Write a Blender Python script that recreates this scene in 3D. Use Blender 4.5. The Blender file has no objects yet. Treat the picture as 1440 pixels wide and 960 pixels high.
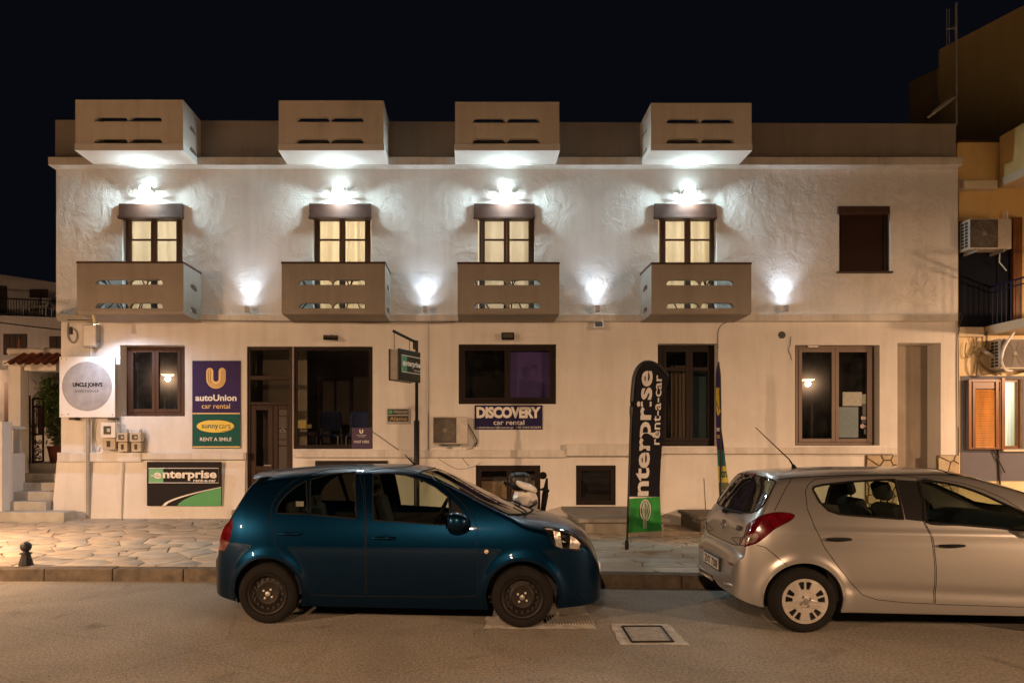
import bpy, bmesh, math, random
import numpy as np
from math import sin, cos, pi, sqrt, atan2, radians, hypot
from mathutils import Vector, Matrix, noise
random.seed(7)
scene = bpy.context.scene
col = scene.collection

# ------------------------------------------------------------------ camera, sky, exposure
F, UX, VY, H = 960.0, 665.0, 622.0, 1.75      # focal length in photo pixels, principal point, eye height
def PX(u, D): return (u - UX) * D / F
def PZ(v, D): return H - (v - VY) * D / F
cam = bpy.data.cameras.new("camera")
camo = bpy.data.objects.new("camera", cam); col.objects.link(camo)
camo.location = (0, 0, H); camo.rotation_euler = (pi / 2, 0, 0)
cam.sensor_width = 36; cam.lens = F / 1440 * 36
cam.shift_x = (720 - UX) / 1440; cam.shift_y = (VY - 480) / 1440
cam.clip_start = 0.05; cam.clip_end = 1000
scene.camera = camo
world = bpy.data.worlds.new("World"); scene.world = world; world.use_nodes = True
bgn = world.node_tree.nodes["Background"]
bgn.inputs[0].default_value = (0.0021, 0.0025, 0.0041, 1); bgn.inputs[1].default_value = 1.0
vs = scene.view_settings
vs.view_transform = 'Standard'; vs.look = 'None'; vs.exposure = 0.14; vs.gamma = 1.0; vs.use_curve_mapping = False
cy = scene.cycles
cy.use_denoising = True
cy.max_bounces = 8; cy.diffuse_bounces = 4; cy.glossy_bounces = 4; cy.transparent_max_bounces = 12
cy.sample_clamp_indirect = 4.0; cy.caustics_reflective = False; cy.caustics_refractive = False
cy.use_light_tree = True

STREET_COL = (1.0, 0.59, 0.33)      # warm street lamps
LED_COL = (0.78, 1.0, 1.04)         # lamps above the windows
UP_COL = (0.80, 0.92, 1.06)          # small up-lighters on the ledge
SPOT_COL = (0.74, 0.82, 1.0)         # lamp over the round sign
STREET_W, STREET_NEAR_W = 22000.0, 2000.0
LED_L, UP_L, SPOT_L = 38.0, 120.0, 90.0

# ------------------------------------------------------------------ mesh helpers
WL = {}
def wloc(o): return WL.get(o.name, Vector((0, 0, 0)))

def tag(o, label=None, cat=None, group=None, kind=None):
    if label: o['label'] = label
    if cat: o['category'] = cat
    if group: o['group'] = group
    if kind: o['kind'] = kind
    return o

def empty(name, loc=(0, 0, 0), label=None, cat=None, group=None, kind=None, rot=None):
    o = bpy.data.objects.new(name, None); col.objects.link(o)
    o.location = loc; o.empty_display_size = .2
    if rot: o.rotation_euler = rot
    WL[o.name] = Vector(loc)
    return tag(o, label, cat, group, kind)

class MB:
    def __init__(s): s.v = []; s.f = []
    def poly(s, pts):
        b = len(s.v); s.v += [tuple(p) for p in pts]; s.f.append(tuple(range(b, b + len(pts)))); return s
    def add(s, vs_, fs):
        b = len(s.v); s.v += [tuple(p) for p in vs_]; s.f += [tuple(i + b for i in f) for f in fs]; return s
    def box(s, x0, x1, y0, y1, z0, z1):
        if x0 > x1: x0, x1 = x1, x0
        if y0 > y1: y0, y1 = y1, y0
        if z0 > z1: z0, z1 = z1, z0
        return s.add([(x0, y0, z0), (x1, y0, z0), (x1, y1, z0), (x0, y1, z0), (x0, y0, z1), (x1, y0, z1), (x1, y1, z1), (x0, y1, z1)],
              [(0, 3, 2, 1), (4, 5, 6, 7), (0, 1, 5, 4), (1, 2, 6, 5), (2, 3, 7, 6), (3, 0, 4, 7)])
    def obox(s, c, size, M=None):
        t = MB().box(-size[0] / 2, size[0] / 2, -size[1] / 2, size[1] / 2, -size[2] / 2, size[2] / 2)
        M = M or Matrix.Identity(3)
        return s.add([Vector(c) + M @ Vector(p) for p in t.v], t.f)
    def prism(s, pts, y0, y1):              # polygon in XZ (counter-clockwise seen from -Y), swept along Y
        n = len(pts); b = len(s.v)
        s.v += [(p[0], y0, p[1]) for p in pts] + [(p[0], y1, p[1]) for p in pts]
        s.f.append(tuple(b + i for i in range(n))); s.f.append(tuple(b + n + i for i in reversed(range(n))))
        for i in range(n):
            j = (i + 1) % n
            s.f.append((b + i, b + n + i, b + n + j, b + j))
        return s
    def tube(s, pts, r, n=8, closed=False):
        pts = [Vector(p) for p in pts]; m = len(pts)
        rs = r if isinstance(r, (list, tuple)) else [r] * m
        ref = Vector((0, 0, 1)); b = len(s.v)
        for i, p in enumerate(pts):
            if closed: t = pts[(i + 1) % m] - pts[i - 1]
            else: t = pts[min(i + 1, m - 1)] - pts[max(i - 1, 0)]
            if t.length < 1e-9: t = Vector((1, 0, 0))
            t.normalize()
            a = t.cross(ref)
            if a.length < .05: a = t.cross(Vector((0, 1, 0)))
            if a.length < .05: a = t.cross(Vector((1, 0, 0)))
            a.normalize(); c = a.cross(t)
            for k in range(n):
                q = 2 * pi * k / n
                s.v.append(tuple(p + (a * cos(q) + c * sin(q)) * rs[i]))
        rng = range(m) if closed else range(m - 1)
        for i in rng:
            j = (i + 1) % m
            for k in range(n):
                l = (k + 1) % n
                s.f.append((b + i * n + k, b + i * n + l, b + j * n + l, b + j * n + k))
        if not closed:
            s.f.append(tuple(b + k for k in reversed(range(n)))); s.f.append(tuple(b + (m - 1) * n + k for k in range(n)))
        return s
    def lathe(s, prof, c=(0, 0, 0), axis=(0, 0, 1), n=24, caps=True):
        ax = Vector(axis).normalized()
        a = ax.cross(Vector((0, 0, 1)))
        if a.length < .05: a = ax.cross(Vector((1, 0, 0)))
        a.normalize(); d = ax.cross(a); c = Vector(c); b = len(s.v); m = len(prof)
        for (r, h) in prof:
            for k in range(n):
                q = 2 * pi * k / n
                s.v.append(tuple(c + ax * h + (a * cos(q) + d * sin(q)) * r))
        for i in range(m - 1):
            for k in range(n):
                l = (k + 1) % n
                s.f.append((b + i * n + k, b + i * n + l, b + (i + 1) * n + l, b + (i + 1) * n + k))
        if caps:
            s.f.append(tuple(b + k for k in reversed(range(n)))); s.f.append(tuple(b + (m - 1) * n + k for k in range(n)))
        return s
    def grid(s, nu, nv, fn):
        b = len(s.v)
        for j in range(nv + 1):
            for i in range(nu + 1): s.v.append(tuple(fn(i / nu, j / nv)))
        for j in range(nv):
            for i in range(nu):
                a = b + j * (nu + 1) + i
                s.f.append((a, a + 1, a + nu + 2, a + nu + 1))
        return s
    def build(s, name, mat=None, parent=None, smooth=None, bevel=0, kind=None, fix=True, weld=False):
        me = bpy.data.meshes.new(name)
        L = wloc(parent) if parent is not None else Vector((0, 0, 0))
        me.from_pydata([(v[0] - L.x, v[1] - L.y, v[2] - L.z) for v in s.v] if parent is not None else s.v, [], s.f)
        if fix or weld:
            bm = bmesh.new(); bm.from_mesh(me)
            if weld: bmesh.ops.remove_doubles(bm, verts=bm.verts, dist=1e-5)
            if fix: bmesh.ops.recalc_face_normals(bm, faces=bm.faces)
            bm.to_mesh(me); bm.free()
        me.update()
        if mat is not None: me.materials.append(mat)
        if smooth is not None:
            me.polygons.foreach_set('use_smooth', [True] * len(me.polygons))
            if smooth < 180: me.set_sharp_from_angle(angle=radians(smooth))
        o = bpy.data.objects.new(name, me); col.objects.link(o)
        if parent is not None: o.parent = parent; WL[o.name] = L.copy()
        if bevel:
            m = o.modifiers.new('bevel', 'BEVEL'); m.width = bevel; m.segments = 2; m.limit_method = 'ANGLE'; m.angle_limit = radians(40)
        if kind: o['kind'] = kind
        return o

def box(name, mat, x0, x1, y0, y1, z0, z1, parent=None, bevel=0):
    return MB().box(x0, x1, y0, y1, z0, z1).build(name, mat, parent, bevel=bevel)

def kids(o): return [c for c in bpy.data.objects if c.parent == o]
def copy_tree(o, parent=None):
    c = o.copy(); col.objects.link(c)
    if parent is not None: c.parent = parent
    for k in kids(o): copy_tree(k, c)
    return c

def flat_shape(outer, holes=(), depth=0.0):
    """Filled 2D outline with holes and thickness: (verts in x, y, +-depth/2), faces."""
    cu = bpy.data.curves.new('t', 'CURVE'); cu.dimensions = '2D'; cu.fill_mode = 'BOTH' if depth == 0 else 'BOTH'; cu.extrude = depth / 2
    for pl in [outer] + list(holes):
        sp = cu.splines.new('POLY'); sp.points.add(len(pl) - 1); sp.use_cyclic_u = True
        for i, p in enumerate(pl): sp.points[i].co = (p[0], p[1], 0, 1)
    o = bpy.data.objects.new('t', cu); col.objects.link(o)
    me = bpy.data.meshes.new_from_object(o.evaluated_get(bpy.context.evaluated_depsgraph_get()))
    vs_ = [tuple(v.co) for v in me.vertices]; fs = [tuple(p.vertices) for p in me.polygons]
    bpy.data.objects.remove(o); bpy.data.curves.remove(cu); bpy.data.meshes.remove(me)
    return vs_, fs

TXT = {}
def text_mesh(s, bold=0.0, shear=0.0, space=1.0):
    k = (s, bold, shear, space)
    if k in TXT: return TXT[k]
    cu = bpy.data.curves.new('t', 'FONT'); cu.body = s; cu.size = 1; cu.offset = bold; cu.shear = shear; cu.space_character = space; cu.resolution_u = 3
    o = bpy.data.objects.new('t', cu); col.objects.link(o)
    me = bpy.data.meshes.new_from_object(o.evaluated_get(bpy.context.evaluated_depsgraph_get()))
    vs_ = [tuple(v.co) for v in me.vertices]; fs = [tuple(p.vertices) for p in me.polygons]
    bpy.data.objects.remove(o); bpy.data.curves.remove(cu); bpy.data.meshes.remove(me)
    TXT[k] = (vs_, fs); return TXT[k]

def text_fit(s, x0, x1, y0, y1, bold=0.0, shear=0.0, space=1.0):
    """text stretched to the rectangle (its ink box): (x, y) pairs and faces"""
    vs_, fs = text_mesh(s, bold, shear, space)
    ax = min(v[0] for v in vs_); bx = max(v[0] for v in vs_); ay = min(v[1] for v in vs_); by = max(v[1] for v in vs_)
    return [(x0 + (v[0] - ax) / (bx - ax) * (x1 - x0), y0 + (v[1] - ay) / (by - ay) * (y1 - y0)) for v in vs_], fs

def lettering(s, u0, u1, v0, v1, D, mat, parent, bold=0.0, shear=0.0, space=1.0, name='lettering'):
    """writing on a fronto-parallel board at depth D: the ink box given in photo pixels"""
    pts, fs = text_fit(s, PX(u0, D), PX(u1, D), PZ(v1, D), PZ(v0, D), bold, shear, space)
    return MB().add([(p[0], D, p[1]) for p in pts], fs).build(name, mat, parent, fix=False)

def shape_on(pts, D, mat, parent, name, thick=0.0):
    """flat printed shape at depth D from photo pixel outline"""
    vs_, fs = flat_shape([(PX(u, D), PZ(v, D)) for u, v in pts])
    return MB().add([(p[0], D, p[1]) for p in vs_], fs).build(name, mat, parent, fix=False)

def ellipse_px(cu, cv, ru, rv, n=48, a0=0, a1=2 * pi): return [(cu + ru * cos(a0 + (a1 - a0) * i / n), cv + rv * sin(a0 + (a1 - a0) * i / n)) for i in range(n)]

# ------------------------------------------------------------------ materials
MAT = {}
def nd(nt, t, **kw):
    n = nt.nodes.new(t)
    for k, v in kw.items(): setattr(n, k, v)
    return n

def mat(name, c, rough=.6, metal=0.0, var=.12, vscale=3.0, bump=0.0, bscale=30.0, bdist=.01, coat=0.0, spec=.5, var2=None, streak=0.0, coords='Object'):
    if name in MAT: return MAT[name]
    m = bpy.data.materials.new(name); m.use_nodes = True; nt = m.node_tree
    b = nt.nodes['Principled BSDF']
    b.inputs['Roughness'].default_value = rough; b.inputs['Metallic'].default_value = metal
    b.inputs['Coat Weight'].default_value = coat; b.inputs['Coat Roughness'].default_value = .03
    b.inputs['Specular IOR Level'].default_value = spec
    tc = nd(nt, 'ShaderNodeTexCoord')
    if var > 0:
        nz = nd(nt, 'ShaderNodeTexNoise'); nz.inputs['Scale'].default_value = vscale; nz.inputs['Detail'].default_value = 6; nz.inputs['Roughness'].default_value = .62
        src = tc.outputs[coords]
        if streak:
            mp = nd(nt, 'ShaderNodeMapping'); mp.inputs['Scale'].default_value = (1, 1, streak); nt.links.new(src, mp.inputs['Vector']); src = mp.outputs['Vector']
        nt.links.new(src, nz.inputs['Vector'])
        cr = nd(nt, 'ShaderNodeValToRGB')
        d = var2 if var2 else tuple(x * (1 - var * 2) for x in c)
        cr.color_ramp.elements[0].position = .32; cr.color_ramp.elements[1].position = .68
        cr.color_ramp.elements[0].color = (*d, 1); cr.color_ramp.elements[1].color = (*c, 1)
        nt.links.new(nz.outputs['Fac'], cr.inputs['Fac']); nt.links.new(cr.outputs['Color'], b.inputs['Base Color'])
        mr = nd(nt, 'ShaderNodeMapRange'); mr.inputs['To Min'].default_value = max(rough - .08, 0.02); mr.inputs['To Max'].default_value = min(rough + .08, 1)
        nt.links.new(nz.outputs['Fac'], mr.inputs['Value']); nt.links.new(mr.outputs['Result'], b.inputs['Roughness'])
    else:
        b.inputs['Base Color'].default_value = (*c, 1)
    if bump > 0:
        n2 = nd(nt, 'ShaderNodeTexNoise'); n2.inputs['Scale'].default_value = bscale; n2.inputs['Detail'].default_value = 8; n2.inputs['Roughness'].default_value = .6
        nt.links.new(tc.outputs[coords], n2.inputs['Vector'])
        bp = nd(nt, 'ShaderNodeBump'); bp.inputs['Strength'].default_value = bump; bp.inputs['Distance'].default_value = bdist
        nt.links.new(n2.outputs['Fac'], bp.inputs['Height']); nt.links.new(bp.outputs['Normal'], b.inputs['Normal'])
    MAT[name] = m; return m

def emit(name, c, s):
    if name in MAT: return MAT[name]
    m = bpy.data.materials.new(name); m.use_nodes = True; nt = m.node_tree
    b = nt.nodes['Principled BSDF']; b.inputs['Base Color'].default_value = (.8, .8, .8, 1)
    b.inputs['Emission Color'].default_value = (*c, 1); b.inputs['Emission Strength'].default_value = s
    MAT[name] = m; return m

def glass(name, tint=(.75, .8, .78), haze=.0, ior=1.5, rough=0.0, hrough=.35, dirt=0.0, tintvar=None):
    """thin pane: tinted see-through plus mirror by the angle, plus a faint dusty lobe"""
    if name in MAT: return MAT[name]
    m = bpy.data.materials.new(name); m.use_nodes = True; nt = m.node_tree
    for n in list(nt.nodes): nt.nodes.remove(n)
    out = nd(nt, 'ShaderNodeOutputMaterial'); tr = nd(nt, 'ShaderNodeBsdfTransparent'); tr.inputs[0].default_value = (*tint, 1)
    gl = nd(nt, 'ShaderNodeBsdfGlossy'); gl.inputs['Roughness'].default_value = rough; gl.inputs[0].default_value = (1, 1, 1, 1)
    lw = nd(nt, 'ShaderNodeLayerWeight'); lw.inputs['Blend'].default_value = .5      # facing = 1 - cos: Schlick, the same from both sides
    pw_ = nd(nt, 'ShaderNodeMath', operation='POWER'); pw_.inputs[1].default_value = 5; nt.links.new(lw.outputs['Facing'], pw_.inputs[0])
    f0 = ((ior - 1) / (ior + 1)) ** 2
    fr = nd(nt, 'ShaderNodeMath', operation='MULTIPLY_ADD'); fr.inputs[1].default_value = 1 - f0; fr.inputs[2].default_value = f0 * 1.6; nt.links.new(pw_.outputs[0], fr.inputs[0])
    mx = nd(nt, 'ShaderNodeMixShader'); nt.links.new(fr.outputs[0], mx.inputs[0]); nt.links.new(tr.outputs[0], mx.inputs[1]); nt.links.new(gl.outputs[0], mx.inputs[2])
    last = mx
    if haze > 0:
        g2 = nd(nt, 'ShaderNodeBsdfGlossy'); g2.inputs['Roughness'].default_value = hrough
        m2 = nd(nt, 'ShaderNodeMixShader'); m2.inputs[0].default_value = haze; nt.links.new(last.outputs[0], m2.inputs[1]); nt.links.new(g2.outputs[0], m2.inputs[2]); last = m2
    if dirt > 0:
        df = nd(nt, 'ShaderNodeBsdfDiffuse'); df.inputs[0].default_value = (.5, .5, .48, 1)
        tc = nd(nt, 'ShaderNodeTexCoord'); nz = nd(nt, 'ShaderNodeTexNoise'); nz.inputs['Scale'].default_value = 6; nz.inputs['Detail'].default_value = 7
        mp = nd(nt, 'ShaderNodeMapRange'); mp.inputs['From Min'].default_value = .3; mp.inputs['From Max'].default_value = .8; mp.inputs['To Max'].default_value = dirt
        nt.links.new(tc.outputs['Object'], nz.inputs['Vector']); nt.links.new(nz.outputs['Fac'], mp.inputs['Value'])
        m3 = nd(nt, 'ShaderNodeMixShader'); nt.links.new(mp.outputs[0], m3.inputs[0]); nt.links.new(last.outputs[0], m3.inputs[1]); nt.links.new(df.outputs[0], m3.inputs[2]); last = m3
    nt.links.new(last.outputs[0], out.inputs[0])
    MAT[name] = m; return m

def plaster(name, c, relief=1.0, fine=1.0, stain=.12, scars=0.0):
    """rendered wall: flat paint with faint stains, trowel marks and scars in the relief"""
    m = bpy.data.materials.new(name); m.use_nodes = True; nt = m.node_tree; b = nt.nodes['Principled BSDF']
    b.inputs['Roughness'].default_value = .75; b.inputs['Specular IOR Level'].default_value = .25
    tc = nd(nt, 'ShaderNodeTexCoord')
    n1 = nd(nt, 'ShaderNodeTexNoise'); n1.inputs['Scale'].default_value = .9; n1.inputs['Detail'].default_value = 9; n1.inputs['Roughness'].default_value = .7
    cr = nd(nt, 'ShaderNodeValToRGB'); cr.color_ramp.elements[0].position = .3; cr.color_ramp.elements[1].position = .62
    cr.color_ramp.elements[0].color = (c[0] * (1 - stain), c[1] * (1 - stain * 1.1), c[2] * (1 - stain * 1.3), 1); cr.color_ramp.elements[1].color = (*c, 1)
    nt.links.new(tc.outputs['Object'], n1.inputs['Vector']); nt.links.new(n1.outputs['Fac'], cr.inputs['Fac'])
    mp = nd(nt, 'ShaderNodeMapping'); mp.inputs['Scale'].default_value = (2.2, 2.2, .16)
    n3 = nd(nt, 'ShaderNodeTexNoise'); n3.inputs['Scale'].default_value = 2.0; n3.inputs['Detail'].default_value = 6; n3.inputs['Roughness'].default_value = .7
    nt.links.new(tc.outputs['Object'], mp.inputs['Vector']); nt.links.new(mp.outputs['Vector'], n3.inputs['Vector'])
    r3 = nd(nt, 'ShaderNodeMapRange'); r3.inputs['From Min'].default_value = .45; r3.inputs['From Max'].default_value = .8; r3.inputs['To Min'].default_value = 1.0; r3.inputs['To Max'].default_value = 1 - stain * 1.2
    nt.links.new(n3.outputs['Fac'], r3.inputs['Value'])
    mul = nd(nt, 'ShaderNodeMixRGB', blend_type='MULTIPLY'); mul.inputs[0].default_value = 1
    nt.links.new(cr.outputs['Color'], mul.inputs[1]); nt.links.new(r3.outputs['Result'], mul.inputs[2]); nt.links.new(mul.outputs[0], b.inputs['Base Color'])
    # relief: soft undulation + orange peel
    h1 = nd(nt, 'ShaderNodeTexNoise'); h1.inputs['Scale'].default_value = 2.6; h1.inputs['Detail'].default_value = 10; h1.inputs['Roughness'].default_value = .58; h1.inputs['Distortion'].default_value = .4
    h2 = nd(nt, 'ShaderNodeTexNoise'); h2.inputs['Scale'].default_value = 34; h2.inputs['Detail'].default_value = 4
    nt.links.new(tc.outputs['Object'], h1.inputs['Vector']); nt.links.new(tc.outputs['Object'], h2.inputs['Vector'])
    b1 = nd(nt, 'ShaderNodeBump'); b1.inputs['Strength'].default_value = min(1, .5 * relief); b1.inputs['Distance'].default_value = .045 * relief
    b2 = nd(nt, 'ShaderNodeBump'); b2.inputs['Strength'].default_value = .4 * fine; b2.inputs['Distance'].default_value = .006
    nt.links.new(h1.outputs['Fac'], b1.inputs['Height']); nt.links.new(h2.outputs['Fac'], b2.inputs['Height'])
    last = b1
    if scars:                                   # flaked and patched areas with raised, ragged rims
        big = nd(nt, 'ShaderNodeTexNoise'); big.inputs['Scale'].default_value = .55; big.inputs['Detail'].default_value = 3
        mk = nd(nt, 'ShaderNodeMapRange'); mk.inputs['From Min'].default_value = .50; mk.inputs['From Max'].default_value = .62
        rg = nd(nt, 'ShaderNodeTexNoise'); rg.inputs['Scale'].default_value = 2.3; rg.inputs['Detail'].default_value = 12; rg.inputs['Roughness'].default_value = .66; rg.inputs['Distortion'].default_value = .8
        sb = nd(nt, 'ShaderNodeMath', operation='SUBTRACT'); sb.inputs[1].default_value = .5
        ab = nd(nt, 'ShaderNodeMath', operation='ABSOLUTE')
        rm = nd(nt, 'ShaderNodeMapRange'); rm.inputs['From Min'].default_value = 0; rm.inputs['From Max'].default_value = .04; rm.inputs['To Min'].default_value = 1; rm.inputs['To Max'].default_value = 0
        mm = nd(nt, 'ShaderNodeMath', operation='MULTIPLY')
        for n in (big, rg): nt.links.new(tc.outputs['Object'], n.inputs['Vector'])
        nt.links.new(big.outputs['Fac'], mk.inputs['Value']); nt.links.new(rg.outputs['Fac'], sb.inputs[0]); nt.links.new(sb.outputs[0], ab.inputs[0]); nt.links.new(ab.outputs[0], rm.inputs['Value'])
        nt.links.new(rm.outputs[0], mm.inputs[0]); nt.links.new(mk.outputs[0], mm.inputs[1])
        b3 = nd(nt, 'ShaderNodeBump'); b3.inputs['Strength'].default_value = .5 * scars; b3.inputs['Distance'].default_value = .02
        nt.links.new(mm.outputs[0], b3.inputs['Height']); nt.links.new(b1.outputs['Normal'], b3.inputs['Normal']); last = b3
    nt.links.new(last.outputs['Normal'], b2.inputs['Normal']); nt.links.new(b2.outputs['Normal'], b.inputs['Normal'])
    return m

M_wall = plaster('rough_white_plaster', (.80, .80, .79), 1.25, .9, .10, scars=1.0)
M_wall2 = plaster('smooth_white_plaster', (.76, .75, .73), .22, .45, .12)
M_ledge = plaster('ledge_plaster', (.74, .73, .71), .5, .6, .25)
M_panel_shaded = plaster('shaded_balcony_paint', (.33, .30, .27), .08, .3, .16)  # white paint darkened: the weak light on the fronts is in the colour
M_soffit = plaster('soffit_plaster', (.78, .77, .75), .2, .4, .06)
M_brownframe = mat('brown_wood_frame', (.085, .036, .019), .5, var=.25, vscale=9, streak=.1, bump=.15, bscale=40, spec=.2)
M_darkframe = mat('dark_brown_aluminium', (.018, .010, .008), .5, var=.2, vscale=6, spec=.2)
M_shutbox = mat('shutter_brown', (.075, .038, .028), .5, var=.15, vscale=5, spec=.25)
M_slat = mat('shutter_slat_brown', (.045, .020, .013), .5, var=.15)
M_doorwood = mat('door_wood', (.045, .021, .012), .5, var=.3, vscale=7, streak=.12, bump=.15, bscale=30, spec=.2)
M_black = mat('black_paint', (.012, .011, .011), .45, var=.2)
M_blackmetal = mat('black_metal', (.02, .018, .017), .4, .6, var=.2)
M_white = mat('white_paint', (.78, .77, .75), .5, var=.06)
M_whitemetal = mat('white_enamel', (.70, .68, .64), .4, var=.1, vscale=5)
M_greyplastic = mat('grey_plastic', (.42, .40, .37), .5, var=.1)
M_beigeplastic = mat('beige_plastic', (.50, .44, .35), .5, var=.12)
M_pipe = mat('grey_pipe', (.34, .33, .32), .5, var=.15)
M_glass = glass('window_glass', (.88, .88, .86), haze=.001, hrough=.12, dirt=.02)
M_glasshazy = glass('dusty_window_glass', (.55, .58, .57), haze=.0018, hrough=.11, dirt=.03)
M_glassdark = glass('shop_glass', (.80, .80, .78), haze=.001, hrough=.12, dirt=.015)
M_glasspurple = glass('office_glass', (.70, .70, .72), haze=.001, hrough=.12, dirt=.02)
M_glassclear = glass('clear_glass', (.9, .92, .9))
M_room = mat('room_wall', (.30, .26, .20), .8, var=.1)
M_roomlight = mat('cream_room_wall', (.62, .54, .40), .8, var=.05)
M_iron = mat('rusty_brown_iron', (.060, .020, .012), .55, .3, var=.3, vscale=12)
M_concrete = mat('concrete', (.30, .28, .24), .85, var=.2, vscale=4, bump=.3, bscale=25, bdist=.01)
M_stonedark = mat('dark_stone', (.16, .145, .12), .8, var=.25, vscale=5, bump=.5, bscale=14, bdist=.02)
M_navy = mat('navy_print', (.022, .018, .075), .55, var=.06, spec=.15)
M_purple = mat('purple_print', (.040, .022, .105), .55, var=.08, vscale=2, spec=.15)
M_green2 = mat('teal_green_print', (.008, .105, .085), .55, var=.08, vscale=2, spec=.15)
M_gold = mat('gold_print', (.72, .48, .16), .4, var=.05)
M_goldline = mat('dark_gold_print', (.50, .30, .08), .4, var=.05)
M_yellow = mat('yellow_print', (.75, .56, .03), .4, var=.05)
M_whiteprint = mat('white_print', (.80, .78, .74), .45, var=.03)
M_blackprint = mat('black_print', (.012, .011, .012), .55, var=.1, spec=.15)
M_greenprint = mat('bright_green_print', (.045, .33, .10), .4, var=.05)
M_greyprint = mat('stone_grey_print', (.36, .35, .36), .55, var=.16, vscale=5)
M_greytext = mat('grey_print', (.30, .28, .26), .5, var=.03)
M_greenprint2 = mat('light_green_print', (.10, .42, .20), .4, var=.05)
# ------------------------------------------------------------------ ground, road, kerb, pavement
DW = 14.2                                     # depth of the facade
def kerb_y(X):                                # the street runs at a slight angle to the facade
    return 8.615 if X < -3.28 else 8.615 - .07 * (X + 3.28) if X < 9 else 7.755
def sm(t): t = min(1, max(0, t)); return t * t * (3 - 2 * t)
def pave_z(X, Y):
    return .158 + .022 * sm((Y - 9) / 5) - .15 * sm((X - 1.5) / 3) * sm((Y - 9.2) / 4.5)

def road_mat():
    m = bpy.data.materials.new('asphalt'); m.use_nodes = True; nt = m.node_tree; b = nt.nodes['Principled BSDF']
    tc = nd(nt, 'ShaderNodeTexCoord'); src = tc.outputs['Object']
    n1 = nd(nt, 'ShaderNodeTexNoise'); n1.inputs['Scale'].default_value = .55; n1.inputs['Detail'].default_value = 8; n1.inputs['Roughness'].default_value = .65; n1.inputs['Distortion'].default_value = .5
    n2 = nd(nt, 'ShaderNodeTexNoise'); n2.inputs['Scale'].default_value = 42; n2.inputs['Detail'].default_value = 5; n2.inputs['Roughness'].default_value = .7
    n3 = nd(nt, 'ShaderNodeTexVoronoi'); n3.inputs['Scale'].default_value = 140
    for n in (n1, n2, n3): nt.links.new(src, n.inputs['Vector'])
    c1 = nd(nt, 'ShaderNodeValToRGB'); e = c1.color_ramp.elements; e[0].position = .33; e[1].position = .66
    e[0].color = (.20, .185, .16, 1); e[1].color = (.305, .282, .242, 1)
    nt.links.new(n1.outputs['Fac'], c1.inputs['Fac'])
    mr = nd(nt, 'ShaderNodeMapRange'); mr.inputs['From Min'].default_value = .3; mr.inputs['From Max'].default_value = .7; mr.inputs['To Min'].default_value = .42; mr.inputs['To Max'].default_value = 1.5
    nt.links.new(n2.outputs['Fac'], mr.inputs['Value'])
    mu = nd(nt, 'ShaderNodeMixRGB', blend_type='MULTIPLY'); mu.inputs[0].default_value = 1
    nt.links.new(c1.outputs[0], mu.inputs[1]); nt.links.new(mr.outputs[0], mu.inputs[2]); nt.links.new(mu.outputs[0], b.inputs['Base Color'])
    b.inputs['Roughness'].default_value = .7; b.inputs['Specular IOR Level'].default_value = .25
    # dark stains and fine cracks
    st = nd(nt, 'ShaderNodeTexNoise'); st.inputs['Scale'].default_value = 1.3; st.inputs['Detail'].default_value = 4; st.inputs['Distortion'].default_value = 1.2; nt.links.new(src, st.inputs['Vector'])
    sr = nd(nt, 'ShaderNodeMapRange'); sr.inputs['From Min'].default_value = .60; sr.inputs['From Max'].default_value = .72; sr.inputs['To Min'].default_value = 1; sr.inputs['To Max'].default_value = .66; nt.links.new(st.outputs['Fac'], sr.inputs['Value'])
    vo = nd(nt, 'ShaderNodeTexVoronoi', feature='DISTANCE_TO_EDGE'); vo.inputs['Scale'].default_value = .33; vo.inputs['Randomness'].default_value = 1
    wn = nd(nt, 'ShaderNodeTexNoise'); wn.inputs['Scale'].default_value = 2.2; wn.inputs['Detail'].default_value = 6
    wm = nd(nt, 'ShaderNodeMixRGB'); wm.inputs[0].default_value = .22; nt.links.new(src, wm.inputs[1]); nt.links.new(src, wn.inputs['Vector']); nt.links.new(wn.outputs['Color'], wm.inputs[2]); nt.links.new(wm.outputs[0], vo.inputs['Vector'])
    vr = nd(nt, 'ShaderNodeMapRange'); vr.inputs['From Min'].default_value = .0; vr.inputs['From Max'].default_value = .006; vr.inputs['To Min'].default_value = .86; vr.inputs['To Max'].default_value = 1; nt.links.new(vo.outputs['Distance'], vr.inputs['Value'])
    m2 = nd(nt, 'ShaderNodeMixRGB', blend_type='MULTIPLY'); m2.inputs[0].default_value = 1; nt.links.new(sr.outputs[0], m2.inputs[1]); nt.links.new(vr.outputs[0], m2.inputs[2])
    m3 = nd(nt, 'ShaderNodeMixRGB', blend_type='MULTIPLY'); m3.inputs[0].default_value = 1; nt.links.new(mu.outputs[0], m3.inputs[1]); nt.links.new(m2.outputs[0], m3.inputs[2]); nt.links.new(m3.outputs[0], b.inputs['Base Color'])
    bp = nd(nt, 'ShaderNodeBump'); bp.inputs['Strength'].default_value = .55; bp.inputs['Distance'].default_value = .008
    ad = nd(nt, 'ShaderNodeMath', operation='ADD'); nt.links.new(n2.outputs['Fac'], ad.inputs[0]); nt.links.new(n3.outputs['Distance'], ad.inputs[1])
    nt.links.new(ad.outputs[0], bp.inputs['Height']); nt.links.new(bp.outputs[0], b.inputs['Normal'])
    return m
M_road = road_mat()
M_mortar = mat('paving_mortar', (.33, .27, .19), .9, var=.25, vscale=6)
M_pave = [mat('paving_stone_%s' % n, c, .62, var=.16, vscale=5, bump=.3, bscale=18, bdist=.006) for n, c in
          (('tan', (.47, .39, .29)), ('pale', (.52, .45, .35)), ('grey', (.44, .39, .32)), ('buff', (.49, .42, .31)))]
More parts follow.
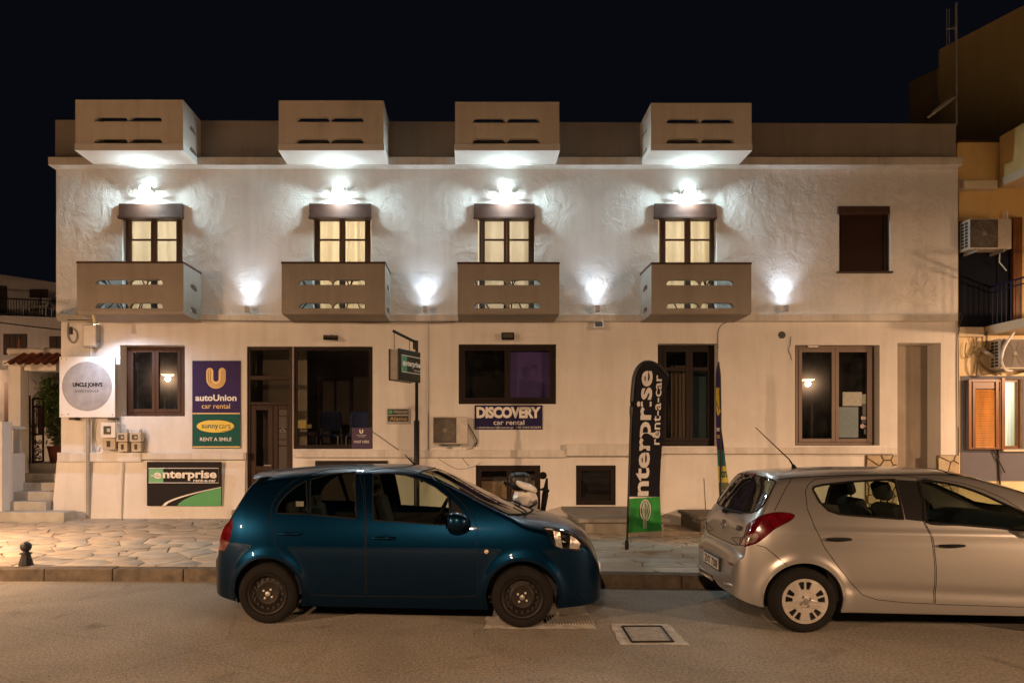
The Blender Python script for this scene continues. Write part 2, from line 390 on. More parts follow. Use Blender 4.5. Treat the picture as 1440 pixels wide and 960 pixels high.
M_paver_pale = [mat('pale_slab_%s' % n, c, .6, var=.12, vscale=5, bump=.3, bscale=18, bdist=.005) for n, c in
          (('light', (.56, .53, .46)), ('cream', (.50, .46, .39)), ('greyish', (.46, .44, .39)))]
M_kerb = mat('kerb_stone_dirty', (.155, .125, .09), .85, var=.3, vscale=7, bump=.5, bscale=22, bdist=.012)
M_earth = mat('dry_earth', (.10, .09, .075), .95, var=.2, vscale=.2)

g = MB().poly([(-400, -400, -.06), (400, -400, -.06), (400, 400, -.06), (-400, 400, -.06)]).build('ground', M_earth); g['kind'] = 'structure'
mb = MB(); xs = [-60, -20, -12, -8, -3.28, 0, 3, 6, 9, 20, 60]
for a, b in zip(xs, xs[1:]):
    mb.poly([(a, -3.2, 0), (b, -3.2, 0), (b, kerb_y(b) + .05, 0), (a, kerb_y(a) + .05, 0)])
r = mb.build('road', M_road, weld=True); r['kind'] = 'structure'
o = box('far_pavement', M_concrete, -60, 60, -6.2, -3.2, -.05, .13); o['kind'] = 'structure'

kerb = empty('kerb', (0, 8.4, 0), kind='structure')
X = -12.0; k = 0
while X < 12:
    L = random.uniform(.85, 1.15); a, b = X + .004, X + L - .004
    y0a, y0b = kerb_y(a), kerb_y(b); dz = random.uniform(-.004, .004); dy = random.uniform(-.004, .004)
    vs_ = [(a, y0a + dy, -.04), (b, y0b + dy, -.04), (b, y0b + .2, -.04), (a, y0a + .2, -.04),
           (a, y0a + dy + .012, .157 + dz), (b, y0b + dy + .012, .157 + dz), (b, y0b + .2, .157 + dz), (a, y0a + .2, .157 + dz)]
    MB().add(vs_, [(0, 3, 2, 1), (4, 5, 6, 7), (0, 1, 5, 4), (1, 2, 6, 5), (2, 3, 7, 6), (3, 0, 4, 7)]).build('kerb_stone', M_kerb, kerb, bevel=.014)
    X += L

pav = empty('pavement', (0, 11, .1), kind='structure')
nx, ny = 60, 14
def bed(u, v):
    X = -14 + 28 * u; y0 = kerb_y(X) + .19; Y = y0 + (15.2 - y0) * v
    return (X, Y, pave_z(X, Y) - .016)
MB().grid(nx, ny, bed).build('mortar_bed', M_mortar, pav, smooth=60)

# crazy paving: every stone is the cell of one site of an uneven grid, its edges drawn back from the joint
def clip(poly, mx, my, nx_, ny_):
    out = []
    for i in range(len(poly)):
        p, q = poly[i], poly[(i + 1) % len(poly)]
        dp = (p[0] - mx) * nx_ + (p[1] - my) * ny_; dq = (q[0] - mx) * nx_ + (q[1] - my) * ny_
        if dp <= 0: out.append(p)
        if dp * dq < 0:
            t = dp / (dp - dq); out.append((p[0] + t * (q[0] - p[0]), p[1] + t * (q[1] - p[1])))
    return out
def inset(poly, d):
    n = len(poly); cx = sum(p[0] for p in poly) / n; cy_ = sum(p[1] for p in poly) / n
    res = poly
    out = [p for p in poly]
    for i in range(n):
        p, q = poly[i], poly[(i + 1) % n]
        ex, ey = q[0] - p[0], q[1] - p[1]; l = hypot(ex, ey)
        if l < 1e-6: continue
        nx_, ny_ = ey / l, -ex / l
        if (cx - p[0]) * nx_ + (cy_ - p[1]) * ny_ > 0: nx_, ny_ = -nx_, -ny_
        res = clip(res, p[0] - nx_ * d, p[1] - ny_ * d, nx_, ny_)
        if len(res) < 3: return None
    return res
def stone_mesh(mb, poly, zfun, h):
    n = len(poly); b = len(mb.v)
    area = sum(poly[i][0] * poly[(i + 1) % n][1] - poly[(i + 1) % n][0] * poly[i][1] for i in range(n))
    if area < 0: poly = poly[::-1]
    cx = sum(p[0] for p in poly) / n; cy_ = sum(p[1] for p in poly) / n
    tx, ty = random.uniform(-.006, .006), random.uniform(-.006, .006)
    ins = [(cx + (p[0] - cx) * .965, cy_ + (p[1] - cy_) * .965) for p in poly]
    for p in poly: mb.v.append((p[0], p[1], zfun(*p) - .03))
    for p in poly: mb.v.append((p[0], p[1], zfun(*p) + h - .005 + tx * (p[0] - cx) + ty * (p[1] - cy_)))
    for p in ins: mb.v.append((p[0], p[1], zfun(*p) + h + tx * (p[0] - cx) + ty * (p[1] - cy_)))
    for r_ in (0, 1):
        for i in range(n):
            j = (i + 1) % n
            mb.f.append((b + r_ * n + i, b + r_ * n + j, b + (r_ + 1) * n + j, b + (r_ + 1) * n + i))
    mb.f.append(tuple(b + 2 * n + i for i in range(n)))
sites = []
sx, sy = .50, .31
j = 0; Y = 9.05
while Y < 15.0:
    X = -13.5 + (sx / 2 if j % 2 else 0)
    while X < 13.5:
        sites.append((X + random.uniform(-.26, .26), Y + random.uniform(-.17, .17))); X += sx * random.choice((.8, 1, 1.25))
    Y += sy; j += 1
cells = {}
for i, s_ in enumerate(sites): cells.setdefault((int(s_[0] // 1), int(s_[1] // 1)), []).append(i)
stones = []
for i, (px, py) in enumerate(sites):
    poly = [(px - 1, py - .8), (px + 1, py - .8), (px + 1, py + .8), (px - 1, py + .8)]
    for ax in (-2, -1, 0, 1, 2):
        for ay in (-2, -1, 0, 1, 2):
            for q in cells.get((int(px // 1) + ax, int(py // 1) + ay), ()):
                if q == i: continue
                qx, qy = sites[q]
                if hypot(qx - px, qy - py) > 2.2: continue
                poly = clip(poly, (px + qx) / 2, (py + qy) / 2, qx - px, qy - py)
                if len(poly) < 3: break
    ky = kerb_y(px)
    band = ky + .205 + (1.0 if px > .8 else .0)
    poly = clip(poly, px, band, 0, -1)
    poly = clip(poly, px, 15.1, 0, 1)
    if len(poly) < 3: continue
    poly = inset(poly, random.uniform(.007, .014))
    if not poly or len(poly) < 3: continue
    stones.append((poly, 0))
# sawn slabs in rows along the kerb, where the pavement is paler
for row in range(3):
    X = .8 + random.uniform(-.3, .1)
    while X < 13:
        w = random.uniform(.45, .95)
        def yk(x, t): return kerb_y(x) + .21 + (row + t) * .333
        s1, s2 = random.uniform(-.05, .05), random.uniform(-.05, .05)
        poly = inset([(X + s1, yk(X, 0)), (X + w + s2, yk(X + w, 0)), (X + w - s2, yk(X + w, 1)), (X - s1, yk(X, 1))], .011)
        if poly: stones.append((poly, 1))
        X += w
def shown(p):
    cx = sum(q[0] for q in p) / len(p); cy_ = sum(q[1] for q in p) / len(p)
    u = UX + F * cx / cy_
    a = abs(sum(p[i][0] * p[(i + 1) % len(p)][1] - p[(i + 1) % len(p)][0] * p[i][1] for i in range(len(p)))) / 2
    vis = -20 < u < 1460 and not (330 < u < 800 and cy_ < 9.3)
    return -(a / cy_ ** 3 if vis else a * 1e-6)
stones.sort(key=lambda s_: shown(s_[0]))
rest = MB()
for n, (p, kind) in enumerate(stones):
    mlist = M_paver_pale if kind else M_pave
    if n < 300:
        m_ = MB(); stone_mesh(m_, p, pave_z, random.uniform(-.002, .004))
        m_.build('paving_stone', random.choice(mlist), pav, smooth=40)
    else: stone_mesh(rest, p, pave_z, .001)
rest.build('paving_stone', M_pave[0], pav, smooth=40, kind='stuff')

# covers let into the road
M_patch = mat('pale_concrete_patch', (.52, .50, .45), .8, var=.25, vscale=9, bump=.3, bscale=40, bdist=.006)
M_castiron = mat('cast_iron', (.34, .32, .29), .7, .0, var=.2, vscale=14, bump=.3, bscale=60, bdist=.004)
def gpt(u, v, z=0.0):
    D = (H - z) * F / (v - VY); return (PX(u, D), D)
def wob(pts, z, amp=.012, n=8):
    out = []
    for i in range(len(pts)):
        p, q = pts[i], pts[(i + 1) % len(pts)]
        for k in range(n):
            t = k / n; out.append((p[0] + (q[0] - p[0]) * t + random.uniform(-amp, amp), p[1] + (q[1] - p[1]) * t + random.uniform(-amp, amp), z))
    return out
mh = empty('manhole_cover', (*gpt(914, 892), 0), 'square grey iron cover set in a pale concrete surround in the road', 'manhole cover')
MB().poly(wob([gpt(872, 907), gpt(970, 907), gpt(940, 877), gpt(858, 877)], .004)).build('concrete_surround', M_patch, mh)
q = [gpt(889, 903.5), gpt(947, 903), gpt(930, 881.5), gpt(875, 881.5)]
MB().poly([(p[0], p[1], .008) for p in q]).build('lid', M_castiron, mh)
fr = MB()
for i in range(4):
    a, b = q[i], q[(i + 1) % 4]; fr.tube([(a[0], a[1], .008), (b[0], b[1], .008)], .012, 4)
fr.build('rim', M_black, mh)
gr = empty('drain_grate', (*gpt(800, 870), 0), 'slotted iron drain grate in a concrete patch under the blue car nose', 'drain grate')
MB().poly(wob([gpt(680, 884), gpt(838, 884), gpt(823, 852), gpt(690, 852)], .004)).build('concrete_surround', M_patch, gr)
for i in range(16):
    u = 771 + i * 4.3
    a, b = gpt(u, 878), gpt(u + (665 - u) * .05, 865)
    MB().tube([(a[0], a[1], .008), (b[0], b[1], .008)], .006, 4).build('grate_bar', M_castiron, gr)

# ------------------------------------------------------------------ the rental building
bld = empty('rental_building', (PX(720, DW), DW, .2), 'long white two-storey plastered building with eight box balconies and lit upper windows', 'building')
def wall_sheet(mb, x0, x1, z0, z1, y, holes):
    xs = sorted({x0, x1, *[h[0] for h in holes], *[h[1] for h in holes]}); zs = sorted({z0, z1, *[h[2] for h in holes], *[h[3] for h in holes]})
    xs = [x for x in xs if x0 <= x <= x1]; zs = [z for z in zs if z0 <= z <= z1]
    for a, b in zip(xs, xs[1:]):
        for c, d in zip(zs, zs[1:]):
            mx, mz = (a + b) / 2, (c + d) / 2
            if any(h[0] < mx < h[1] and h[2] < mz < h[3] for h in holes): continue
            mb.poly([(a, y, c), (b, y, c), (b, y, d), (a, y, d)])
    for h in holes:
        a, b, c, d, dep = h; c2 = max(c, z0); d2 = min(d, z1); e = y + dep
        mb.poly([(a, y, c2), (a, y, d2), (a, e, d2), (a, e, c2)]); mb.poly([(b, y, c2), (b, e, c2), (b, e, d2), (b, y, d2)])
        if d <= z1: mb.poly([(a, y, d2), (b, y, d2), (b, e, d2), (a, e, d2)])
        if c >= z0: mb.poly([(a, y, c2), (a, e, c2), (b, e, c2), (b, y, c2)])
def hole(u0, u1, v0, v1, dep, D=DW): return (PX(u0, D), PX(u1, D), PZ(v1, D), PZ(v0, D), dep)

XL, XR = PX(79, DW), PX(1347, DW)
ZM = PZ(447, DW); ZT = PZ(229, DW)
UPW = [(172, 257), (440, 522), (672, 752), (926, 1008)]
up_holes = [hole(a, b, 300, 446, .18) for a, b in UPW] + [hole(1180, 1252, 290, 382, .10)]
mb = MB(); wall_sheet(mb, XL, XR, ZM, ZT, DW, up_holes)
mb.build('upper_wall', M_wall, bld, fix=False)
YL = DW + .03
low_holes = [hole(169, 260, 485, 585, .30, YL), hole(347, 411.6, 487, 745, .14, YL), hole(412.4, 524, 487, 631, .10, YL), hole(645, 782, 484, 568, .06, YL),
             hole(669, 760, 654, 722, .08, YL), hole(810, 866, 654, 710, .08, YL), hole(925, 1010, 483, 627, .26, YL), hole(1118, 1237, 485, 626, .22, YL), hole(1262, 1323, 482, 665, .42, YL)]
XL2 = PX(86, YL)
mb = MB(); wall_sheet(mb, XL2, XR, -.3, ZM, YL, low_holes)
mb.build('lower_wall', M_wall2, bld, fix=False)
# side and back walls, roof
mb = MB(); mb.poly([(XL, DW, ZM), (XL, DW, ZT), (XL, DW + 9, ZT), (XL, DW + 9, ZM)]); mb.poly([(XL2, YL, -.3), (XL2, YL, ZM), (XL2, YL + 9, ZM), (XL2, YL + 9, -.3)])
mb.poly([(XR, DW, -.3), (XR, DW + 9, -.3), (XR, DW + 9, ZT), (XR, DW, ZT)]); mb.poly([(XL, DW + 9, -.3), (XR, DW + 9, -.3), (XR, DW + 9, ZT), (XL, DW + 9, ZT)])
mb.poly([(XL, DW, ZM), (XL, DW + 9, ZM), (XR, DW + 9, ZM), (XR, DW, ZM)])
mb.build('side_wall', M_wall2, bld, fix=False)
box('niche_back', plaster('niche_brown_plaster', (.33, .29, .24), .2, .5, .2), PX(1255, YL), PX(1330, YL), YL + .42, YL + .5, -.2, PZ(478, YL), bld)  # back of the niche is browner and darker than the walls
box('roof', M_concrete, XL, XR, DW + .1, DW + 9, ZT - .1, ZT + .05, bld)
# ledges and parapet
box('floor_ledge', M_ledge, PX(79, 14.05), PX(1349, 14.05), DW - .12, DW + .06, PZ(451, 14.08), PZ(441.5, 14.08), bld, bevel=.012)
box('roof_ledge', M_ledge, PX(70, 14.05), PX(1351, 14.05), DW - .21, DW + .25, PZ(232.5, 14.0), PZ(222, 14.04), bld, bevel=.01)
zp0 = PZ(222, 14.04) - .01
def para(xa, xb, va, vb):
    za, zb = PZ(va, DW), PZ(vb, DW)
    return [(xa, DW, zp0), (xb, DW, zp0), (xb, DW, zb), (xa, DW, za), (xa, DW + .2, zp0), (xb, DW + .2, zp0), (xb, DW + .2, zb), (xa, DW + .2, za)]
MB().add(para(PX(77.5, DW), PX(1344.5, DW), 168.5, 174), [(0, 3, 2, 1), (4, 5, 6, 7), (0, 1, 5, 4), (1, 2, 6, 5), (2, 3, 7, 6), (3, 0, 4, 7)]).build('parapet', M_panel_shaded, bld, bevel=.008)
box('parapet', M_wall2, PX(77.5, DW), PX(77.5, DW) + .2, DW + .2, DW + 9, zp0, PZ(169, DW), bld)
box('parapet', M_wall2, PX(1344.5, DW) - .2, PX(1344.5, DW), DW + .2, DW + 9, zp0, PZ(175, DW), bld)
# plinth ledge and battered plinth (interrupted by the door)
def ledge(u0, u1, v0, v1, p=.11): box('plinth_ledge', M_ledge, PX(u0, YL - p), PX(u1, YL - p), YL - p, YL + .02, PZ(v1, YL - p), PZ(v0, YL - p), bld, bevel=.012)
ledge(80, 198, 636, 649, .13); ledge(198, 346, 636.5, 646, .11); ledge(412, 797, 632.5, 643, .10); ledge(797, 925, 624, 641, .16); ledge(925, 1262, 629, 638, .10)
def plinth(u0, u1, z1, b0, bt=.05):
    xa, xb = PX(u0, YL), PX(u1, YL); fl = .09 if u0 < 100 else 0
    MB().add([(xa - fl, YL - b0, -.2), (xb, YL - b0, -.2), (xb, YL - bt, z1), (xa, YL - bt, z1), (xa - fl, YL, -.2), (xb, YL, -.2), (xb, YL, z1), (xa, YL, z1)],
             [(0, 1, 2, 3), (0, 4, 5, 1), (1, 5, 6, 2), (2, 6, 7, 3), (3, 7, 4, 0)]).build('plinth', M_wall2, bld, fix=False)
plinth(82, 346, PZ(647, YL), .14)
box('door_step', M_concrete, PX(325, 14.0), PX(349, 14.0), YL - .22, YL + .1, .1, PZ(717, 14), bld, bevel=.01)
box('door_step', M_concrete, PX(333, 14.0), PX(420, 14.0), YL - .10, YL + .12, .1, PZ(711, 14.1), bld, bevel=.01)

# ---- windows: window > sash, pane (a window's own mesh is its fixed frame)
def frame_bars(mb, x0, x1, z0, z1, y0, y1, w, wb=None):
    wb = wb or w
    mb.box(x0, x0 + w, y0, y1, z0, z1); mb.box(x1 - w, x1, y0, y1, z0, z1)
    mb.box(x0 + w, x1 - w, y0 + .001, y1, z1 - w, z1); mb.box(x0 + w, x1 - w, y0 + .001, y1, z0, z0 + wb)
def window(u0, u1, v0, v1, y, fm, gm, fw=.05, sw=.05, splits=(.5,), muntins=(), gap=.0, D=None, wb=None, label=None, mw=.03, panes_at=.022):
    D = D or y
    x0, x1, z0, z1 = PX(u0, D), PX(u1, D), PZ(v1, D), PZ(v0, D)
    mb = MB(); frame_bars(mb, x0, x1, z0, z1, y, y + .07, fw, wb); w = mb.build('window', fm, bld, bevel=.004)
    if label: w['label'] = label
    wb = wb or fw
    ed = [0.0] + list(splits) + [1.0]; a0, a1 = x0 + fw, x1 - fw
    for s0, s1 in zip(ed, ed[1:]):
        p0, p1 = a0 + (a1 - a0) * s0, a0 + (a1 - a0) * s1
        mb = MB(); frame_bars(mb, p0 + .002, p1 - .002, z0 + wb + .002, z1 - fw - .002, y - .012, y + .04, sw)
        g0, g1, h0, h1 = p0 + sw, p1 - sw, z0 + wb + sw, z1 - fw - sw
        for mtn in muntins:
            zz = h0 + (h1 - h0) * mtn; mb.box(g0, g1, y - .006, y + .035, zz - mw / 2, zz + mw / 2)
        mb.build('sash', fm, w, bevel=.003)
        zs = [h0] + [h0 + (h1 - h0) * m_ for m_ in muntins] + [h1]
        for c, d in zip(zs, zs[1:]):
            MB().poly([(g0 - .004, y + panes_at, c), (g1 + .004, y + panes_at, c), (g1 + .004, y + panes_at, d), (g0 - .004, y + panes_at, d)]).build('pane', gm, w, fix=False)
    return w
def room(u0, u1, v0, v1, y0, y1, m, D=None, extra=.35, floor=None):
    D = D or y0
    x0, x1, z0, z1 = PX(u0, D) - extra, PX(u1, D) + extra, PZ(v1, D) - .02, PZ(v0, D) + .15
    mb = MB()
    mb.poly([(x0, y1, z0), (x1, y1, z0), (x1, y1, z1), (x0, y1, z1)]); mb.poly([(x0, y0, z0), (x0, y1, z0), (x0, y1, z1), (x0, y0, z1)])
    mb.poly([(x1, y0, z0), (x1, y1, z0), (x1, y1, z1), (x1, y0, z1)]); mb.poly([(x0, y0, z1), (x1, y0, z1), (x1, y1, z1), (x0, y1, z1)]); mb.poly([(x0, y0, z0), (x1, y0, z0), (x1, y1, z0), (x0, y1, z0)])
    mb.build('room_shell', m, bld, fix=False)
    return x0, x1, z0, z1
def curtain(x0, x1, z0, z1, y, m, parent, folds=9, amp=.03, name='curtain'):
    ph = random.uniform(0, 6)
    def fn(u, v):
        w = sin(u * folds * 2 * pi + ph + .7 * sin(u * 7 + v * 1.5)) * amp + sin(u * folds * 4.7 + ph) * amp * .35
        return (x0 + (x1 - x0) * u, y + w, z0 + (z1 - z0) * v)
    return MB().grid(int(folds * 10), 6, fn).build(name, m, parent, smooth=180, fix=False)
def cloth(name, c, tr=.5):
    m = bpy.data.materials.new(name); m.use_nodes = True; nt = m.node_tree
    for n in list(nt.nodes): nt.nodes.remove(n)
    out = nd(nt, 'ShaderNodeOutputMaterial'); d = nd(nt, 'ShaderNodeBsdfDiffuse'); t = nd(nt, 'ShaderNodeBsdfTranslucent'); mx = nd(nt, 'ShaderNodeMixShader')
    tc = nd(nt, 'ShaderNodeTexCoord'); nz = nd(nt, 'ShaderNodeTexNoise'); nz.inputs['Scale'].default_value = 60; nt.links.new(tc.outputs['Object'], nz.inputs['Vector'])
    cr = nd(nt, 'ShaderNodeValToRGB'); cr.color_ramp.elements[0].color = (*[x * .9 for x in c], 1); cr.color_ramp.elements[1].color = (*c, 1); nt.links.new(nz.outputs['Fac'], cr.inputs['Fac'])
    nt.links.new(cr.outputs[0], d.inputs[0]); nt.links.new(cr.outputs[0], t.inputs[0]); mx.inputs[0].default_value = tr
    nt.links.new(d.outputs[0], mx.inputs[1]); nt.links.new(t.outputs[0], mx.inputs[2]); nt.links.new(mx.outputs[0], out.inputs[0]); return m
M_curtain = cloth('cream_curtain_cloth', (.78, .74, .64), .55)
M_greycurtain = cloth('grey_curtain_cloth', (.065, .065, .065), .3)
ROOM_W = 95.0
M_upframe = mat('pale_brown_frame', (.16, .105, .08), .5, var=.2, vscale=9, streak=.1, spec=.2)  # upper frames use a paler, greyer brown
def lamp_point(name, loc, energy, colr, radius, parent=None):
    l = bpy.data.lights.new(name, 'POINT'); l.energy = energy; l.color = colr; l.shadow_soft_size = radius
    o = bpy.data.objects.new(name, l); col.objects.link(o)
    L = wloc(parent) if parent is not None else Vector((0, 0, 0))
    o.location = Vector(loc) - L
    if parent is not None: o.parent = parent
    return o
WARM = [(1, .92, .77), (1, .86, .64), (1, .92, .80), (1, .90, .71)]
for i, (a, b) in enumerate(UPW):
    y = DW + (.17 if i else .15)
    ua = a + (5 if i == 0 else 2); ub = b - (2 if i == 3 else 1)
    window(ua, ub, 303, 446, y, M_upframe, M_glass, fw=.055, sw=.06, muntins=(.18, .785), mw=.036, wb=.12, D=y)
    x0, x1, z0, z1 = room(a, b, 300, 446, DW + .181, DW + 2.6, M_roomlight, D=DW)
    curtain(PX(a, y), PX(b, y), z0 + .05, PZ(301, y), y + .2, M_curtain, bld, folds=[4, 5, 3.5, 4][i], amp=.055)
    lamp_point('room_light', ((x0 + x1) / 2, DW + 1.7, z1 - .5), ROOM_W * [.95, 1.1, .7, .85][i], WARM[i], .12)
    mb = MB(); D = DW - .05; x0, x1, z0, z1 = PX(a - 5.5, D), PX(b - .5, D), PZ(306.5, D), PZ(286, D)
    mb.prism([(x0, z0), (x1, z0), (x1, z1), (x0, z1)], DW - .045, DW + .1); mb.box(x0 - .01, x1 + .01, DW - .075, DW + .1, z0 - .012, z0 + .045)
    mb.build('shutter_box', M_shutbox, bld, bevel=.006)
# fifth upper window with its roller shutter down
D = DW - .04
mb = MB(); mb.box(PX(1179, D), PX(1251, D), DW - .05, DW + .1, PZ(300.5, D), PZ(290, D)); mb.build('shutter_box', M_shutbox, bld, bevel=.006)
w5 = box('window', M_darkframe, PX(1180, DW), PX(1184, DW), DW + .03, DW + .10, PZ(382, DW), PZ(300, DW), bld); w5['label'] = 'closed window behind a brown roller shutter'
box('frame_post', M_darkframe, PX(1244, DW), PX(1248, DW), DW + .03, DW + .10, PZ(382, DW), PZ(300, DW), w5)
mb = MB(); n = 26; za, zb = PZ(382, DW), PZ(300, DW)
for i in range(n):
    z = za + (zb - za) * (i + .5) / n; h = (zb - za) / n
    mb.obox((PX(1214, DW), DW + .06, z), (PX(1244, DW) - PX(1184, DW), .012, h * .92), Matrix.Rotation(radians(-14), 3, 'X'))
mb.build('shutter_slats', M_slat, w5, kind='stuff')
box('window_sill', M_slat, PX(1178, D), PX(1255, D), DW - .07, DW + .1, PZ(384, D), PZ(381.5, D), bld)
box('shutter_backing', M_black, PX(1180, DW), PX(1252, DW), DW + .10, DW + .12, za, PZ(290, DW), bld)

# lower windows
window(178, 259.5, 485.5, 584.5, YL + .27, M_brownframe, M_glasshazy, fw=.075, sw=.07, splits=(.5,), D=YL + .27)
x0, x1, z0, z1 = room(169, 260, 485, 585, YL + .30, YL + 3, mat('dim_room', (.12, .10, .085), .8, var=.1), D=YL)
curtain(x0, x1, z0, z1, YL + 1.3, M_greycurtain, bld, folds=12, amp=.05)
window(645.5, 781.5, 484.5, 567.5, YL + .02, M_darkframe, M_glasspurple, fw=.07, sw=.055, D=YL + .02)
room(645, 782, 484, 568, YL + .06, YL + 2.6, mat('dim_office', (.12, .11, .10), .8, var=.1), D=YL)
box('purple_board', mat('purple_board_print', (.16, .10, .40), .5, var=.1), PX(717, YL + .2), PX(776, YL + .2), YL + .2, YL + .22, PZ(566, YL + .2), PZ(489, YL + .2), bld)
window(669.5, 759.5, 654.5, 721.5, YL + .03, M_darkframe, M_glassdark, fw=.06, sw=.05, D=YL + .03, splits=(.52,), muntins=(.80,))
room(669, 760, 654, 722, YL + .08, YL + 1.2, M_room, D=YL, extra=.1)
MB().box(PX(676, YL + .3), PX(756, YL + .3), YL + .3, YL + .33, PZ(724, YL + .3), PZ(671, YL + .3)).build('board_behind_glass', mat('plywood', (.36, .26, .15), .7, var=.15), bld)
box('low_window', M_darkframe, PX(443, YL - .05), PX(545, YL - .05), YL - .05, YL + .02, PZ(716, YL), PZ(647.5, YL - .05), bld, .006)
window(810.5, 865.5, 654.5, 709.5, YL + .03, M_darkframe, M_glassdark, fw=.055, sw=.04, splits=(), D=YL + .03)
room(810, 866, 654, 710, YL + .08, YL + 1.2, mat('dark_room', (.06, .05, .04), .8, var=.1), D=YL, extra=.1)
w = window(926, 1006, 484, 626, YL + .22, M_darkframe, M_glassdark, fw=.09, sw=.07, splits=(.55,), D=YL + .22, muntins=(.80,), mw=.08)
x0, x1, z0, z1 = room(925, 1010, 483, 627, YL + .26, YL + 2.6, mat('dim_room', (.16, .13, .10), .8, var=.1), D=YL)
curtain(PX(938, 15), PX(957, 15), z0, PZ(516, 15), YL + .5, cloth('beige_curtain_cloth', (.42, .34, .26), .3), bld, folds=3, amp=.04)
box('wardrobe_panel', mat('blue_grey_panel', (.13, .24, .29), .6, var=.1), PX(973, 15.1), PX(997, 15.1), 15.1, 15.14, z0, PZ(524, 15.3), bld)
window(1118.5, 1228, 486, 625.5, YL + .16, mat('light_brown_frame', (.13, .068, .036), .42, var=.25, vscale=9, streak=.1), M_glasshazy, fw=.06, sw=.075, splits=(.51,), D=YL + .16)
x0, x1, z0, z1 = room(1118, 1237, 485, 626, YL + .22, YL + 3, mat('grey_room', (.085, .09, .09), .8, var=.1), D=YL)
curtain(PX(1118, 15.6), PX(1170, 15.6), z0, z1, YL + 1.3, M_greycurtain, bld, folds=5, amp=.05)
box('window_latch', M_white, PX(1140, YL), PX(1154, YL), YL + .10, YL + .16, PZ(487, YL), PZ(483.5, YL), bld)
# papers stuck inside the pane
yp = YL + .178
def paper(u0, u1, v0, v1, c, nm='paper_notice', lines=4):
    p = MB().poly([(PX(u0, yp), yp, PZ(v1, yp)), (PX(u1, yp), yp, PZ(v1, yp)), (PX(u1, yp), yp, PZ(v0, yp)), (PX(u0, yp), yp, PZ(v0, yp))]).build(nm, mat('paper_%d_%d' % (u0, v0), c, .7, var=.12, vscale=14), bld, fix=False)
    return p
paper(1185, 1212, 551, 570.5, (.42, .44, .40)); paper(1212.5, 1222, 554, 568, (.44, .47, .38)); paper(1176, 1207, 572, 615, (.20, .27, .30), 'poster'); paper(1213, 1222, 569, 584, (.16, .17, .16))
paper(1211, 1225, 585, 590, (.62, .50, .45), 'sticker'); paper(1212, 1225, 591, 595, (.10, .10, .18), 'sticker'); paper(1215, 1224, 603, 610, (.14, .15, .14))
for cu, cv, r_ in ((1213, 599, 3.2), (1221, 599, 4.2)):
    vs_, fs = flat_shape([(PX(a, yp), PZ(b, yp)) for a, b in ellipse_px(cu, cv, r_, r_, 20)])
    MB().add([(p[0], yp, p[1]) for p in vs_], fs).build('sticker', mat('pinkish_sticker', (.60, .48, .43), .6, var=.2, vscale=40), bld, fix=False)

# shop front: door with two transoms, big pane, waiting room behind
yd = YL + .05
door = None
mb = MB(); frame_bars(mb, PX(347, yd), PX(412, yd), PZ(716, yd), PZ(487, yd), yd, yd + .09, .075, .06); mb.box(PX(352, yd), PX(409, yd), yd + .002, yd + .08, PZ(534, yd), PZ(528, yd)); mb.box(PX(352, yd), PX(409, yd), yd + .002, yd + .08, PZ(569, yd), PZ(565, yd))
mb.box(PX(408, yd), PX(416, yd), yd - .04, yd + .09, PZ(645, yd), PZ(487, yd))
door = mb.build('door', M_doorwood, bld, bevel=.006); door['label'] = 'brown wooden shop door under two dark transom panes'
for v0, v1 in ((492, 528), (534, 565)):
    MB().poly([(PX(352, yd), yd + .04, PZ(v1, yd)), (PX(409, yd), yd + .04, PZ(v1, yd)), (PX(409, yd), yd + .04, PZ(v0, yd)), (PX(352, yd), yd + .04, PZ(v0, yd))]).build('pane', M_glassdark, door, fix=False)
mb = MB()
frame_bars(mb, PX(353, yd), PX(383.5, yd), PZ(714, yd), PZ(569.5, yd), yd + .01, yd + .055, .10, .16); mb.box(PX(357, yd), PX(381, yd), yd + .012, yd + .05, PZ(662, yd), PZ(655, yd))
mb.build('leaf', M_doorwood, door, bevel=.006)
MB().poly([(PX(357, yd), yd + .035, PZ(655, yd)), (PX(380, yd), yd + .035, PZ(655, yd)), (PX(380, yd), yd + .035, PZ(575, yd)), (PX(357, yd), yd + .035, PZ(575, yd))]).build('pane', M_glassdark, door, fix=False)
box('lower_panel', M_doorwood, PX(357, yd), PX(380, yd), yd + .03, yd + .04, PZ(710, yd), PZ(662, yd), door)
mb = MB(); frame_bars(mb, PX(384.5, yd), PX(409, yd), PZ(714, yd), PZ(569.5, yd), yd + .014, yd + .055, .09, .14)
for v in (584, 602, 617, 626): mb.box(PX(389, yd), PX(404, yd), yd + .02, yd + .05, PZ(v + 1.2, yd), PZ(v, yd))
mb.build('leaf', M_doorwood, door, bevel=.006)
box('panel', mat('dark_door_panel', (.035, .018, .011), .5, var=.2), PX(389, yd), PX(404.5, yd), yd + .04, yd + .05, PZ(708, yd), PZ(573, yd), door)
y_ = yd + .008
MB().tube([(PX(398, y_), y_ + .01, PZ(600, y_)), (PX(394, y_), y_ + .01, PZ(607, y_)), (PX(402, y_), y_ + .01, PZ(607, y_))], .008, 5, closed=True).build('triangle_emblem', M_greyplastic, door)
MB().tube([(PX(393, y_), y_ + .01, PZ(605.5, y_)), (PX(397, y_), y_ + .01, PZ(603, y_)), (PX(401, y_), y_ + .01, PZ(606, y_))], .006, 5).build('triangle_emblem', M_greyplastic, door)
MB().tube([(PX(372, yd), yd - .03, PZ(654, yd)), (PX(382, yd), yd - .03, PZ(654, yd))], .012, 6).build('handle', M_greyplastic, door)
box('room_wall', M_room, PX(345, YL), PX(412, YL), YL + 1.2, YL + 1.25, 0, 4.2, bld)
ys = YL + .03
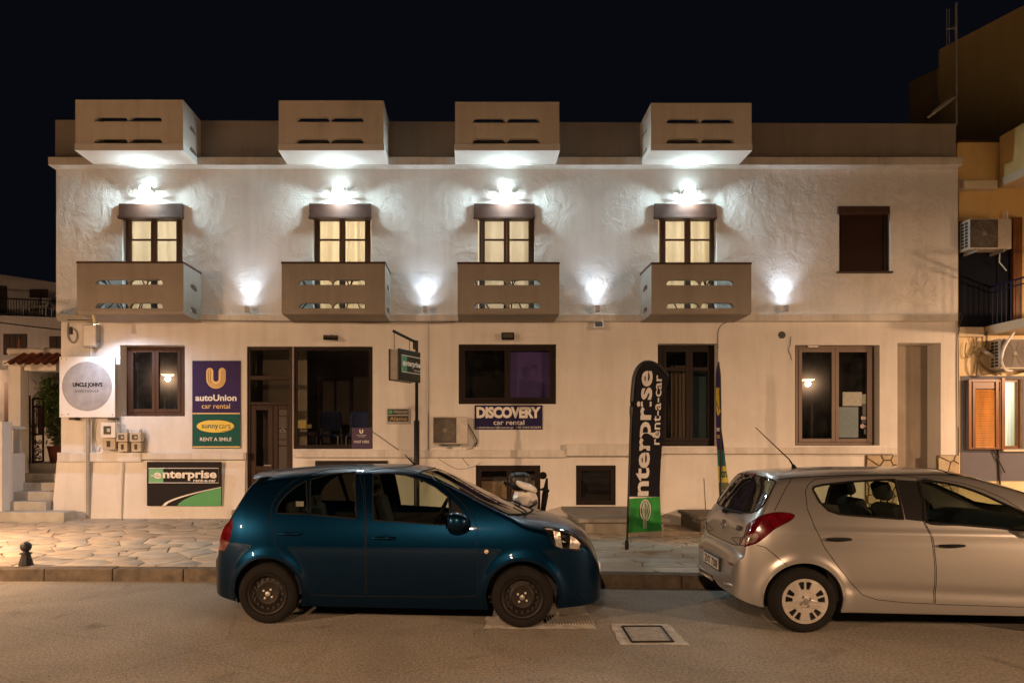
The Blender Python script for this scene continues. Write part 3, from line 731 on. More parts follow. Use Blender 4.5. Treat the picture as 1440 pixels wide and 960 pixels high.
w = window(413, 523.5, 487.5, 630.5, ys, M_darkframe, M_glassdark, fw=.055, sw=.02, splits=(), D=ys, label='large dark shop window with blue chairs behind it')
x0, x1, z0, z1 = PX(352, YL) - .3, PX(530, YL) + 1.5, PZ(643, YL) - .65, PZ(484, YL) + .1
mb = MB(); yb = YL + 3.6
mb.poly([(x0, yb, z0), (x1, yb, z0), (x1, yb, z1), (x0, yb, z1)]); mb.poly([(x0, YL + .12, z0), (x0, yb, z0), (x0, yb, z1), (x0, YL + .12, z1)]); mb.poly([(x1, YL + .12, z0), (x1, yb, z0), (x1, yb, z1), (x1, YL + .12, z1)])
mb.poly([(x0, YL + .12, z1), (x1, YL + .12, z1), (x1, yb, z1), (x0, yb, z1)]); mb.poly([(x0, YL + .12, z0), (x1, YL + .12, z0), (x1, yb, z0), (x0, yb, z0)])
mb.build('room_shell', M_room, bld, fix=False)
zfl = z0
mb = MB(); frame_bars(mb, PX(448, yb - .1), PX(496, yb - .1), zfl, PZ(530, yb - .1), yb - .08, yb - .01, .09); mb.box(PX(470, yb - .1), PX(472, yb - .1), yb - .09, yb - .01, zfl, PZ(530, yb - .1)); mb.build('inner_door', M_doorwood, bld)
# stone cladding at the foot of the right end
M_clad = [mat('cladding_stone_%d' % i, c, .7, var=.15, vscale=7, bump=.35, bscale=25, bdist=.006) for i, c in enumerate(((.50, .40, .26), (.44, .36, .25), (.52, .44, .31)))]
M_cladj = mat('cladding_joint', (.14, .09, .045), .9, var=.2)
for (ua, ub) in ((1216, 1261), (1316, 1348)):
    xa, xb = PX(ua, YL), PX(ub, YL); za, zb = -.1, PZ(639.5, YL)
    box('cladding_bed', M_cladj, xa, xb, YL - .012, YL + .0, za, zb, bld)
    st = []; z = za
    while z < zb + .1:
        x = xa - .1
        while x < xb + .2: st.append((x + random.uniform(-.08, .08), z + random.uniform(-.07, .07))); x += .27
        z += .22
    for i, (px, py) in enumerate(st):
        poly = [(xa, za), (xb, za), (xb, zb), (xa, zb)]
        for q, (qx, qy) in enumerate(st):
            if q != i and hypot(qx - px, qy - py) < 1: poly = clip(poly, (px + qx) / 2, (py + qy) / 2, qx - px, qy - py)
            if len(poly) < 3: break
        if len(poly) < 3: continue
        poly = inset(poly, .012)
        if not poly or len(poly) < 3: continue
        n = len(poly); ar = sum(poly[i_][0] * poly[(i_ + 1) % n][1] - poly[(i_ + 1) % n][0] * poly[i_][1] for i_ in range(n))
        if abs(ar) < .008: continue
        MB().prism(poly if ar > 0 else poly[::-1], YL - .03 - random.uniform(0, .01), YL - .006).build('cladding_stone', random.choice(M_clad), bld, bevel=.006)

# ---- balconies: balcony (slab) > parapet_panel (slotted front, two sides), coping
def slot(cx, cz, w, h):
    pts = [(cx - w / 2, cz - h / 2), (cx + w / 2, cz - h / 2)]
    r_ = h * .92
    for i in range(7):
        a = pi / 2 * i / 6; pts.append((cx + w / 2 - r_ + r_ * cos(a), cz + h / 2 - r_ + r_ * sin(a)))
    for i in range(7):
        a = pi / 2 + pi / 2 * i / 6; pts.append((cx - w / 2 + r_ + r_ * cos(a), cz + h / 2 - r_ + r_ * sin(a)))
    return pts
YB = DW - .87
M_upanel = plaster('upper_balcony_paint', (.76, .71, .64), .08, .3, .16)
def balcony(u0, u1, vt, vs0, vb, upper):
    """front corners in photo pixels at the front plane: top, top of the slab, bottom of the slab"""
    x0, x1 = PX(u0, YB), PX(u1, YB); zt, zs, zb = PZ(vt, YB), PZ(vs0, YB), PZ(vb, YB)
    if upper:
        slab = MB().box(x0 - .012, x1 + .012, YB - .012, DW + .04, zb, zs).build('balcony', M_soffit, bld, bevel=.006)
    else:                                        # soffit drops in a soft curve to the ledge on the wall
        prof = [(YB - .01, zs), (YB - .01, zb + .03), (YB + .03, zb - .01), (YB + .25, zb - .016), (DW - .08, zb - .022), (DW + .02, zb - .022), (DW + .02, zs)]
        mb = MB(); n = len(prof)
        mb.v += [(x0, p[0], p[1]) for p in prof] + [(x1, p[0], p[1]) for p in prof]
        mb.f += [tuple(range(n)), tuple(range(2 * n - 1, n - 1, -1))] + [(i, n + i, n + (i + 1) % n, (i + 1) % n) for i in range(n)]
        slab = mb.build('balcony', M_panel_shaded, bld, smooth=35)
    t = .085; w = x1 - x0; h = zt - zs; cap = .0 if upper else .04
    sw = .645; off = .335
    cx = (x0 + x1) / 2 - .02; rows = (zs + .06, zs + h * .565)
    outer = [(x0, zs), (x1, zs), (x1, zt - cap), (x0, zt - cap)]
    hl = [slot(cx + s_ * off, z, sw, .105) for s_ in (-1, 1) for z in rows]
    vs_, fs = flat_shape(outer, hl, t)
    MB().add([(p[0], YB + t / 2 + p[2], p[1]) for p in vs_], fs).build('parapet_panel', M_upanel if upper else M_panel_shaded, slab)
    ya, yb_ = YB + t, DW
    cyy = (ya + yb_) / 2
    hs = [slot(cyy, z, .32, .105) for z in rows]
    for xs_ in (x0 + t / 2, x1 - t / 2):
        vs_, fs = flat_shape([(ya, zs), (yb_, zs), (yb_, zt - cap), (ya, zt - cap)], hs, t)
        MB().add([(xs_ + p[2], p[0], p[1]) for p in vs_], fs).build('parapet_panel', M_upanel if upper else M_panel_shaded, slab)
    if not upper:
        mb = MB(); mb.box(x0 - .008, x1 + .008, YB - .008, YB + t + .004, zt - cap, zt); mb.box(x0 - .008, x0 + t + .004, YB + t + .004, DW, zt - cap, zt); mb.box(x1 - t - .004, x1 + .008, YB + t + .004, DW, zt - cap, zt)
        mb.build('coping', M_shutbox, slab)
    return slab
UPB = [(106, 257.5, 140.5), (392, 539.5, 141.5), (640, 786.5, 143.5), (915.5, 1057, 145)]
for u0, u1, vt in UPB: balcony(u0, u1, vt, 202 if u0 < 300 else 202.5, 212, True)
LOB = [(108, 258, 367.5), (396, 541.5, 368), (643.5, 786.5, 368.5), (916, 1056.5, 369)]
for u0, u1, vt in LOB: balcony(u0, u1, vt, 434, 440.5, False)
# pipes, wires, holes on the facade
mb = MB(); yq = YL - .03; mb.tube([(PX(601, yq), yq, PZ(453, yq)), (PX(601, yq), yq, PZ(633, yq))], .013, 6); mb.build('conduit', M_wall2, bld)
MB().lathe([(.06, 0), (.075, .0), (.075, -.01), (.055, -.012)], (PX(1099.5, YL), YL, PZ(471, YL)), (0, 1, 0), 20).build('vent_hole', M_black, bld)
def wire(pts, D, r_, name, m, parent, n=6):
    P = [(PX(u, D), D, PZ(v, D)) for u, v in pts]; out = []
    for i in range(len(P) - 1):
        p0 = P[max(i - 1, 0)]; p1 = P[i]; p2 = P[i + 1]; p3 = P[min(i + 2, len(P) - 1)]
        for k in range(n):
            t = k / n
            out.append(tuple(.5 * ((2 * p1[a]) + (-p0[a] + p2[a]) * t + (2 * p0[a] - 5 * p1[a] + 4 * p2[a] - p3[a]) * t * t + (-p0[a] + 3 * p1[a] - 3 * p2[a] + p3[a]) * t ** 3) for a in range(3)))
    out.append(P[-1])
    return MB().tube(out, r_, 5).build(name, m, parent)
M_wire = mat('dark_wire', (.05, .04, .03), .6, var=.1)
wire([(1036, 451), (1020, 454), (1011, 462), (1009.5, 478), (1010, 490)], YL - .012, .006, 'wire', M_wire, bld)
wire([(1112, 473), (1111, 485), (1109, 492), (1112, 500), (1113, 506)], YL - .012, .005, 'wire', M_wire, bld)
wire([(95, 450), (300, 450.5), (410, 452), (600, 452.5), (650, 452)], DW - .125, .008, 'wire', M_wire, bld)
wire([(487, 452.5), (560, 455), (640, 453)], DW - .10, .006, 'wire', M_wire, bld)
wire([(524, 607), (560, 632), (588, 652), (620, 676)], YL - .02, .006, 'wire', M_wire, bld)
for pts in ([(617, 645), (637, 657), (651, 659), (668, 655), (676, 650)], [(645, 636), (655, 650), (660, 655)], [(652, 640), (656, 632), (664, 630), (671, 620)]):
    wire([(a, b) for a, b in pts], YL - .004, .0045, 'plaster_crack', M_wire, bld)
wire([(990, 672), (991.5, 700), (993, 724)], YL - .006, .006, 'plaster_crack', M_wire, bld)
wire([(1349, 452), (1350, 440), (1353, 446), (1350, 455), (1348, 470)], DW - .05, .008, 'wire', M_wire, bld)
wire([(1347, 473), (1346.5, 520), (1347, 600)], YL - .02, .012, 'conduit', M_wall2, bld)
# ------------------------------------------------------------------ lamps that are lit
M_led = emit('opal_glass_lit', LED_COL, LED_L)
M_ledf = emit('front_lens_lit', LED_COL, 680.0)
WALL_L = ['white opal wall lamp above the upper window over the round guesthouse sign end', 'white opal wall lamp above the upper window over the shop door',
          'white opal wall lamp above the upper window over the purple office window', 'white opal wall lamp above the upper window over the tall black flag']
for i, (u, v) in enumerate(((210, 269.5), (478, 270.5), (710.5, 272), (966, 273))):
    x, z = PX(u, DW), PZ(v, DW)
    t = empty('wall_lamp', (x, DW, z), WALL_L[i], 'wall lamp', 'wall lamps above the upper windows')
    box('back_plate', M_whitemetal, x - .12, x + .12, DW - .02, DW, z - .06, z + .06, t, .004)
    mb = MB()
    prof = [(DW - .10, z - .052), (DW - .17, z - .05), (DW - .20, z - .03), (DW - .20, z + .03), (DW - .17, z + .05), (DW - .10, z + .052)]
    n = len(prof); mb.v += [(x - .105, p[0], p[1]) for p in prof] + [(x + .105, p[0], p[1]) for p in prof]
    mb.f += [(k, n + k, n + k + 1, k + 1) for k in range(n - 1)]
    mb.build('diffuser', M_led, t)
    MB().poly([(x - .105, DW - .11, z - .082), (x + .105, DW - .11, z - .082), (x + .105, DW - .212, z - .028), (x - .105, DW - .212, z - .028)]).build('front_lens', M_ledf, t, fix=False)
    box('lamp_base', M_whitemetal, x - .105, x + .105, DW - .10, DW - .02, z - .05, z + .05, t, .006)
    for s in (-1, 1):
        box('end_cap', M_whitemetal, x + s * .106, x + s * .118, DW - .204, DW - .09, z - .056, z + .056, t)
        l = bpy.data.lights.new('side_beam', 'SPOT'); l.energy = 135; l.color = LED_COL; l.shadow_soft_size = .03; l.spot_size = radians(92); l.spot_blend = 1.0   # added beams, not lenses, widen the lamp's wash along the wall
        o = bpy.data.objects.new('side_beam', l); col.objects.link(o); o.parent = t; o.location = (s * .155, -.17, -.01); o.rotation_euler = Vector((s * .92, -.33, -.22)).to_track_quat('-Z', 'Y').to_euler()
M_up = emit('lit_lamp_lens', UP_COL, UP_L)
UPL = ['small silver uplight on the ledge nearest the round guesthouse sign', 'small silver uplight on the ledge above the hanging shop sign',
       'small silver uplight on the ledge above the white square floodlight', 'small silver uplight on the ledge between the last balcony and shuttered window']
for i, (u, v) in enumerate(((347.5, 436), (598, 436), (840.5, 435), (1105.5, 434.5))):
    y = DW - .20; x, z = PX(u, y), PZ(v, y)
    t = empty('uplight', (x, y, z), UPL[i], 'uplight', 'uplights on the middle ledge')
    MB().lathe([(.0, -.05), (.03, -.05), (.05, -.045), (.05, .075), (.043, .08), (.043, .066)], (x, y, z), (0, 0, 1), 20, caps=False).build('housing', M_greyplastic, t, smooth=40)
    MB().lathe([(.0, .068), (.043, .068)], (x, y, z), (0, 0, 1), 16, caps=False).build('lens', M_up, t, fix=False)
    MB().box(x - .015, x + .015, y + .03, DW, z - .03, z - .005).build('bracket', M_greyplastic, t)
    l = bpy.data.lights.new('uplight_beam', 'SPOT'); l.energy = 44; l.color = UP_COL; l.shadow_soft_size = .035; l.spot_size = radians(86); l.spot_blend = 1.0
    o = bpy.data.objects.new('uplight_beam', l); col.objects.link(o); o.parent = t; o.location = (0, 0, .085); o.rotation_euler = (pi - radians(5), 0, 0)
# lamp on a bracket over the round sign
ysp = DW - .80
x, z = PX(133.5, ysp), PZ(452, ysp)
t = empty('spot_lamp', (x, DW, z), 'small bulb lamp on a white bracket lighting the round guesthouse sign', 'spotlight')
MB().tube([(PX(112, DW), DW - .02, PZ(441, DW)), (x - .03, ysp + .02, z + .12)], .012, 6).build('bracket', M_white, t)
MB().tube([(PX(122, DW), DW - .02, PZ(446, DW)), (x + .02, ysp + .03, z + .12)], .012, 6).build('bracket', M_white, t)
dr = Vector((.16, .20, -.96)).normalized()
MB().lathe([(.0, -.13), (.025, -.13), (.03, -.04), (.055, .05), (.06, .055)], (x, ysp, z), dr, 18, caps=False).build('lamp_shade', mat('glow_tinted_shade', (.75, .68, .45), .4, var=.04), t, smooth=50)  # warm glow of the lit lamp head is put into its colour
MB().lathe([(0, .03), (.045, .035), (.05, .045)], (x, ysp, z), dr, 16, caps=False).build('bulb', emit('bulb_lit', SPOT_COL, SPOT_L), t, fix=False)

l = bpy.data.lights.new('sign_beam', 'SPOT'); l.energy = 150; l.color = SPOT_COL; l.shadow_soft_size = .04; l.spot_size = radians(150); l.spot_blend = .8
o = bpy.data.objects.new('sign_beam', l); col.objects.link(o); o.parent = t; o.location = Vector((x, ysp, z)) + dr * .07 - Vector((x, DW, z))
o.rotation_euler = Vector((.22, .10, -1)).to_track_quat('-Z', 'Y').to_euler()

# street lamps: two across the road (seen only as reflections in the panes), one just outside the picture on the pavement
M_street = emit('street_lamp_lens', STREET_COL, 45.0)
def street_lamp(X, Y, Z, aim, W, label, ang=153, tilt=24, ground=.13):
    t = empty('street_lamp', (X, Y, 0), label, 'street lamp', 'street lamps along the road')
    d = Vector((aim[0] - X, aim[1] - Y, 0)).normalized(); hx = Vector((X, Y, 0)) + d * .9
    MB().lathe([(.11, ground), (.11, ground + .5), (.06, ground + .55), (.045, Z + .2)], (X, Y, 0), (0, 0, 1), 14).build('post', M_blackmetal, t, smooth=40)
    MB().tube([(X, Y, Z + .1), (X + d.x * .3, Y + d.y * .3, Z + .33), (X + d.x * .9, Y + d.y * .9, Z + .3)], .03, 8).build('arm', M_blackmetal, t)
    MB().lathe([(.05, .32), (.12, .25), (.36, .10), (.38, .06)], (hx.x, hx.y, Z), (0, 0, 1), 24, caps=False).build('lamp_shade', M_blackmetal, t, smooth=50)
    MB().lathe([(.30, .08), (.28, .04), (.18, -.0), (0, -.02)], (hx.x, hx.y, Z), (0, 0, 1), 20, caps=False).build('lamp_glass', M_street, t, smooth=60)
    l = bpy.data.lights.new('street_light', 'SPOT'); l.energy = W; l.color = STREET_COL; l.shadow_soft_size = .11; l.spot_size = radians(ang); l.spot_blend = 1.0
    o = bpy.data.objects.new('street_light', l); col.objects.link(o); o.parent = t
    o.location = Vector((hx.x, hx.y, Z - .14)) - Vector((X, Y, 0))
    ax = Vector((d.x * sin(radians(tilt)), d.y * sin(radians(tilt)), -cos(radians(tilt))))
    o.rotation_euler = ax.to_track_quat('-Z', 'Y').to_euler()
    return t
street_lamp(-15.2, -4.6, 4.95, (-4, 12), STREET_W, 'street lamp across the road mirrored in the window beside the round sign')
street_lamp(16.6, -4.6, 4.7, (4, 12), STREET_W * .93, 'street lamp across the road mirrored in the window with pinned papers')
street_lamp(-1.35, -5.2, 4.9, (-1, 12), STREET_W * .18, 'street lamp across the road behind the viewpoint, between the other two')
street_lamp(-11.0, 9.2, 4.4, (-6.5, 8.0), STREET_NEAR_W * 2.6, 'street lamp on the near pavement beyond the small bollard', ang=112, tilt=10, ground=.16)
street_lamp(-17.6, 22.0, 4.6, (-20.5, 31), 900, 'added out-of-view street lamp beyond the gate brightening the far house', ang=170, tilt=55, ground=0)  # invented lamp, added only to brighten the far house
street_lamp(14.4, 9.6, 3.95, (12.6, 13), STREET_NEAR_W * .6, 'street lamp on the near pavement in front of the yellow house', ang=168, tilt=46, ground=.16)

# ------------------------------------------------------------------ things fixed to the facade
def flood(u, v, w, h, label, m, tiltx=-20, yaw=0):
    y = DW - .12; x, z = PX(u, y), PZ(v, y)
    t = empty('floodlight', (x, DW, z), label, 'floodlight', 'unlit floodlights under the ledge')
    R = Matrix.Rotation(radians(yaw), 3, 'Z') @ Matrix.Rotation(radians(tiltx), 3, 'X')
    MB().obox((x, y, z), (w, .05, h), R).build('housing', m, t, bevel=.006)
    MB().obox(Vector((x, y, z)) + R @ Vector((0, -.027, 0)), (w * .8, .004, h * .72), R).build('lens', mat('dark_lens', (.10, .09, .08), .2, var=.1), t)
    MB().tube([(x - w * .45, y + .01, z), (x - w * .45, y + .08, z + .05), (x + w * .45, y + .08, z + .05), (x + w * .45, y + .01, z)], .008, 5).build('yoke', m, t)
    MB().box(x - .02, x + .02, y + .07, YL, z + .03, z + .07).build('bracket', m, t)
flood(465, 474.5, .30, .14, 'flat black floodlight above the big shop window', M_blackmetal, -55, 12)
flood(714, 472.5, .26, .15, 'black floodlight above the purple office window', M_blackmetal, -18)
flood(842, 456.5, .19, .17, 'white square floodlight hung right under the ledge uplight', M_whitemetal, -25, -8)

# utility box, cable loop, meters, pipes at the corner
t = empty('junction_box', (PX(125, YL), YL, PZ(472, YL)), 'pale grey utility cabinet high on the corner above the round sign', 'utility box')
y0 = YL - .16
box('cabinet', M_greyplastic, PX(116, y0), PX(136, y0), y0, YL, PZ(488, y0), PZ(456, y0), t, .012)
box('lid', M_whitemetal, PX(117.5, y0), PX(135, y0), y0 - .02, y0, PZ(486.5, y0), PZ(457, y0), t, .008)
MB().tube([(PX(126, y0), y0 + .06, PZ(487, y0)), (PX(125, y0), y0 + .08, PZ(503, y0))], .022, 8).build('pipe', M_whitemetal, t)
wire([(140, 478), (136, 484), (132, 490), (128, 488)], y0 + .05, .007, 'cable', M_wire, t)
t = empty('cable_loop', (PX(103, YL), YL, PZ(470, YL)), 'looped grey cable with a clamp on the wall corner above the round sign', 'cable')
wire([(96, 453), (95, 466), (97, 477), (103, 482), (108, 475), (107, 466), (103, 462)], YL - .03, .013, 'cable', M_pipe, t)
box('clamp', M_blackmetal, PX(99, YL), PX(102, YL), YL - .05, YL, PZ(470, YL), PZ(460, YL), t)
ym = YL - .20
METERS = [(141, 162, 594, 615.5, 'tall beige electricity meter with a second box below it, nearest the sign post'), (163, 179, 608, 635, 'small beige electricity meter, middle one of the three by the sign post'), (182, 198, 608, 635, 'small beige electricity meter, farthest of the three from the sign post')]
for i, (a, b, c, d, lab) in enumerate(METERS):
    t = empty('electricity_meter', (PX((a + b) / 2, YL), YL, PZ(d, YL)), lab, 'electricity meter', 'electricity meters under the first window')
    y0 = YL - (.24 if i == 0 else .2)
    X0, X1 = PX(a, y0), PX(b, y0)
    vs2 = [(c, d), (616, 632)] if i == 0 else [(c, (c + d) / 2 - .5), ((c + d) / 2, d)]
    for k, (e, f) in enumerate(vs2):
        o = box('meter_case', M_whitemetal if (i == 0 and k == 0) else M_beigeplastic, X0 + (.02 if k else 0), X1 - (.02 if k else 0), y0 + (.04 if k else 0), YL, PZ(f, y0), PZ(e, y0), t, .008)
        w_, h_ = X1 - X0, PZ(e, y0) - PZ(f, y0); zc = PZ((e + f) / 2, y0)
        box('meter_window', M_black if k == 0 else M_blackmetal, X0 + w_ * (.22 if k == 0 else .36), X0 + w_ * (.72 if k == 0 else .60), y0 + (.04 if k else 0) - .006, y0 + .06, zc - h_ * .26 + .0, zc + h_ * .28, o)
        if k == 0: box('dial', M_beigeplastic, X0 + w_ * .46, X0 + w_ * .66, y0 - .009, y0, zc - h_ * .1, zc + h_ * .12, o)
    MB().lathe([(.03, 0), (.03, .05), (.015, .08)], (X1 - .05, YL - .1, PZ(c, y0)), (0, 0, 1), 10).build('cap', M_greyplastic, t)
    if i: MB().tube([(PX((a + b) / 2, YL) + .05, YL - .05, PZ(d, YL) + .03), (PX((a + b) / 2, YL) + .05, YL - .05, PZ(641, YL))], .02, 6).build('pipe', M_white, t)
wire([(198, 610), (203.5, 616), (204, 628), (199, 635), (188, 636), (160, 636.5)], YL - .05, .01, 'meter_cable', M_pipe, bld)
wire([(129, 612), (132, 622), (130, 634), (136, 637), (141, 628)], YL - .02, .01, 'meter_cable', M_white, bld)
wire([(136, 590), (133, 610), (136, 634), (143, 636)], YL - .02, .008, 'meter_cable', M_white, bld)
MB().tube([(PX(170.5, YL - .13), YL - .15, .1), (PX(171.5, YL - .1), YL - .12, PZ(650, YL - .12))], .022, 8).build('pipe', M_wall2, bld)
box('outlet_box', M_greyplastic, PX(343, YL - .1), PX(347, YL - .1), YL - .14, YL - .02, PZ(645, YL - .1), PZ(636, YL - .1), bld)

# ------------------------------------------------------------------ signs on the wall
def board(name, u0, u1, v0, v1, D, thick, m, label, cat='sign', bevel=.003):
    t = empty(name, (PX((u0 + u1) / 2, D), D, PZ(v1, D)), label, cat)
    o = box('board', m, PX(u0, D), PX(u1, D), D, D + thick, PZ(v1, D), PZ(v0, D), t, bevel); return t
e_ = .003
D = YL - .20
t = board('guesthouse_sign', 83.5, 161.5, 501.5, 586.5, D, .04, M_white, 'white square sign with a grey stone-textured disc at the building corner')
vs_, fs = flat_shape([(PX(a, D), PZ(b, D)) for a, b in ellipse_px(122.5, 543, 35.2, 34.7, 64)])
MB().add([(p[0], D - e_, p[1]) for p in vs_], fs).build('disc', M_greyprint, t, fix=False)
for s in ('UNCLE JOHN\'S',): lettering(s, 102.3, 144.2, 537.5, 545.3, D - 2 * e_, M_blackprint, t, .05)
lettering('GUESTHOUSE', 105.5, 138.5, 548.2, 551.2, D - 2 * e_, M_blackprint, t, .02, 0, 1.5)
for i in range(3):
    v = 539.3 + i * 2.2; lettering('THE'[i], 97.5, 100.5, v, v + 1.6, D - 2 * e_, M_greytext, t)
for a, b in ((86.5, 504), (150, 504), (158, 504), (93, 505), (87, 583), (96, 582), (158, 583)): MB().lathe([(.012, 0), (.008, -.006)], (PX(a, D), D, PZ(b, D)), (0, 1, 0), 8).build('screw', M_blackmetal, t)
MB().tube([(PX(123.5, D + .06), D + .08, PZ(727, D + .06)), (PX(123.5, D + .06), D + .08, PZ(505, D + .06))], .042, 10).build('post', M_pipe, t)
for u in (100, 155): box('bracket', M_blackmetal, PX(u - 5, D), PX(u + 5, D), D + .04, YL, PZ(590, D), PZ(587.5, D), t)

D = YL - .035
t = board('rental_sign', 270.3, 337.7, 507, 630, D, .035, M_purple, 'tall wall sign, purple above and green below, beside the first window')
box('green_field', M_green2, PX(270.8, D), PX(338, D), D - e_, D, PZ(630, D), PZ(581.5, D), t)
box('gold_stripe', M_gold, PX(271, D), PX(337.4, D), D - 2 * e_, D - e_, PZ(581.9, D), PZ(580.2, D), t)
box('gold_stripe', M_gold, PX(271, D), PX(338, D), D - 2 * e_, D - e_, PZ(629, D), PZ(627.2, D), t)
def ushape(cu, top, bot, w, hw):   # U outline: outer half width w, stroke hw
    r_ = w; out = [(cu - w, top + hw)]
    cyv = bot - w
    pts = [(cu - w, top + hw * .5)] + [(cu - w + w * (1 - cos(a)), cyv + w * sin(a)) for a in [pi * k / 24 for k in range(25)]] + [(cu + w, top + hw * .5)]
    pts += [(cu + w - hw * .5 + hw * .5 * cos(a), top + hw * .5 - hw * .5 * sin(a)) for a in [pi * k / 8 for k in range(9)]]
    wi = w - hw
    pts += [(cu + wi - wi * (1 - cos(a)), cyv + wi * sin(a)) for a in [pi * k / 24 for k in range(25)]]
    pts += [(cu - w + hw * .5 + hw * .5 * cos(a), top + hw * .5 - hw * .5 * sin(a)) for a in [pi * k / 8 for k in range(9)]]
    return pts
shape_on(ushape(303.7, 517, 546.2, 13.6, 9.9), D - e_, M_gold, t, 'emblem')
for w_ in (11.2, 8.2):
    yy = D - 2 * e_
    P = [(303.7 - w_, 520)] + [(303.7 - w_ * cos(a), 532.6 + w_ * sin(a)) for a in [pi * k / 16 for k in range(17)]] + [(303.7 + w_, 520)]
    MB().tube([(PX(a, yy), yy, PZ(b, yy)) for a, b in P], .007, 4).build('emblem_line', M_goldline, t)
lettering('autoUnion', 274.6, 332.6, 554.5, 563.6, D - e_, M_whiteprint, t, .03)
lettering('car rental', 283.7, 323.5, 567, 574.3, D - e_, M_gold, t, .005)
shape_on(ellipse_px(303.4, 599, 27, 8.8), D - 2 * e_, M_green2, t, 'oval')
shape_on(ellipse_px(303.2, 599, 26.6, 8.9), D - 2 * e_ - .001, M_yellow, t, 'oval')
MB().tube([(PX(a, D - .009), D - .009, PZ(b, D - .009)) for a, b in ellipse_px(304, 598.5, 25.2, 8.2, 40, -1.9, 1.4)], .004, 4).build('oval_line', M_green2, t)
lettering('sunny', 283.5, 307, 597, 604, D - 3 * e_, M_green2, t, .012); lettering('cars', 308, 324, 597, 602.3, D - 3 * e_, M_green2, t, -.006)
lettering('RENT A SMILE', 281.2, 325.6, 614.7, 619.8, D - 2 * e_, M_whiteprint, t, .012)

D = YL - .16
t = board('hire_sign', 206.5, 311, 649, 711, D, .03, M_blackprint, 'black wide sign with a green corner low on the wall by the door')
lf = [(0, 0), (1, 0), (1, 1), (0, 1)]
yy = D - 2 * e_
MB().tube([(PX(a, yy), yy, PZ(b, yy)) for a, b in ((209, 658), (307.5, 658), (307.5, 678.5), (209, 678.5))], .008, 4, closed=True).build('border', M_whiteprint, t)
box('green_field', M_greenprint2, PX(209, D), PX(229.5, D), D - e_, D, PZ(678.5, D), PZ(658, D), t)
lettering('e', 215.8, 226.6, 664, 672.6, D - 2 * e_, M_whiteprint, t, .03)
box('letter_bar', M_whiteprint, PX(212.5, D), PX(218, D), D - 2 * e_, D - e_, PZ(669, D), PZ(667.6, D), t)
lettering('nterprise', 229, 304.6, 661, 675.5, D - 2 * e_, M_whiteprint, t, .035)
lettering('rent-a-car', 272, 304, 673.4, 677.3, D - 2 * e_ - .001, M_whiteprint, t, .02)
arc = lambda u0, v0, u1, v1, k: [(u0 + (u1 - u0) * s_, v0 + (v1 - v0) * (s_ ** k)) for s_ in [i / 20 for i in range(21)]]
top = arc(249, 711, 311, 684, .62)
shape_on(top + [(311, 711)], D - e_, M_greenprint, t, 'green_field')
a1 = arc(227.5, 711, 311, 684.3, .60); a2 = arc(232.5, 711, 311, 685, .64)
shape_on(a1 + a2[::-1], D - 1.5 * e_, M_whiteprint, t, 'road_stripe')

D = YL - .03
t = board('office_sign', 667.5, 763, 569.5, 603.6, D, .03, M_navy, 'dark blue sign below the purple office window')
lettering('DISCOVERY', 670, 760.5, 571.7, 587.8, D - e_, M_whiteprint, t, .055, 0, .95)
lettering('car rental', 694, 737.3, 590.2, 597, D - e_, M_whiteprint, t, .005)
lettering('e-mail:disco1@otenet.gr', 670, 722.5, 599.2, 602.8, D - e_, M_whiteprint, t)
lettering('+30 2424 023033', 725.5, 760.5, 599.2, 602, D - e_, M_whiteprint, t)
t = board('brand_plaque', 544, 576.3, 574, 596, D, .03, M_greyplastic, 'small framed plaque with two dark strips beside the shop window')
for (a, b) in ((575.2, 583), (584.3, 592.6)): box('strip', mat('dark_green_print', (.012, .022, .014), .4, var=.1), PX(545.3, D), PX(574.6, D), D - e_, D, PZ(b, D), PZ(a, D), t)
lettering('National', 553, 573.5, 576.6, 580.3, D - 2 * e_, M_greyplastic, t, .015, .25); lettering('Alamo', 548, 572.5, 586, 591, D - 2 * e_, M_goldline, t, .01)
lettering('car rental', 560, 573, 581, 582.3, D - 2 * e_, M_greyplastic, t)
box('green_field', M_greenprint, PX(546.5, D), PX(551.5, D), D - 2 * e_, D - e_, PZ(581.5, D), PZ(576.5, D), t)
# notices in the shop window
yy = ys - .008
t = board('window_poster', 494.5, 523, 601, 630.5, ys - .014, .008, mat('violet_poster', (.045, .020, .075), .4, var=.06), 'violet WAIT HERE notice in the lower corner of the shop window', 'poster')
yy = ys - .017
shape_on(ushape(508, 603.5, 609.3, 2.7, 1.7), yy, M_whiteprint, t, 'emblem')
lettering('autoUnion', 501.5, 515, 610.5, 612.3, yy, M_whiteprint, t); lettering('car rental', 504, 513, 613, 614.3, yy, M_whiteprint, t)
lettering('WAIT HERE', 497.5, 519, 619, 622.7, yy, M_whiteprint, t, .005)

# hanging sign on its own post
Dp = 12.0
px_ = PX(586, Dp)
t = empty('hanging_sign', (px_, Dp, pave_z(px_, Dp)), 'black lightbox sign hung from an arm on a dark post', 'sign')
MB().lathe([(.05, pave_z(px_, Dp)), (.05, PZ(592, Dp)), (.03, PZ(590, Dp)), (.027, PZ(479, Dp))], (px_, Dp, 0), (0, 0, 1), 12).build('post', M_blackmetal, t, smooth=40)
Dn = 11.38
nx0, ny0 = PX(553.5, Dn), Dn
ez = PZ(465.5, Dn)
MB().tube([(px_, Dp, PZ(490, Dp)), (px_ - .02, Dp - .01, PZ(481, Dp)), (nx0, ny0, ez)], .026, 8).build('arm', M_blackmetal, t)
MB().obox((px_ - .03, Dp - .02, PZ(485, Dp)), (.07, .07, .16)).build('knuckle', M_blackmetal, t, bevel=.008)
dv = Vector((px_ - nx0, Dp - ny0, 0)); Ls = dv.length - .06; dv.normalize(); nv = Vector((dv.y, -dv.x, 0)) # face towards the camera side
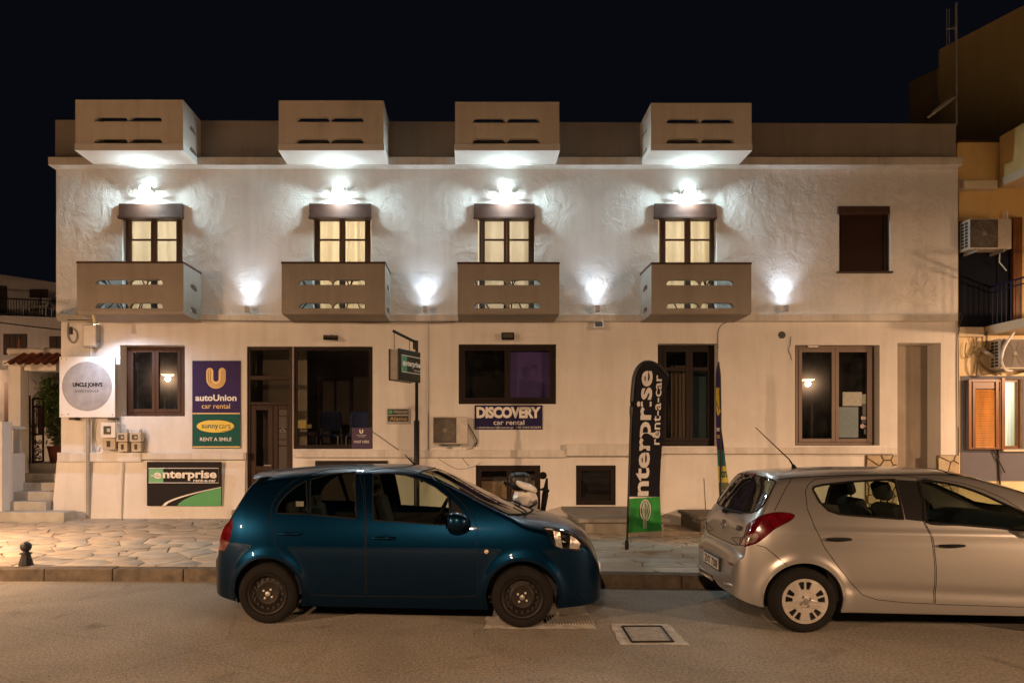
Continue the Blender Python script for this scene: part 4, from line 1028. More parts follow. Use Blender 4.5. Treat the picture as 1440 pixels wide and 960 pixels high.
c = Vector((nx0, ny0, 0)) + dv * (Ls / 2 + .01); zb, zt_ = PZ(533.5, Dn), PZ(490.5, Dn); c.z = (zb + zt_) / 2
R = Matrix((dv, -nv, Vector((0, 0, 1)))).transposed()
th = .17
MB().obox(c, (Ls, th, zt_ - zb), R).build('case', mat('sign_case', (.30, .27, .23), .5, var=.15), t, bevel=.02)
for s in (-1, 1): MB().obox(c + nv * s * (th / 2 + .006), (Ls + .02, .035, zt_ - zb + .02), R).build('rim', M_black, t, bevel=.012)
fc = c + nv * (th / 2 + .028)
def face(a0, a1, b0, b1, m, nm, off=0): # along the sign 0..1, up 0..1
    hgt = zt_ - zb
    P = [fc + dv * ((q[0] - .5) * Ls) + Vector((0, 0, (q[1] - .5) * hgt)) + nv * off for q in ((a0, b0), (a1, b0), (a1, b1), (a0, b1))]
    return MB().poly(P).build(nm, m, t, fix=False)
face(.02, .98, .03, .97, mat('black_sign_face', (.012, .020, .016), .3, var=.05), 'face')
M_hg = emit('green_sign_face', (.10, .62, .34), .10)
M_hw = mat('sign_white_letters', (.82, .85, .83), .4, var=.03)
face(.10, .34, .26, .80, mat('teal_sign_field', (.06, .34, .20), .4, var=.05), 'green_field', .003)
def facetext(s, a0, a1, b0, b1, bold=0):
    pts, fs = text_fit(s, a0, a1, b0, b1, bold); hgt = zt_ - zb
    MB().add([fc + dv * ((p[0] - .5) * Ls) + Vector((0, 0, (p[1] - .5) * hgt)) + nv * .006 for p in pts], fs).build('lettering', M_hw, t, fix=False)
facetext('e', .14, .27, .46, .63, .03); facetext('nterprise', .28, .97, .42, .66, .03); facetext('rent-a-car', .66, .97, .33, .40)
for b in (.255, .80): face(.10, .98, b, b + .022, M_hw, 'border', .005)
face(.09, .105, .255, .82, M_hw, 'border', .005)
for fq in (.03, .74):
    p = Vector((nx0, ny0, 0)) + dv * (Ls * fq); zt2 = ez + (PZ(481, Dp) - ez) * fq
    MB().tube([(p.x, p.y, zt_), (p.x, p.y, zt2)], .006, 5).build('hanger', M_blackmetal, t)

# ------------------------------------------------------------------ air conditioners
M_acwhite = mat('aged_white_enamel', (.60, .56, .50), .45, var=.12, vscale=6)
def ac_unit(loc, w, h, d, yaw, label, side_vents=False, m=M_acwhite):
    t = empty('air_conditioner', loc, label, 'air conditioner', 'outdoor air conditioning units')
    R = Matrix.Rotation(yaw, 3, 'Z'); L = Vector(loc)
    def T(p): return L + R @ Vector(p)
    MB().obox(T((0, -d / 2 - .08, h / 2)), (w, d, h), R).build('casing', m, t, bevel=.015)
    yf = -d - .08; gx = -w * .16; r_ = min(h * .42, w * .30)
    MB().obox(T((gx, yf - .002, h / 2)), (2 * r_ + .05, .006, h * .92), R).build('fan_recess', mat('grey_brown_recess', (.10, .085, .07), .6, var=.1), t)
    mb = MB(); ax = R @ Vector((0, -1, 0))
    for k in range(7): mb.lathe([(r_ * (k + 1) / 7 - .004, 0), (r_ * (k + 1) / 7 - .004, .006), (r_ * (k + 1) / 7 + .004, .006), (r_ * (k + 1) / 7 + .004, 0)], T((gx, yf - .008, h / 2)), ax, 28, caps=False)
    for k in range(8):
        a = pi * k / 4; mb.tube([T((gx + .02 * cos(a), yf - .014, h / 2 + .02 * sin(a))), T((gx + r_ * cos(a + .5), yf - .014, h / 2 + r_ * sin(a + .5)))], .005, 4)
    mb.build('fan_grille', mat('fan_grille_grey', (.27, .245, .21), .6, var=.1), t)
    MB().lathe([(.05, 0), (.045, .012), (0, .016)], T((gx, yf - .01, h / 2)), ax, 16, caps=False).build('fan_hub', MAT['fan_grille_grey'], t)
    for s in (-.32, .32): MB().obox(T((w * s, -d / 2 - .04, -.03)), (.04, d + .08, .05), R).build('bracket', M_greyplastic, t)
    if side_vents:
        mb = MB()
        for cx in range(2):
            for cz in range(8): mb.obox(T((-w / 2 - .001, -.08 - d * (.32 + .36 * cx), h * (.12 + .108 * cz))), (.006, d * .26, h * .075), R)
        mb.build('side_grille', M_black, t)
    return t
ac_unit((PX(634, YL), YL, PZ(624, YL)), .70, .56, .22, 0, 'dusty air conditioner unit low on the wall beside the blue office sign')
wire([(658, 596), (667, 612), (671, 620), (668, 628)], YL - .05, .012, 'cable', M_wire, bld)

# ------------------------------------------------------------------ balcony furniture glimpsed through the slots
M_cane = mat('dark_chair_metal', (.03, .025, .022), .5, .4, var=.1)
def bistro_chair(x, y, z, yaw, label):
    t = empty('folding_chair', (0, 0, 0), label, 'chair', 'folding chairs on the lit balconies')
    MB().box(-.2, .2, -.2, .2, .44, .465).build('seat', M_cane, t, bevel=.01)
    for s in (-1, 1):
        MB().tube([(s * .19, -.24, 0), (s * .19, .20, .86)], .012, 6).build('leg', M_cane, t)
        MB().tube([(s * .175, .24, 0), (s * .175, -.20, .45)], .012, 6).build('leg', M_cane, t)
    MB().box(-.19, .19, .165, .18, .62, .84).build('backrest', M_cane, t, bevel=.006)
    t.location = (x, y, z); t.rotation_euler = (0, 0, yaw); return t
def bistro_table(x, y, z, label):
    t = empty('bistro_table', (x, y, z), label, 'table', 'small tables on the lit balconies')
    MB().lathe([(.28, .70), (.28, .725), (.0, .726)], (x, y, z), (0, 0, 1), 24).build('table_top', M_cane, t)
    for k in range(3):
        a = 2 * pi * k / 3 + .4; MB().tube([(x + .26 * cos(a), y + .26 * sin(a), z), (x - .1 * cos(a), y - .1 * sin(a), z + .7)], .012, 6).build('leg', M_cane, t)
WHERE = ['over the first lower window', 'over the shop front', 'over the purple office window', 'over the tall black flag']
for i, (u0, u1, vt) in enumerate(LOB):
    xm = PX((u0 + u1) / 2, YB); z = PZ(434, YB) + .005
    bistro_chair(xm - .62, YB + .48, z, pi / 2 + .2, 'dark folding chair on the balcony ' + WHERE[i])
    bistro_table(xm + (.25 if i % 2 else .1), YB + .45, z, 'small dark round table on the balcony ' + WHERE[i])

# ------------------------------------------------------------------ cellar block and stone step against the wall
t = empty('cellar_block', (PX(870, 13), 13, .1), 'plain concrete block with an overhanging slab lid under the small cellar window', 'concrete block')
fx0, fx1 = PX(823, 11.95), PX(933, 11.95); zt_ = .425
zl = pave_z(2.5, 12) - .2
MB().box(fx0, fx1, 11.95, YL, zl, zt_ - .07).build('body', M_concrete, t, bevel=.015)
MB().box(fx0 - .13, fx1 + .09, 11.86, YL, zt_ - .07, zt_).build('lid', M_concrete, t, bevel=.012)
t = empty('stone_step', (4.6, 13.4, .0), 'dark rough stone step against the wall behind the silver car', 'step')
MB().box(PX(980, 13.2), PX(1075, 13.2), 13.0, YL, -.15, .29).build('block', M_stonedark, t, bevel=.02)
MB().box(PX(975, 13.2), PX(1078, 13.2), 12.93, YL, .29, .36).build('slab', M_stonedark, t, bevel=.015)

# small bollard
bx, by = gpt(36.5, 794, .16)
t = empty('bollard', (bx, by, .158), 'short black cast-iron bollard with a round head on the kerb', 'bollard')
MB().lathe([(.088, 0), (.088, .012), (.058, .125), (.055, .14)], (bx, by, .158), (0, 0, 1), 10).build('base', mat('cast_iron_black', (.035, .035, .038), .5, .3, var=.2, vscale=20), t, smooth=30)
MB().lathe([(.055, .14), (.073, .148), (.073, .16), (.035, .172), (.032, .185)], (bx, by, .158), (0, 0, 1), 20).build('collar', MAT['cast_iron_black'], t, smooth=40)
MB().lathe([(.03, .18)] + [(.068 * sin(a), .24 - .066 * cos(a)) for a in [pi * k / 12 for k in range(2, 12)]] + [(.002, .306)], (bx, by, .158), (0, 0, 1), 20).build('ball', MAT['cast_iron_black'], t, smooth=60)

# ------------------------------------------------------------------ feather flags
def curve_at(pts, v):
    for (u0, v0), (u1, v1) in zip(pts, pts[1:]):
        if v0 <= v <= v1 or v1 <= v <= v0:
            s_ = (v - v0) / (v1 - v0) if v1 != v0 else 0; return u0 + (u1 - u0) * s_
    return pts[-1][0] if abs(v - pts[-1][1]) < abs(v - pts[0][1]) else pts[0][0]
def smooth_curve(pts, n=6):
    out = []
    for i in range(len(pts) - 1):
        p0 = pts[max(i - 1, 0)]; p1 = pts[i]; p2 = pts[i + 1]; p3 = pts[min(i + 2, len(pts) - 1)]
        for k in range(n):
            q = k / n; out.append(tuple(.5 * ((2 * p1[a]) + (-p0[a] + p2[a]) * q + (2 * p0[a] - 5 * p1[a] + 4 * p2[a] - p3[a]) * q * q + (-p0[a] + 3 * p1[a] - 3 * p2[a] + p3[a]) * q ** 3) for a in (0, 1)))
    out.append(pts[-1]); return out
DF = 10.2
M_fabric = mat('black_flag_cloth', (.018, .018, .024), .85, var=.15, vscale=8, spec=.06)
M_fabgreen = mat('green_flag_cloth', (.045, .30, .065), .8, var=.12, vscale=6, spec=.1)
M_fabwhite = mat('white_flag_print', (.62, .61, .60), .7, var=.06)
fz = pave_z(2.3, DF)
t = empty('feather_flag', (PX(882, DF), DF, fz), 'tall black feather flag with white lettering and green foot', 'flag')
pole = smooth_curve([(881.5, 775), (882.5, 740), (884, 690), (885.5, 640), (887.5, 580), (890, 540), (893, 524), (899, 514), (908, 509), (918, 510), (928, 516), (935, 523), (940, 529)])
MB().tube([(PX(a, DF), DF, PZ(b, DF)) for a, b in pole], [.016] * 24 + [.026] * (len(pole) - 24), 8).build('pole', M_black, t)
MB().lathe([(.03, 0), (.03, .12), (.02, .14)], (PX(881.5, DF), DF, fz), (0, 0, 1), 10).build('ground_spike', M_black, t)
left = pole; right = smooth_curve([(940, 529), (938, 545), (936, 565), (933, 600), (930, 640), (928.5, 670), (928, 690), (929, 715), (930.5, 746)])
lp = [p for p in pole if p[1] <= 752]; lp_side = [p for p in lp if p[0] <= 908]
def flag_y(u, v): return DF - .012 + .022 * sin((u - 884) * .16 + v * .012) + .014 * sin((u + v) * .11) - .010 * max(0, (v - 690) / 60) * sin((u - 884) * .35 + v * .05)
def ul(v):
    best = [p for p in lp_side]; return curve_at(best, v) if v > 510 else 908
def ur(v):
    if v < 529:
        tp = [p for p in pole if p[0] >= 908]; return curve_at(tp, v)
    return curve_at(right, v)
def fabric(va, vb, rows, m, slant=0):
    def fn(q, s_):
        v = va + (vb - va) * s_; a, b = ul(v), ur(v); u = a + (b - a) * q
        v2 = v + slant * (1 - q) * (1 if True else 0)
        y = flag_y(u, v2); return (PX(u, y), y, PZ(v2, y))
    return MB().grid(16, rows, fn).build('banner_cloth', m, t, smooth=180, fix=False)
fabric(510.2, 698, 48, M_fabric); fabric(698, 746, 14, M_fabgreen, 3)
def flagtext(s, ua, ub, va, vb, m, bold):   # reads upward: text x -> up, text y -> towards the left
    pts, fs = text_fit(s, 0, 1, 0, 1, bold)
    out = []
    for p in pts:
        v = vb + (va - vb) * p[0]; u = ub + (ua - ub) * p[1] - (v - 600) * .035; y = flag_y(u, v) - .010; out.append((PX(u, y), y, PZ(v, y)))
    MB().add(out, fs).build('lettering', m, t, fix=False)
flagtext('nterprise', 894.5, 922, 521, 697, M_fabwhite, .026)
flagtext('rent-a-car', 919, 928.5, 527, 625, M_fabwhite, .012)
def ftube(P, r_, nm='emblem'):
    out = []
    for u, v in P: y = flag_y(u, v) - .012; out.append((PX(u, y), y, PZ(v, y)))
    MB().tube(out, r_, 4).build(nm, M_fabwhite, t)
ftube(ellipse_px(907.5, 717, 7.0, 14.5, 30, -1.9, 4.6) , .010); ftube(ellipse_px(907.5, 717, 4.0, 11.5, 30, -1.9, 4.6), .006)
ftube([(905.5, 706), (905.5, 743)], .008); ftube([(908.5, 703), (908.5, 743)], .006)
# second flag, seen almost edge-on
t = empty('feather_flag', (PX(1013, 12.8), 12.8, pave_z(4.6, 12.8)), 'narrow purple and teal feather flag turned edge-on behind the silver car', 'flag')
pole2 = [(1012.5, 760), (1013, 700), (1013.3, 640), (1013.3, 580), (1012.5, 530), (1010.3, 509)]
MB().tube([(PX(a, 12.8), 12.8, PZ(b, 12.8)) for a, b in pole2], .018, 7).build('pole', M_black, t)
LB = [(1010, 508), (1006.5, 520), (1006, 545), (1006.5, 580), (1007.5, 620), (1008.5, 634), (1009.5, 660), (1011, 690), (1012, 705)]
RB = [(1010.6, 508), (1013.8, 522), (1014, 560), (1014.3, 600), (1018, 628), (1020.5, 650), (1024, 675), (1026, 690), (1027, 705)]
def f2(q, v, off=0):
    a, b = curve_at(LB, v), curve_at(RB, v); y = 12.81 + .10 * (1 - q) + off + .03 * sin(v * .09 + q * 3); u = a + (b - a) * q; return (PX(u, y), y, PZ(v, y))
for nm, va, vb, m in (('banner_cloth', 508, 632, M_purple), ('banner_cloth', 632, 655, mat('teal_cloth', (.02, .17, .15), .7, var=.1)), ('banner_cloth', 655, 678, mat('yellow_cloth', (.62, .50, .06), .7, var=.1)), ('banner_cloth', 678, 705, mat('olive_cloth', (.12, .15, .09), .7, var=.1))):
    MB().grid(6, 14, lambda q, s_: f2(q, va + (vb - va) * s_)).build(nm, m, t, smooth=180, fix=False)
MB().tube([f2(.35, 545, -.02), f2(.25, 560, -.02), f2(.3, 575, -.02), f2(.5, 583, -.02), f2(.75, 578, -.02), f2(.7, 570, -.02), f2(.55, 562, -.02), f2(.5, 545, -.02)], .022, 5).build('emblem', M_yellow, t)
def f2text(s, qa, qb, va, vb, m):
    pts, fs = text_fit(s, qa, qb, 0, 1, .03)
    MB().add([f2(p[0], vb + (va - vb) * p[1], -.03) for p in pts], fs).build('lettering', m, t, fix=False)
f2text('aut', .1, .85, 600, 606, M_whiteprint); f2text('car', .1, .8, 611, 616, M_gold); f2text('cars', .35, .95, 662, 671, M_green2); f2text('A SMI', .3, 1.0, 688, 697, M_whiteprint)
# ------------------------------------------------------------------ gate, steps and wall at the left corner
M_stair = mat('stair_concrete', (.46, .45, .41), .8, var=.15, vscale=3, bump=.2, bscale=25, bdist=.006)
M_wallwhite = plaster('gate_wall_plaster', (.68, .66, .62), .2, .5, .12)
st = empty('stairs', (-9.2, 14.0, .18), 'grey concrete steps climbing to the garden gate', 'stairs')
fronts = [(13.55, .37, 90), (13.95, .544, 75), (14.25, .726, 79), (14.55, .90, 80), (14.85, 1.085, 80), (15.15, 1.29, 80)]
for i, (Y, z, ur_) in enumerate(fronts):
    ul_ = (-12, -8, -2, -2, -2, -2)[i]
    MB().box(PX(ul_, Y), min(PX(ur_, Y), PX(ur_, 14.2) if i else 0), Y, (fronts[i + 1][0] + .02) if i < 5 else 20, .05, z).build('step', M_stair, st, bevel=.012)
gw = empty('gate_wall', (-9.6, 14.9, .2), 'white gate pillar and lintel with a small clay tile roof', 'gateway')
yp_ = 14.7
pxl, pxr = PX(11.5, yp_), PX(28.6, yp_)
MB().box(pxl, pxr, yp_, yp_ + .29, .2, PZ(514.5, yp_)).build('pillar', M_wallwhite, gw, bevel=.01)
MB().box(PX(3, yp_ - .05), PX(33, yp_ - .05), yp_ - .05, yp_ + .34, PZ(514.5, yp_), PZ(506.5, yp_)).build('pillar_cap', M_wallwhite, gw, bevel=.012)
MB().box(PX(33, yp_), PX(86, 14.9), yp_ + .02, yp_ + .30, PZ(521, yp_), PZ(507, yp_)).build('lintel', M_wallwhite, gw, bevel=.01)
M_tile = mat('terracotta', (.26, .075, .035), .7, var=.25, vscale=8, bump=.3, bscale=30, bdist=.008)
za, zb = PZ(513, 14.45), PZ(497, 15.0)
n = 7; x0, x1 = PX(5, 14.45), PX(88, 14.45)
for i in range(n):
    xc = x0 + (x1 - x0) * (i + .5) / n; w_ = (x1 - x0) / n
    def tl(q, s_):
        a = pi * q; r0 = w_ * .33 * (1.0 - .12 * s_)
        return (xc - r0 * cos(a), 14.40 + .62 * s_, za + (zb - za) * s_ + r0 * sin(a) * .8)
    MB().grid(8, 2, tl).build('roof_tile', M_tile, gw, smooth=60, fix=False)
    def tv(q, s_):
        a = pi * q; r0 = w_ * .30
        return (xc + w_ / 2 - r0 * cos(a), 14.43 + .6 * s_, za + (zb - za) * s_ - r0 * sin(a) * .5 + .03)
    MB().grid(6, 2, tv).build('roof_tile', M_tile, gw, smooth=60, fix=False)
for i in range(3):
    a, b = PX(13 + i * 25, 15.05), PX(13 + i * 25 + 27, 15.05)
    MB().tube([(a, 15.05, zb + .05), (b, 15.05, zb + .05)], [.085, .07], 12).build('ridge_tile', mat('pale_ridge_tile', (.62, .56, .50), .7, var=.12), gw, smooth=60)
MB().tube([(PX(27.5, 15.1), 15.1, zb + .08), (PX(27, 15.1), 15.1, PZ(476, 15.1))], [.035, .022], 6).build('lit_edge_post', M_tile, gw)  # thin post stands in for a lit building edge behind
# balustrade wall
bw = empty('balustrade', (-9.9, 14.0, .2), 'low white stair wall with a rail on turned balusters', 'balustrade')
yb1 = 13.72
MB().box(PX(-40, yb1), PX(3.5, yb1), yb1 - .02, yb1 + .3, .1, PZ(592, yb1)).build('end_pier', M_wallwhite, bw, bevel=.01)
MB().box(PX(-40, yb1 + .32), PX(17, 14.2), yb1 + .3, 14.62, .1, PZ(637, 14.1)).build('wall_base', M_wallwhite, bw, bevel=.01)
MB().box(PX(2, 14.0), PX(17.5, 14.2), yb1 + .3, 14.66, PZ(603, 14.1), PZ(598.5, 14.1)).build('rail', M_wallwhite, bw, bevel=.01)
zq0, zq1 = PZ(637, 14.1), PZ(603, 14.1); hq = zq1 - zq0
for yy in (14.0, 14.32):
    x = PX(10, yy)
    MB().lathe([(.075, 0), (.075, .06 * hq), (.045, .12 * hq), (.085, .35 * hq), (.07, .5 * hq), (.04, .75 * hq), (.055, .88 * hq), (.075, .93 * hq), (.075, hq)], (x, yy, zq0), (0, 0, 1), 16).build('baluster', M_wallwhite, bw, smooth=45)
# iron gate leaf standing open
Dg = 15.3
ig = empty('iron_gate', (PX(45, Dg), Dg, PZ(655, Dg)), 'rusty brown iron gate leaf standing open with scroll work below', 'gate')
def gp(u, v): q = (u - 43) / 20; y = Dg + q * .35; return Vector((PX(u, y), y, PZ(v, y)))
MB().tube([gp(40.5, 655), gp(40.5, 556)], .045, 6).build('hinge_post', M_iron, ig)
mb = MB()
for a, b in (((46, 651), (46, 560)), ((60.5, 648), (60.5, 563))): mb.tube([gp(*a), gp(*b)], .025, 5)
for v in (560, 571, 611, 649): mb.tube([gp(46, v), gp(60.5, v + (1 if v < 600 else -1))], .022, 5)
mb.build('frame', M_iron, ig)
for u in (48.5, 51, 53.5): MB().tube([gp(u, 611), gp(u, 572)], .009, 4).build('bar', M_iron, ig)
for u in (56.5,): MB().tube([gp(u, 611), gp(u, 572)], .05, 4).build('bar', M_iron, ig)
mb = MB()
for cu, cv, r_, s in ((50, 621, 3, 1), (56, 621, 3, -1), (50, 632, 3.2, -1), (56, 633, 3.2, 1), (50, 642, 2.6, 1), (56, 643, 2.6, -1), (53, 627, 2, 1), (53, 638, 2, -1)):
    mb.tube([gp(cu + s * r_ * (1 - k / 20) * cos(k * .6), cv + r_ * 1.2 * (1 - k / 20) * sin(k * .6)) for k in range(16)], .012, 4)
mb.build('scroll_work', M_iron, ig)
# garden behind: low wall, planter, shrub, potted plant
gb = empty('garden_wall', (-10.8, 17, 1.0), 'low white garden wall beyond the open gate', 'wall')
MB().box(PX(50, 17.2), PX(75, 17.2), 17.2, 17.45, .5, PZ(600, 17.2)).build('wall_body', M_wallwhite, gb, bevel=.02)
g2 = box('garden_ground', M_stair, -16, PX(80, 15.2), 15.2, 24, -.1, 1.27); g2['kind'] = 'structure'
M_leaf = [mat('leaf_%s' % n, c, .55, var=.2, vscale=3) for n, c in (('mid', (.10, .175, .040)), ('light', (.16, .22, .065)))]
def shrub(name, c, rx, ry, rz, n, label, size=.06, cat='shrub', thin=False, mats=M_leaf):
    t = empty(name, (c[0], c[1], c[2] - rz), label, cat)
    rnd = random.Random(hash(label) % 1000 if False else len(label))
    cl = [(Vector((rnd.gauss(0, .45), rnd.gauss(0, .45), rnd.uniform(-.8, .9)))) for _ in range(16)]
    for mi, m in enumerate(mats):
        mb = MB()
        for i in range(n):
            k = rnd.choice(cl); p = k + Vector((rnd.gauss(0, .22), rnd.gauss(0, .22), rnd.gauss(0, .22)))
            p = Vector((c[0] + p.x * rx, c[1] + p.y * ry, c[2] + p.z * rz))
            d = Vector((rnd.gauss(0, 1), rnd.gauss(0, 1), rnd.gauss(.4, 1))).normalized(); s = d.cross(Vector((rnd.gauss(0, 1), rnd.gauss(0, 1), rnd.gauss(0, 1)))).normalized()
            l = size * rnd.uniform(.7, 1.5); w_ = l * (.16 if thin else .34)
            mb.poly([p - s * 0, p + d * l * .5 + s * w_, p + d * l, p + d * l * .5 - s * w_])
        mb.build('foliage', m, t, fix=False)
    for k in cl[:7]:
        MB().tube([(c[0], c[1], c[2] - rz), (c[0] + k.x * rx * .4, c[1] + k.y * ry * .4, c[2] - rz * .3), (c[0] + k.x * rx, c[1] + k.y * ry, c[2] + k.z * rz)], [.02, .014, .004], 5).build('stem', M_doorwood, t)
    return t
shrub('garden_shrub', (PX(69, 18.2), 18.2, PZ(577, 18.2)), .45, .4, .85, 2600, 'tall green shrub behind the open iron gate', .10, thin=True)
shrub('potted_plant', (PX(80, 15.8), 15.8, PZ(606, 15.8)), .16, .16, .30, 380, 'spiky pale plant in a clay pot behind the round sign', .10, 'plant', True, [mat('leaf_pale', (.16, .17, .09), .6, var=.2), M_leaf[1]])
pt = empty('plant_pot', (PX(80, 15.8), 15.8, 1.27), 'terracotta pot at the top of the steps', 'pot')
MB().lathe([(.13, 1.27), (.19, 1.62), (.205, 1.62), (.205, 1.67), (.17, 1.67), (.16, 1.6)], (PX(80, 15.8), 15.8, 0), (0, 0, 1), 18, caps=False).build('pot', M_tile, pt, smooth=40)

# ------------------------------------------------------------------ dim apartment house far behind, left
Dh = 31.0
M_farwall = plaster('far_house_plaster', (.66, .64, .66), .1, .3, .15)
M_fardark = mat('far_shutter', (.055, .028, .022), .6, var=.15)
fh = empty('far_house', (PX(40, Dh), Dh, 0), 'dim two-storey house with a railed balcony beyond the gate', 'house')
def hp(u, v, off=0):                         # its front turns slightly away
    y = Dh + (u - 40) * .012 + off; return Vector((PX(u, y), y, PZ(v, y)))
def fq(name, u0, u1, v0, v1, m, off, par=None, thick=0.0, sl=.13):
    P = [hp(u0, v1 + (u0) * 0, off), hp(u1, v1, off), hp(u1, v0, off), hp(u0, v0, off)]
    dz = [-(u0) * sl * .0, 0, 0, 0]
    mb = MB()
    if thick:
        Q = [p + Vector((0, -thick, 0)) for p in P]; mb.add(P + Q, [(0, 1, 2, 3), (4, 7, 6, 5), (0, 4, 5, 1), (1, 5, 6, 2), (2, 6, 7, 3), (3, 7, 4, 0)])
    else: mb.poly(P)
    return mb.build(name, m, par or fh)
MB().add([hp(-60, 720, 0), hp(95, 720, 0), hp(95, 401, 0), hp(-60, 379, 0), hp(-60, 720, 8), hp(95, 720, 8), hp(95, 401, 8), hp(-60, 379, 8)],
         [(0, 1, 2, 3), (4, 7, 6, 5), (0, 4, 5, 1), (1, 5, 6, 2), (2, 6, 7, 3), (3, 7, 4, 0)]).build('wall', M_farwall, fh)
MB().add([hp(-60, 384, -.0), hp(95, 404.5, -.0), hp(95, 399.5, -.0), hp(-60, 377, -.0), hp(-60, 384, -.5), hp(95, 404.5, -.5), hp(95, 399.5, -.5), hp(-60, 377, -.5)],
         [(0, 1, 2, 3), (4, 7, 6, 5), (0, 4, 5, 1), (1, 5, 6, 2), (2, 6, 7, 3), (3, 7, 4, 0)]).build('eaves', M_farwall, fh)
for u0, u1, v0, v1 in ((-14, 10, 402, 440), (42.5, 67.5, 407, 437), (5.5, 38.5, 469.5, 499), (70, 100, 473, 497)):
    f = fq('window', u0, u1, v0, v1, M_fardark, -.03, None, .05)
    n_ = max(2, int((u1 - u0) / 8))
    for k in range(n_): fq('shutter_leaf', u0 + .8 + (u1 - u0 - 1) * k / n_, u0 + (u1 - u0 - 1) * (k + 1) / n_, v0 + 1, v1 - 1, M_fardark, -.09, f, .03)
MB().add([hp(-60, 441, 0), hp(95, 446, 0), hp(95, 449, 0), hp(-60, 444, 0), hp(-60, 441.5, -1.1), hp(95, 446.5, -1.1), hp(95, 452, -1.1), hp(-60, 446, -1.1)],
         [(0, 1, 2, 3), (4, 7, 6, 5), (0, 4, 5, 1), (1, 5, 6, 2), (2, 6, 7, 3), (3, 7, 4, 0)]).build('balcony_slab', M_farwall, fh)
mb = MB(); mb.tube([hp(-40, 417, -1.05), hp(95, 424, -1.05)], .03, 5); mb.build('handrail', M_blackmetal, fh)
for k in range(26):
    u = -8 + k * 3.9; MB().tube([hp(u, 419 + u * .052, -1.05), hp(u, 444 + u * .035, -1.05)], .016, 4).build('rail_bar', M_blackmetal, fh)
for u, v in ((25, 405.5), (57, 469.5)): fq('vent', u - 3.5, u + 3.5, v - 1, v + 1.2, M_fardark, -.02)
for i, u in enumerate((44, 62)):
    yy = Dh - .6; x = PX(u, yy); z = PZ(445, yy)
    t = empty('plastic_chair', (x, yy, z), ['white plastic chair on the far house balcony nearer the railing end', 'white plastic chair on the far house balcony below the shuttered window edge'][i], 'chair', 'chairs on the far balcony')
    MB().box(x - .25, x + .25, yy - .25, yy + .25, z + .40, z + .44).build('seat', M_white, t, bevel=.02)
    MB().box(x - .25, x + .25, yy + .2, yy + .25, z + .44, z + .88).build('backrest', M_white, t, bevel=.02)
    for sx_ in (-1, 1):
        for sy_ in (-1, 1): MB().tube([(x + sx_ * .22, yy + sy_ * .22, z), (x + sx_ * .22, yy + sy_ * .22, z + .4)], .02, 5).build('leg', M_white, t)
        MB().tube([(x + sx_ * .27, yy - .22, z + .4), (x + sx_ * .27, yy - .2, z + .62), (x + sx_ * .27, yy + .22, z + .64)], .02, 5).build('armrest', M_white, t)
oc = MB(); Pw = [Vector((PX(-30 + k * 10, 24), 24, PZ(449 + k * 1.25 + .02 * k * (12 - k), 24))) for k in range(13)]
cb = oc.tube(Pw, .02, 4).build('overhead_cable', M_wire); tag(cb, 'sagging dark cable strung across the far house', 'cable')
dk = empty('dark_house', (PX(20, 24), 24, 0), 'dark low building seen under the tiled gate roof', 'house')
MB().box(PX(-60, 24), PX(95, 24), 24.5, 27, 0, PZ(520, 24.5)).build('wall', mat('dark_wall', (.16, .15, .15), .9, var=.15), dk)
MB().box(PX(64, 24), PX(84, 24), 24.4, 24.5, PZ(535, 24.4), PZ(526, 24.4)).build('window', M_fardark, dk)
MB().box(PX(-5, 24), PX(13, 24), 24.4, 24.5, PZ(598, 24.4), PZ(537, 24.4)).build('shutter', M_fardark, dk)

# ------------------------------------------------------------------ neighbour house on the other side
M_cream = plaster('cream_plaster', (.80, .66, .42), .15, .4, .10)
M_yellowwall = plaster('yellow_plaster', (.82, .60, .26), .15, .4, .10)
M_bluegrey = mat('blue_grey_paint', (.13, .13, .165), .7, var=.08, vscale=2)
M_creamtrim = plaster('cream_trim', (.72, .62, .47), .1, .3, .08)
M_navypaint = mat('navy_paint', (.012, .014, .024), .8, var=.15, spec=.08)
M_orangewood = mat('orange_wood', (.62, .27, .04), .5, var=.22, vscale=7, streak=.15)
M_orangeframe = mat('brown_orange_wood', (.24, .095, .028), .4, var=.25, vscale=7, streak=.15)
nb = empty('neighbour_house', (11, 14.4, 0), 'yellow neighbouring house with blue-grey bands, balconies and a lit window', 'house')
DN = 14.35
xn0, xn1 = PX(1348.5, DN), 16.5
def nbox(name, u0, u1, v0, v1, y0, y1, m, par=None, bevel=0, D=None):
    D = D or y0; return MB().box(PX(u0, D), PX(u1, D), y0, y1, PZ(v1, D), PZ(v0, D)).build(name, m, par or nb, bevel=bevel)
hw = (PX(1413, DN), PX(1437, DN), PZ(630, DN), PZ(533, DN), .25)
mb = MB(); wall_sheet(mb, xn0, xn1, -.2, PZ(474, DN) + .25, DN, [hw]); mb.build('ground_wall', M_cream, nb, fix=False)
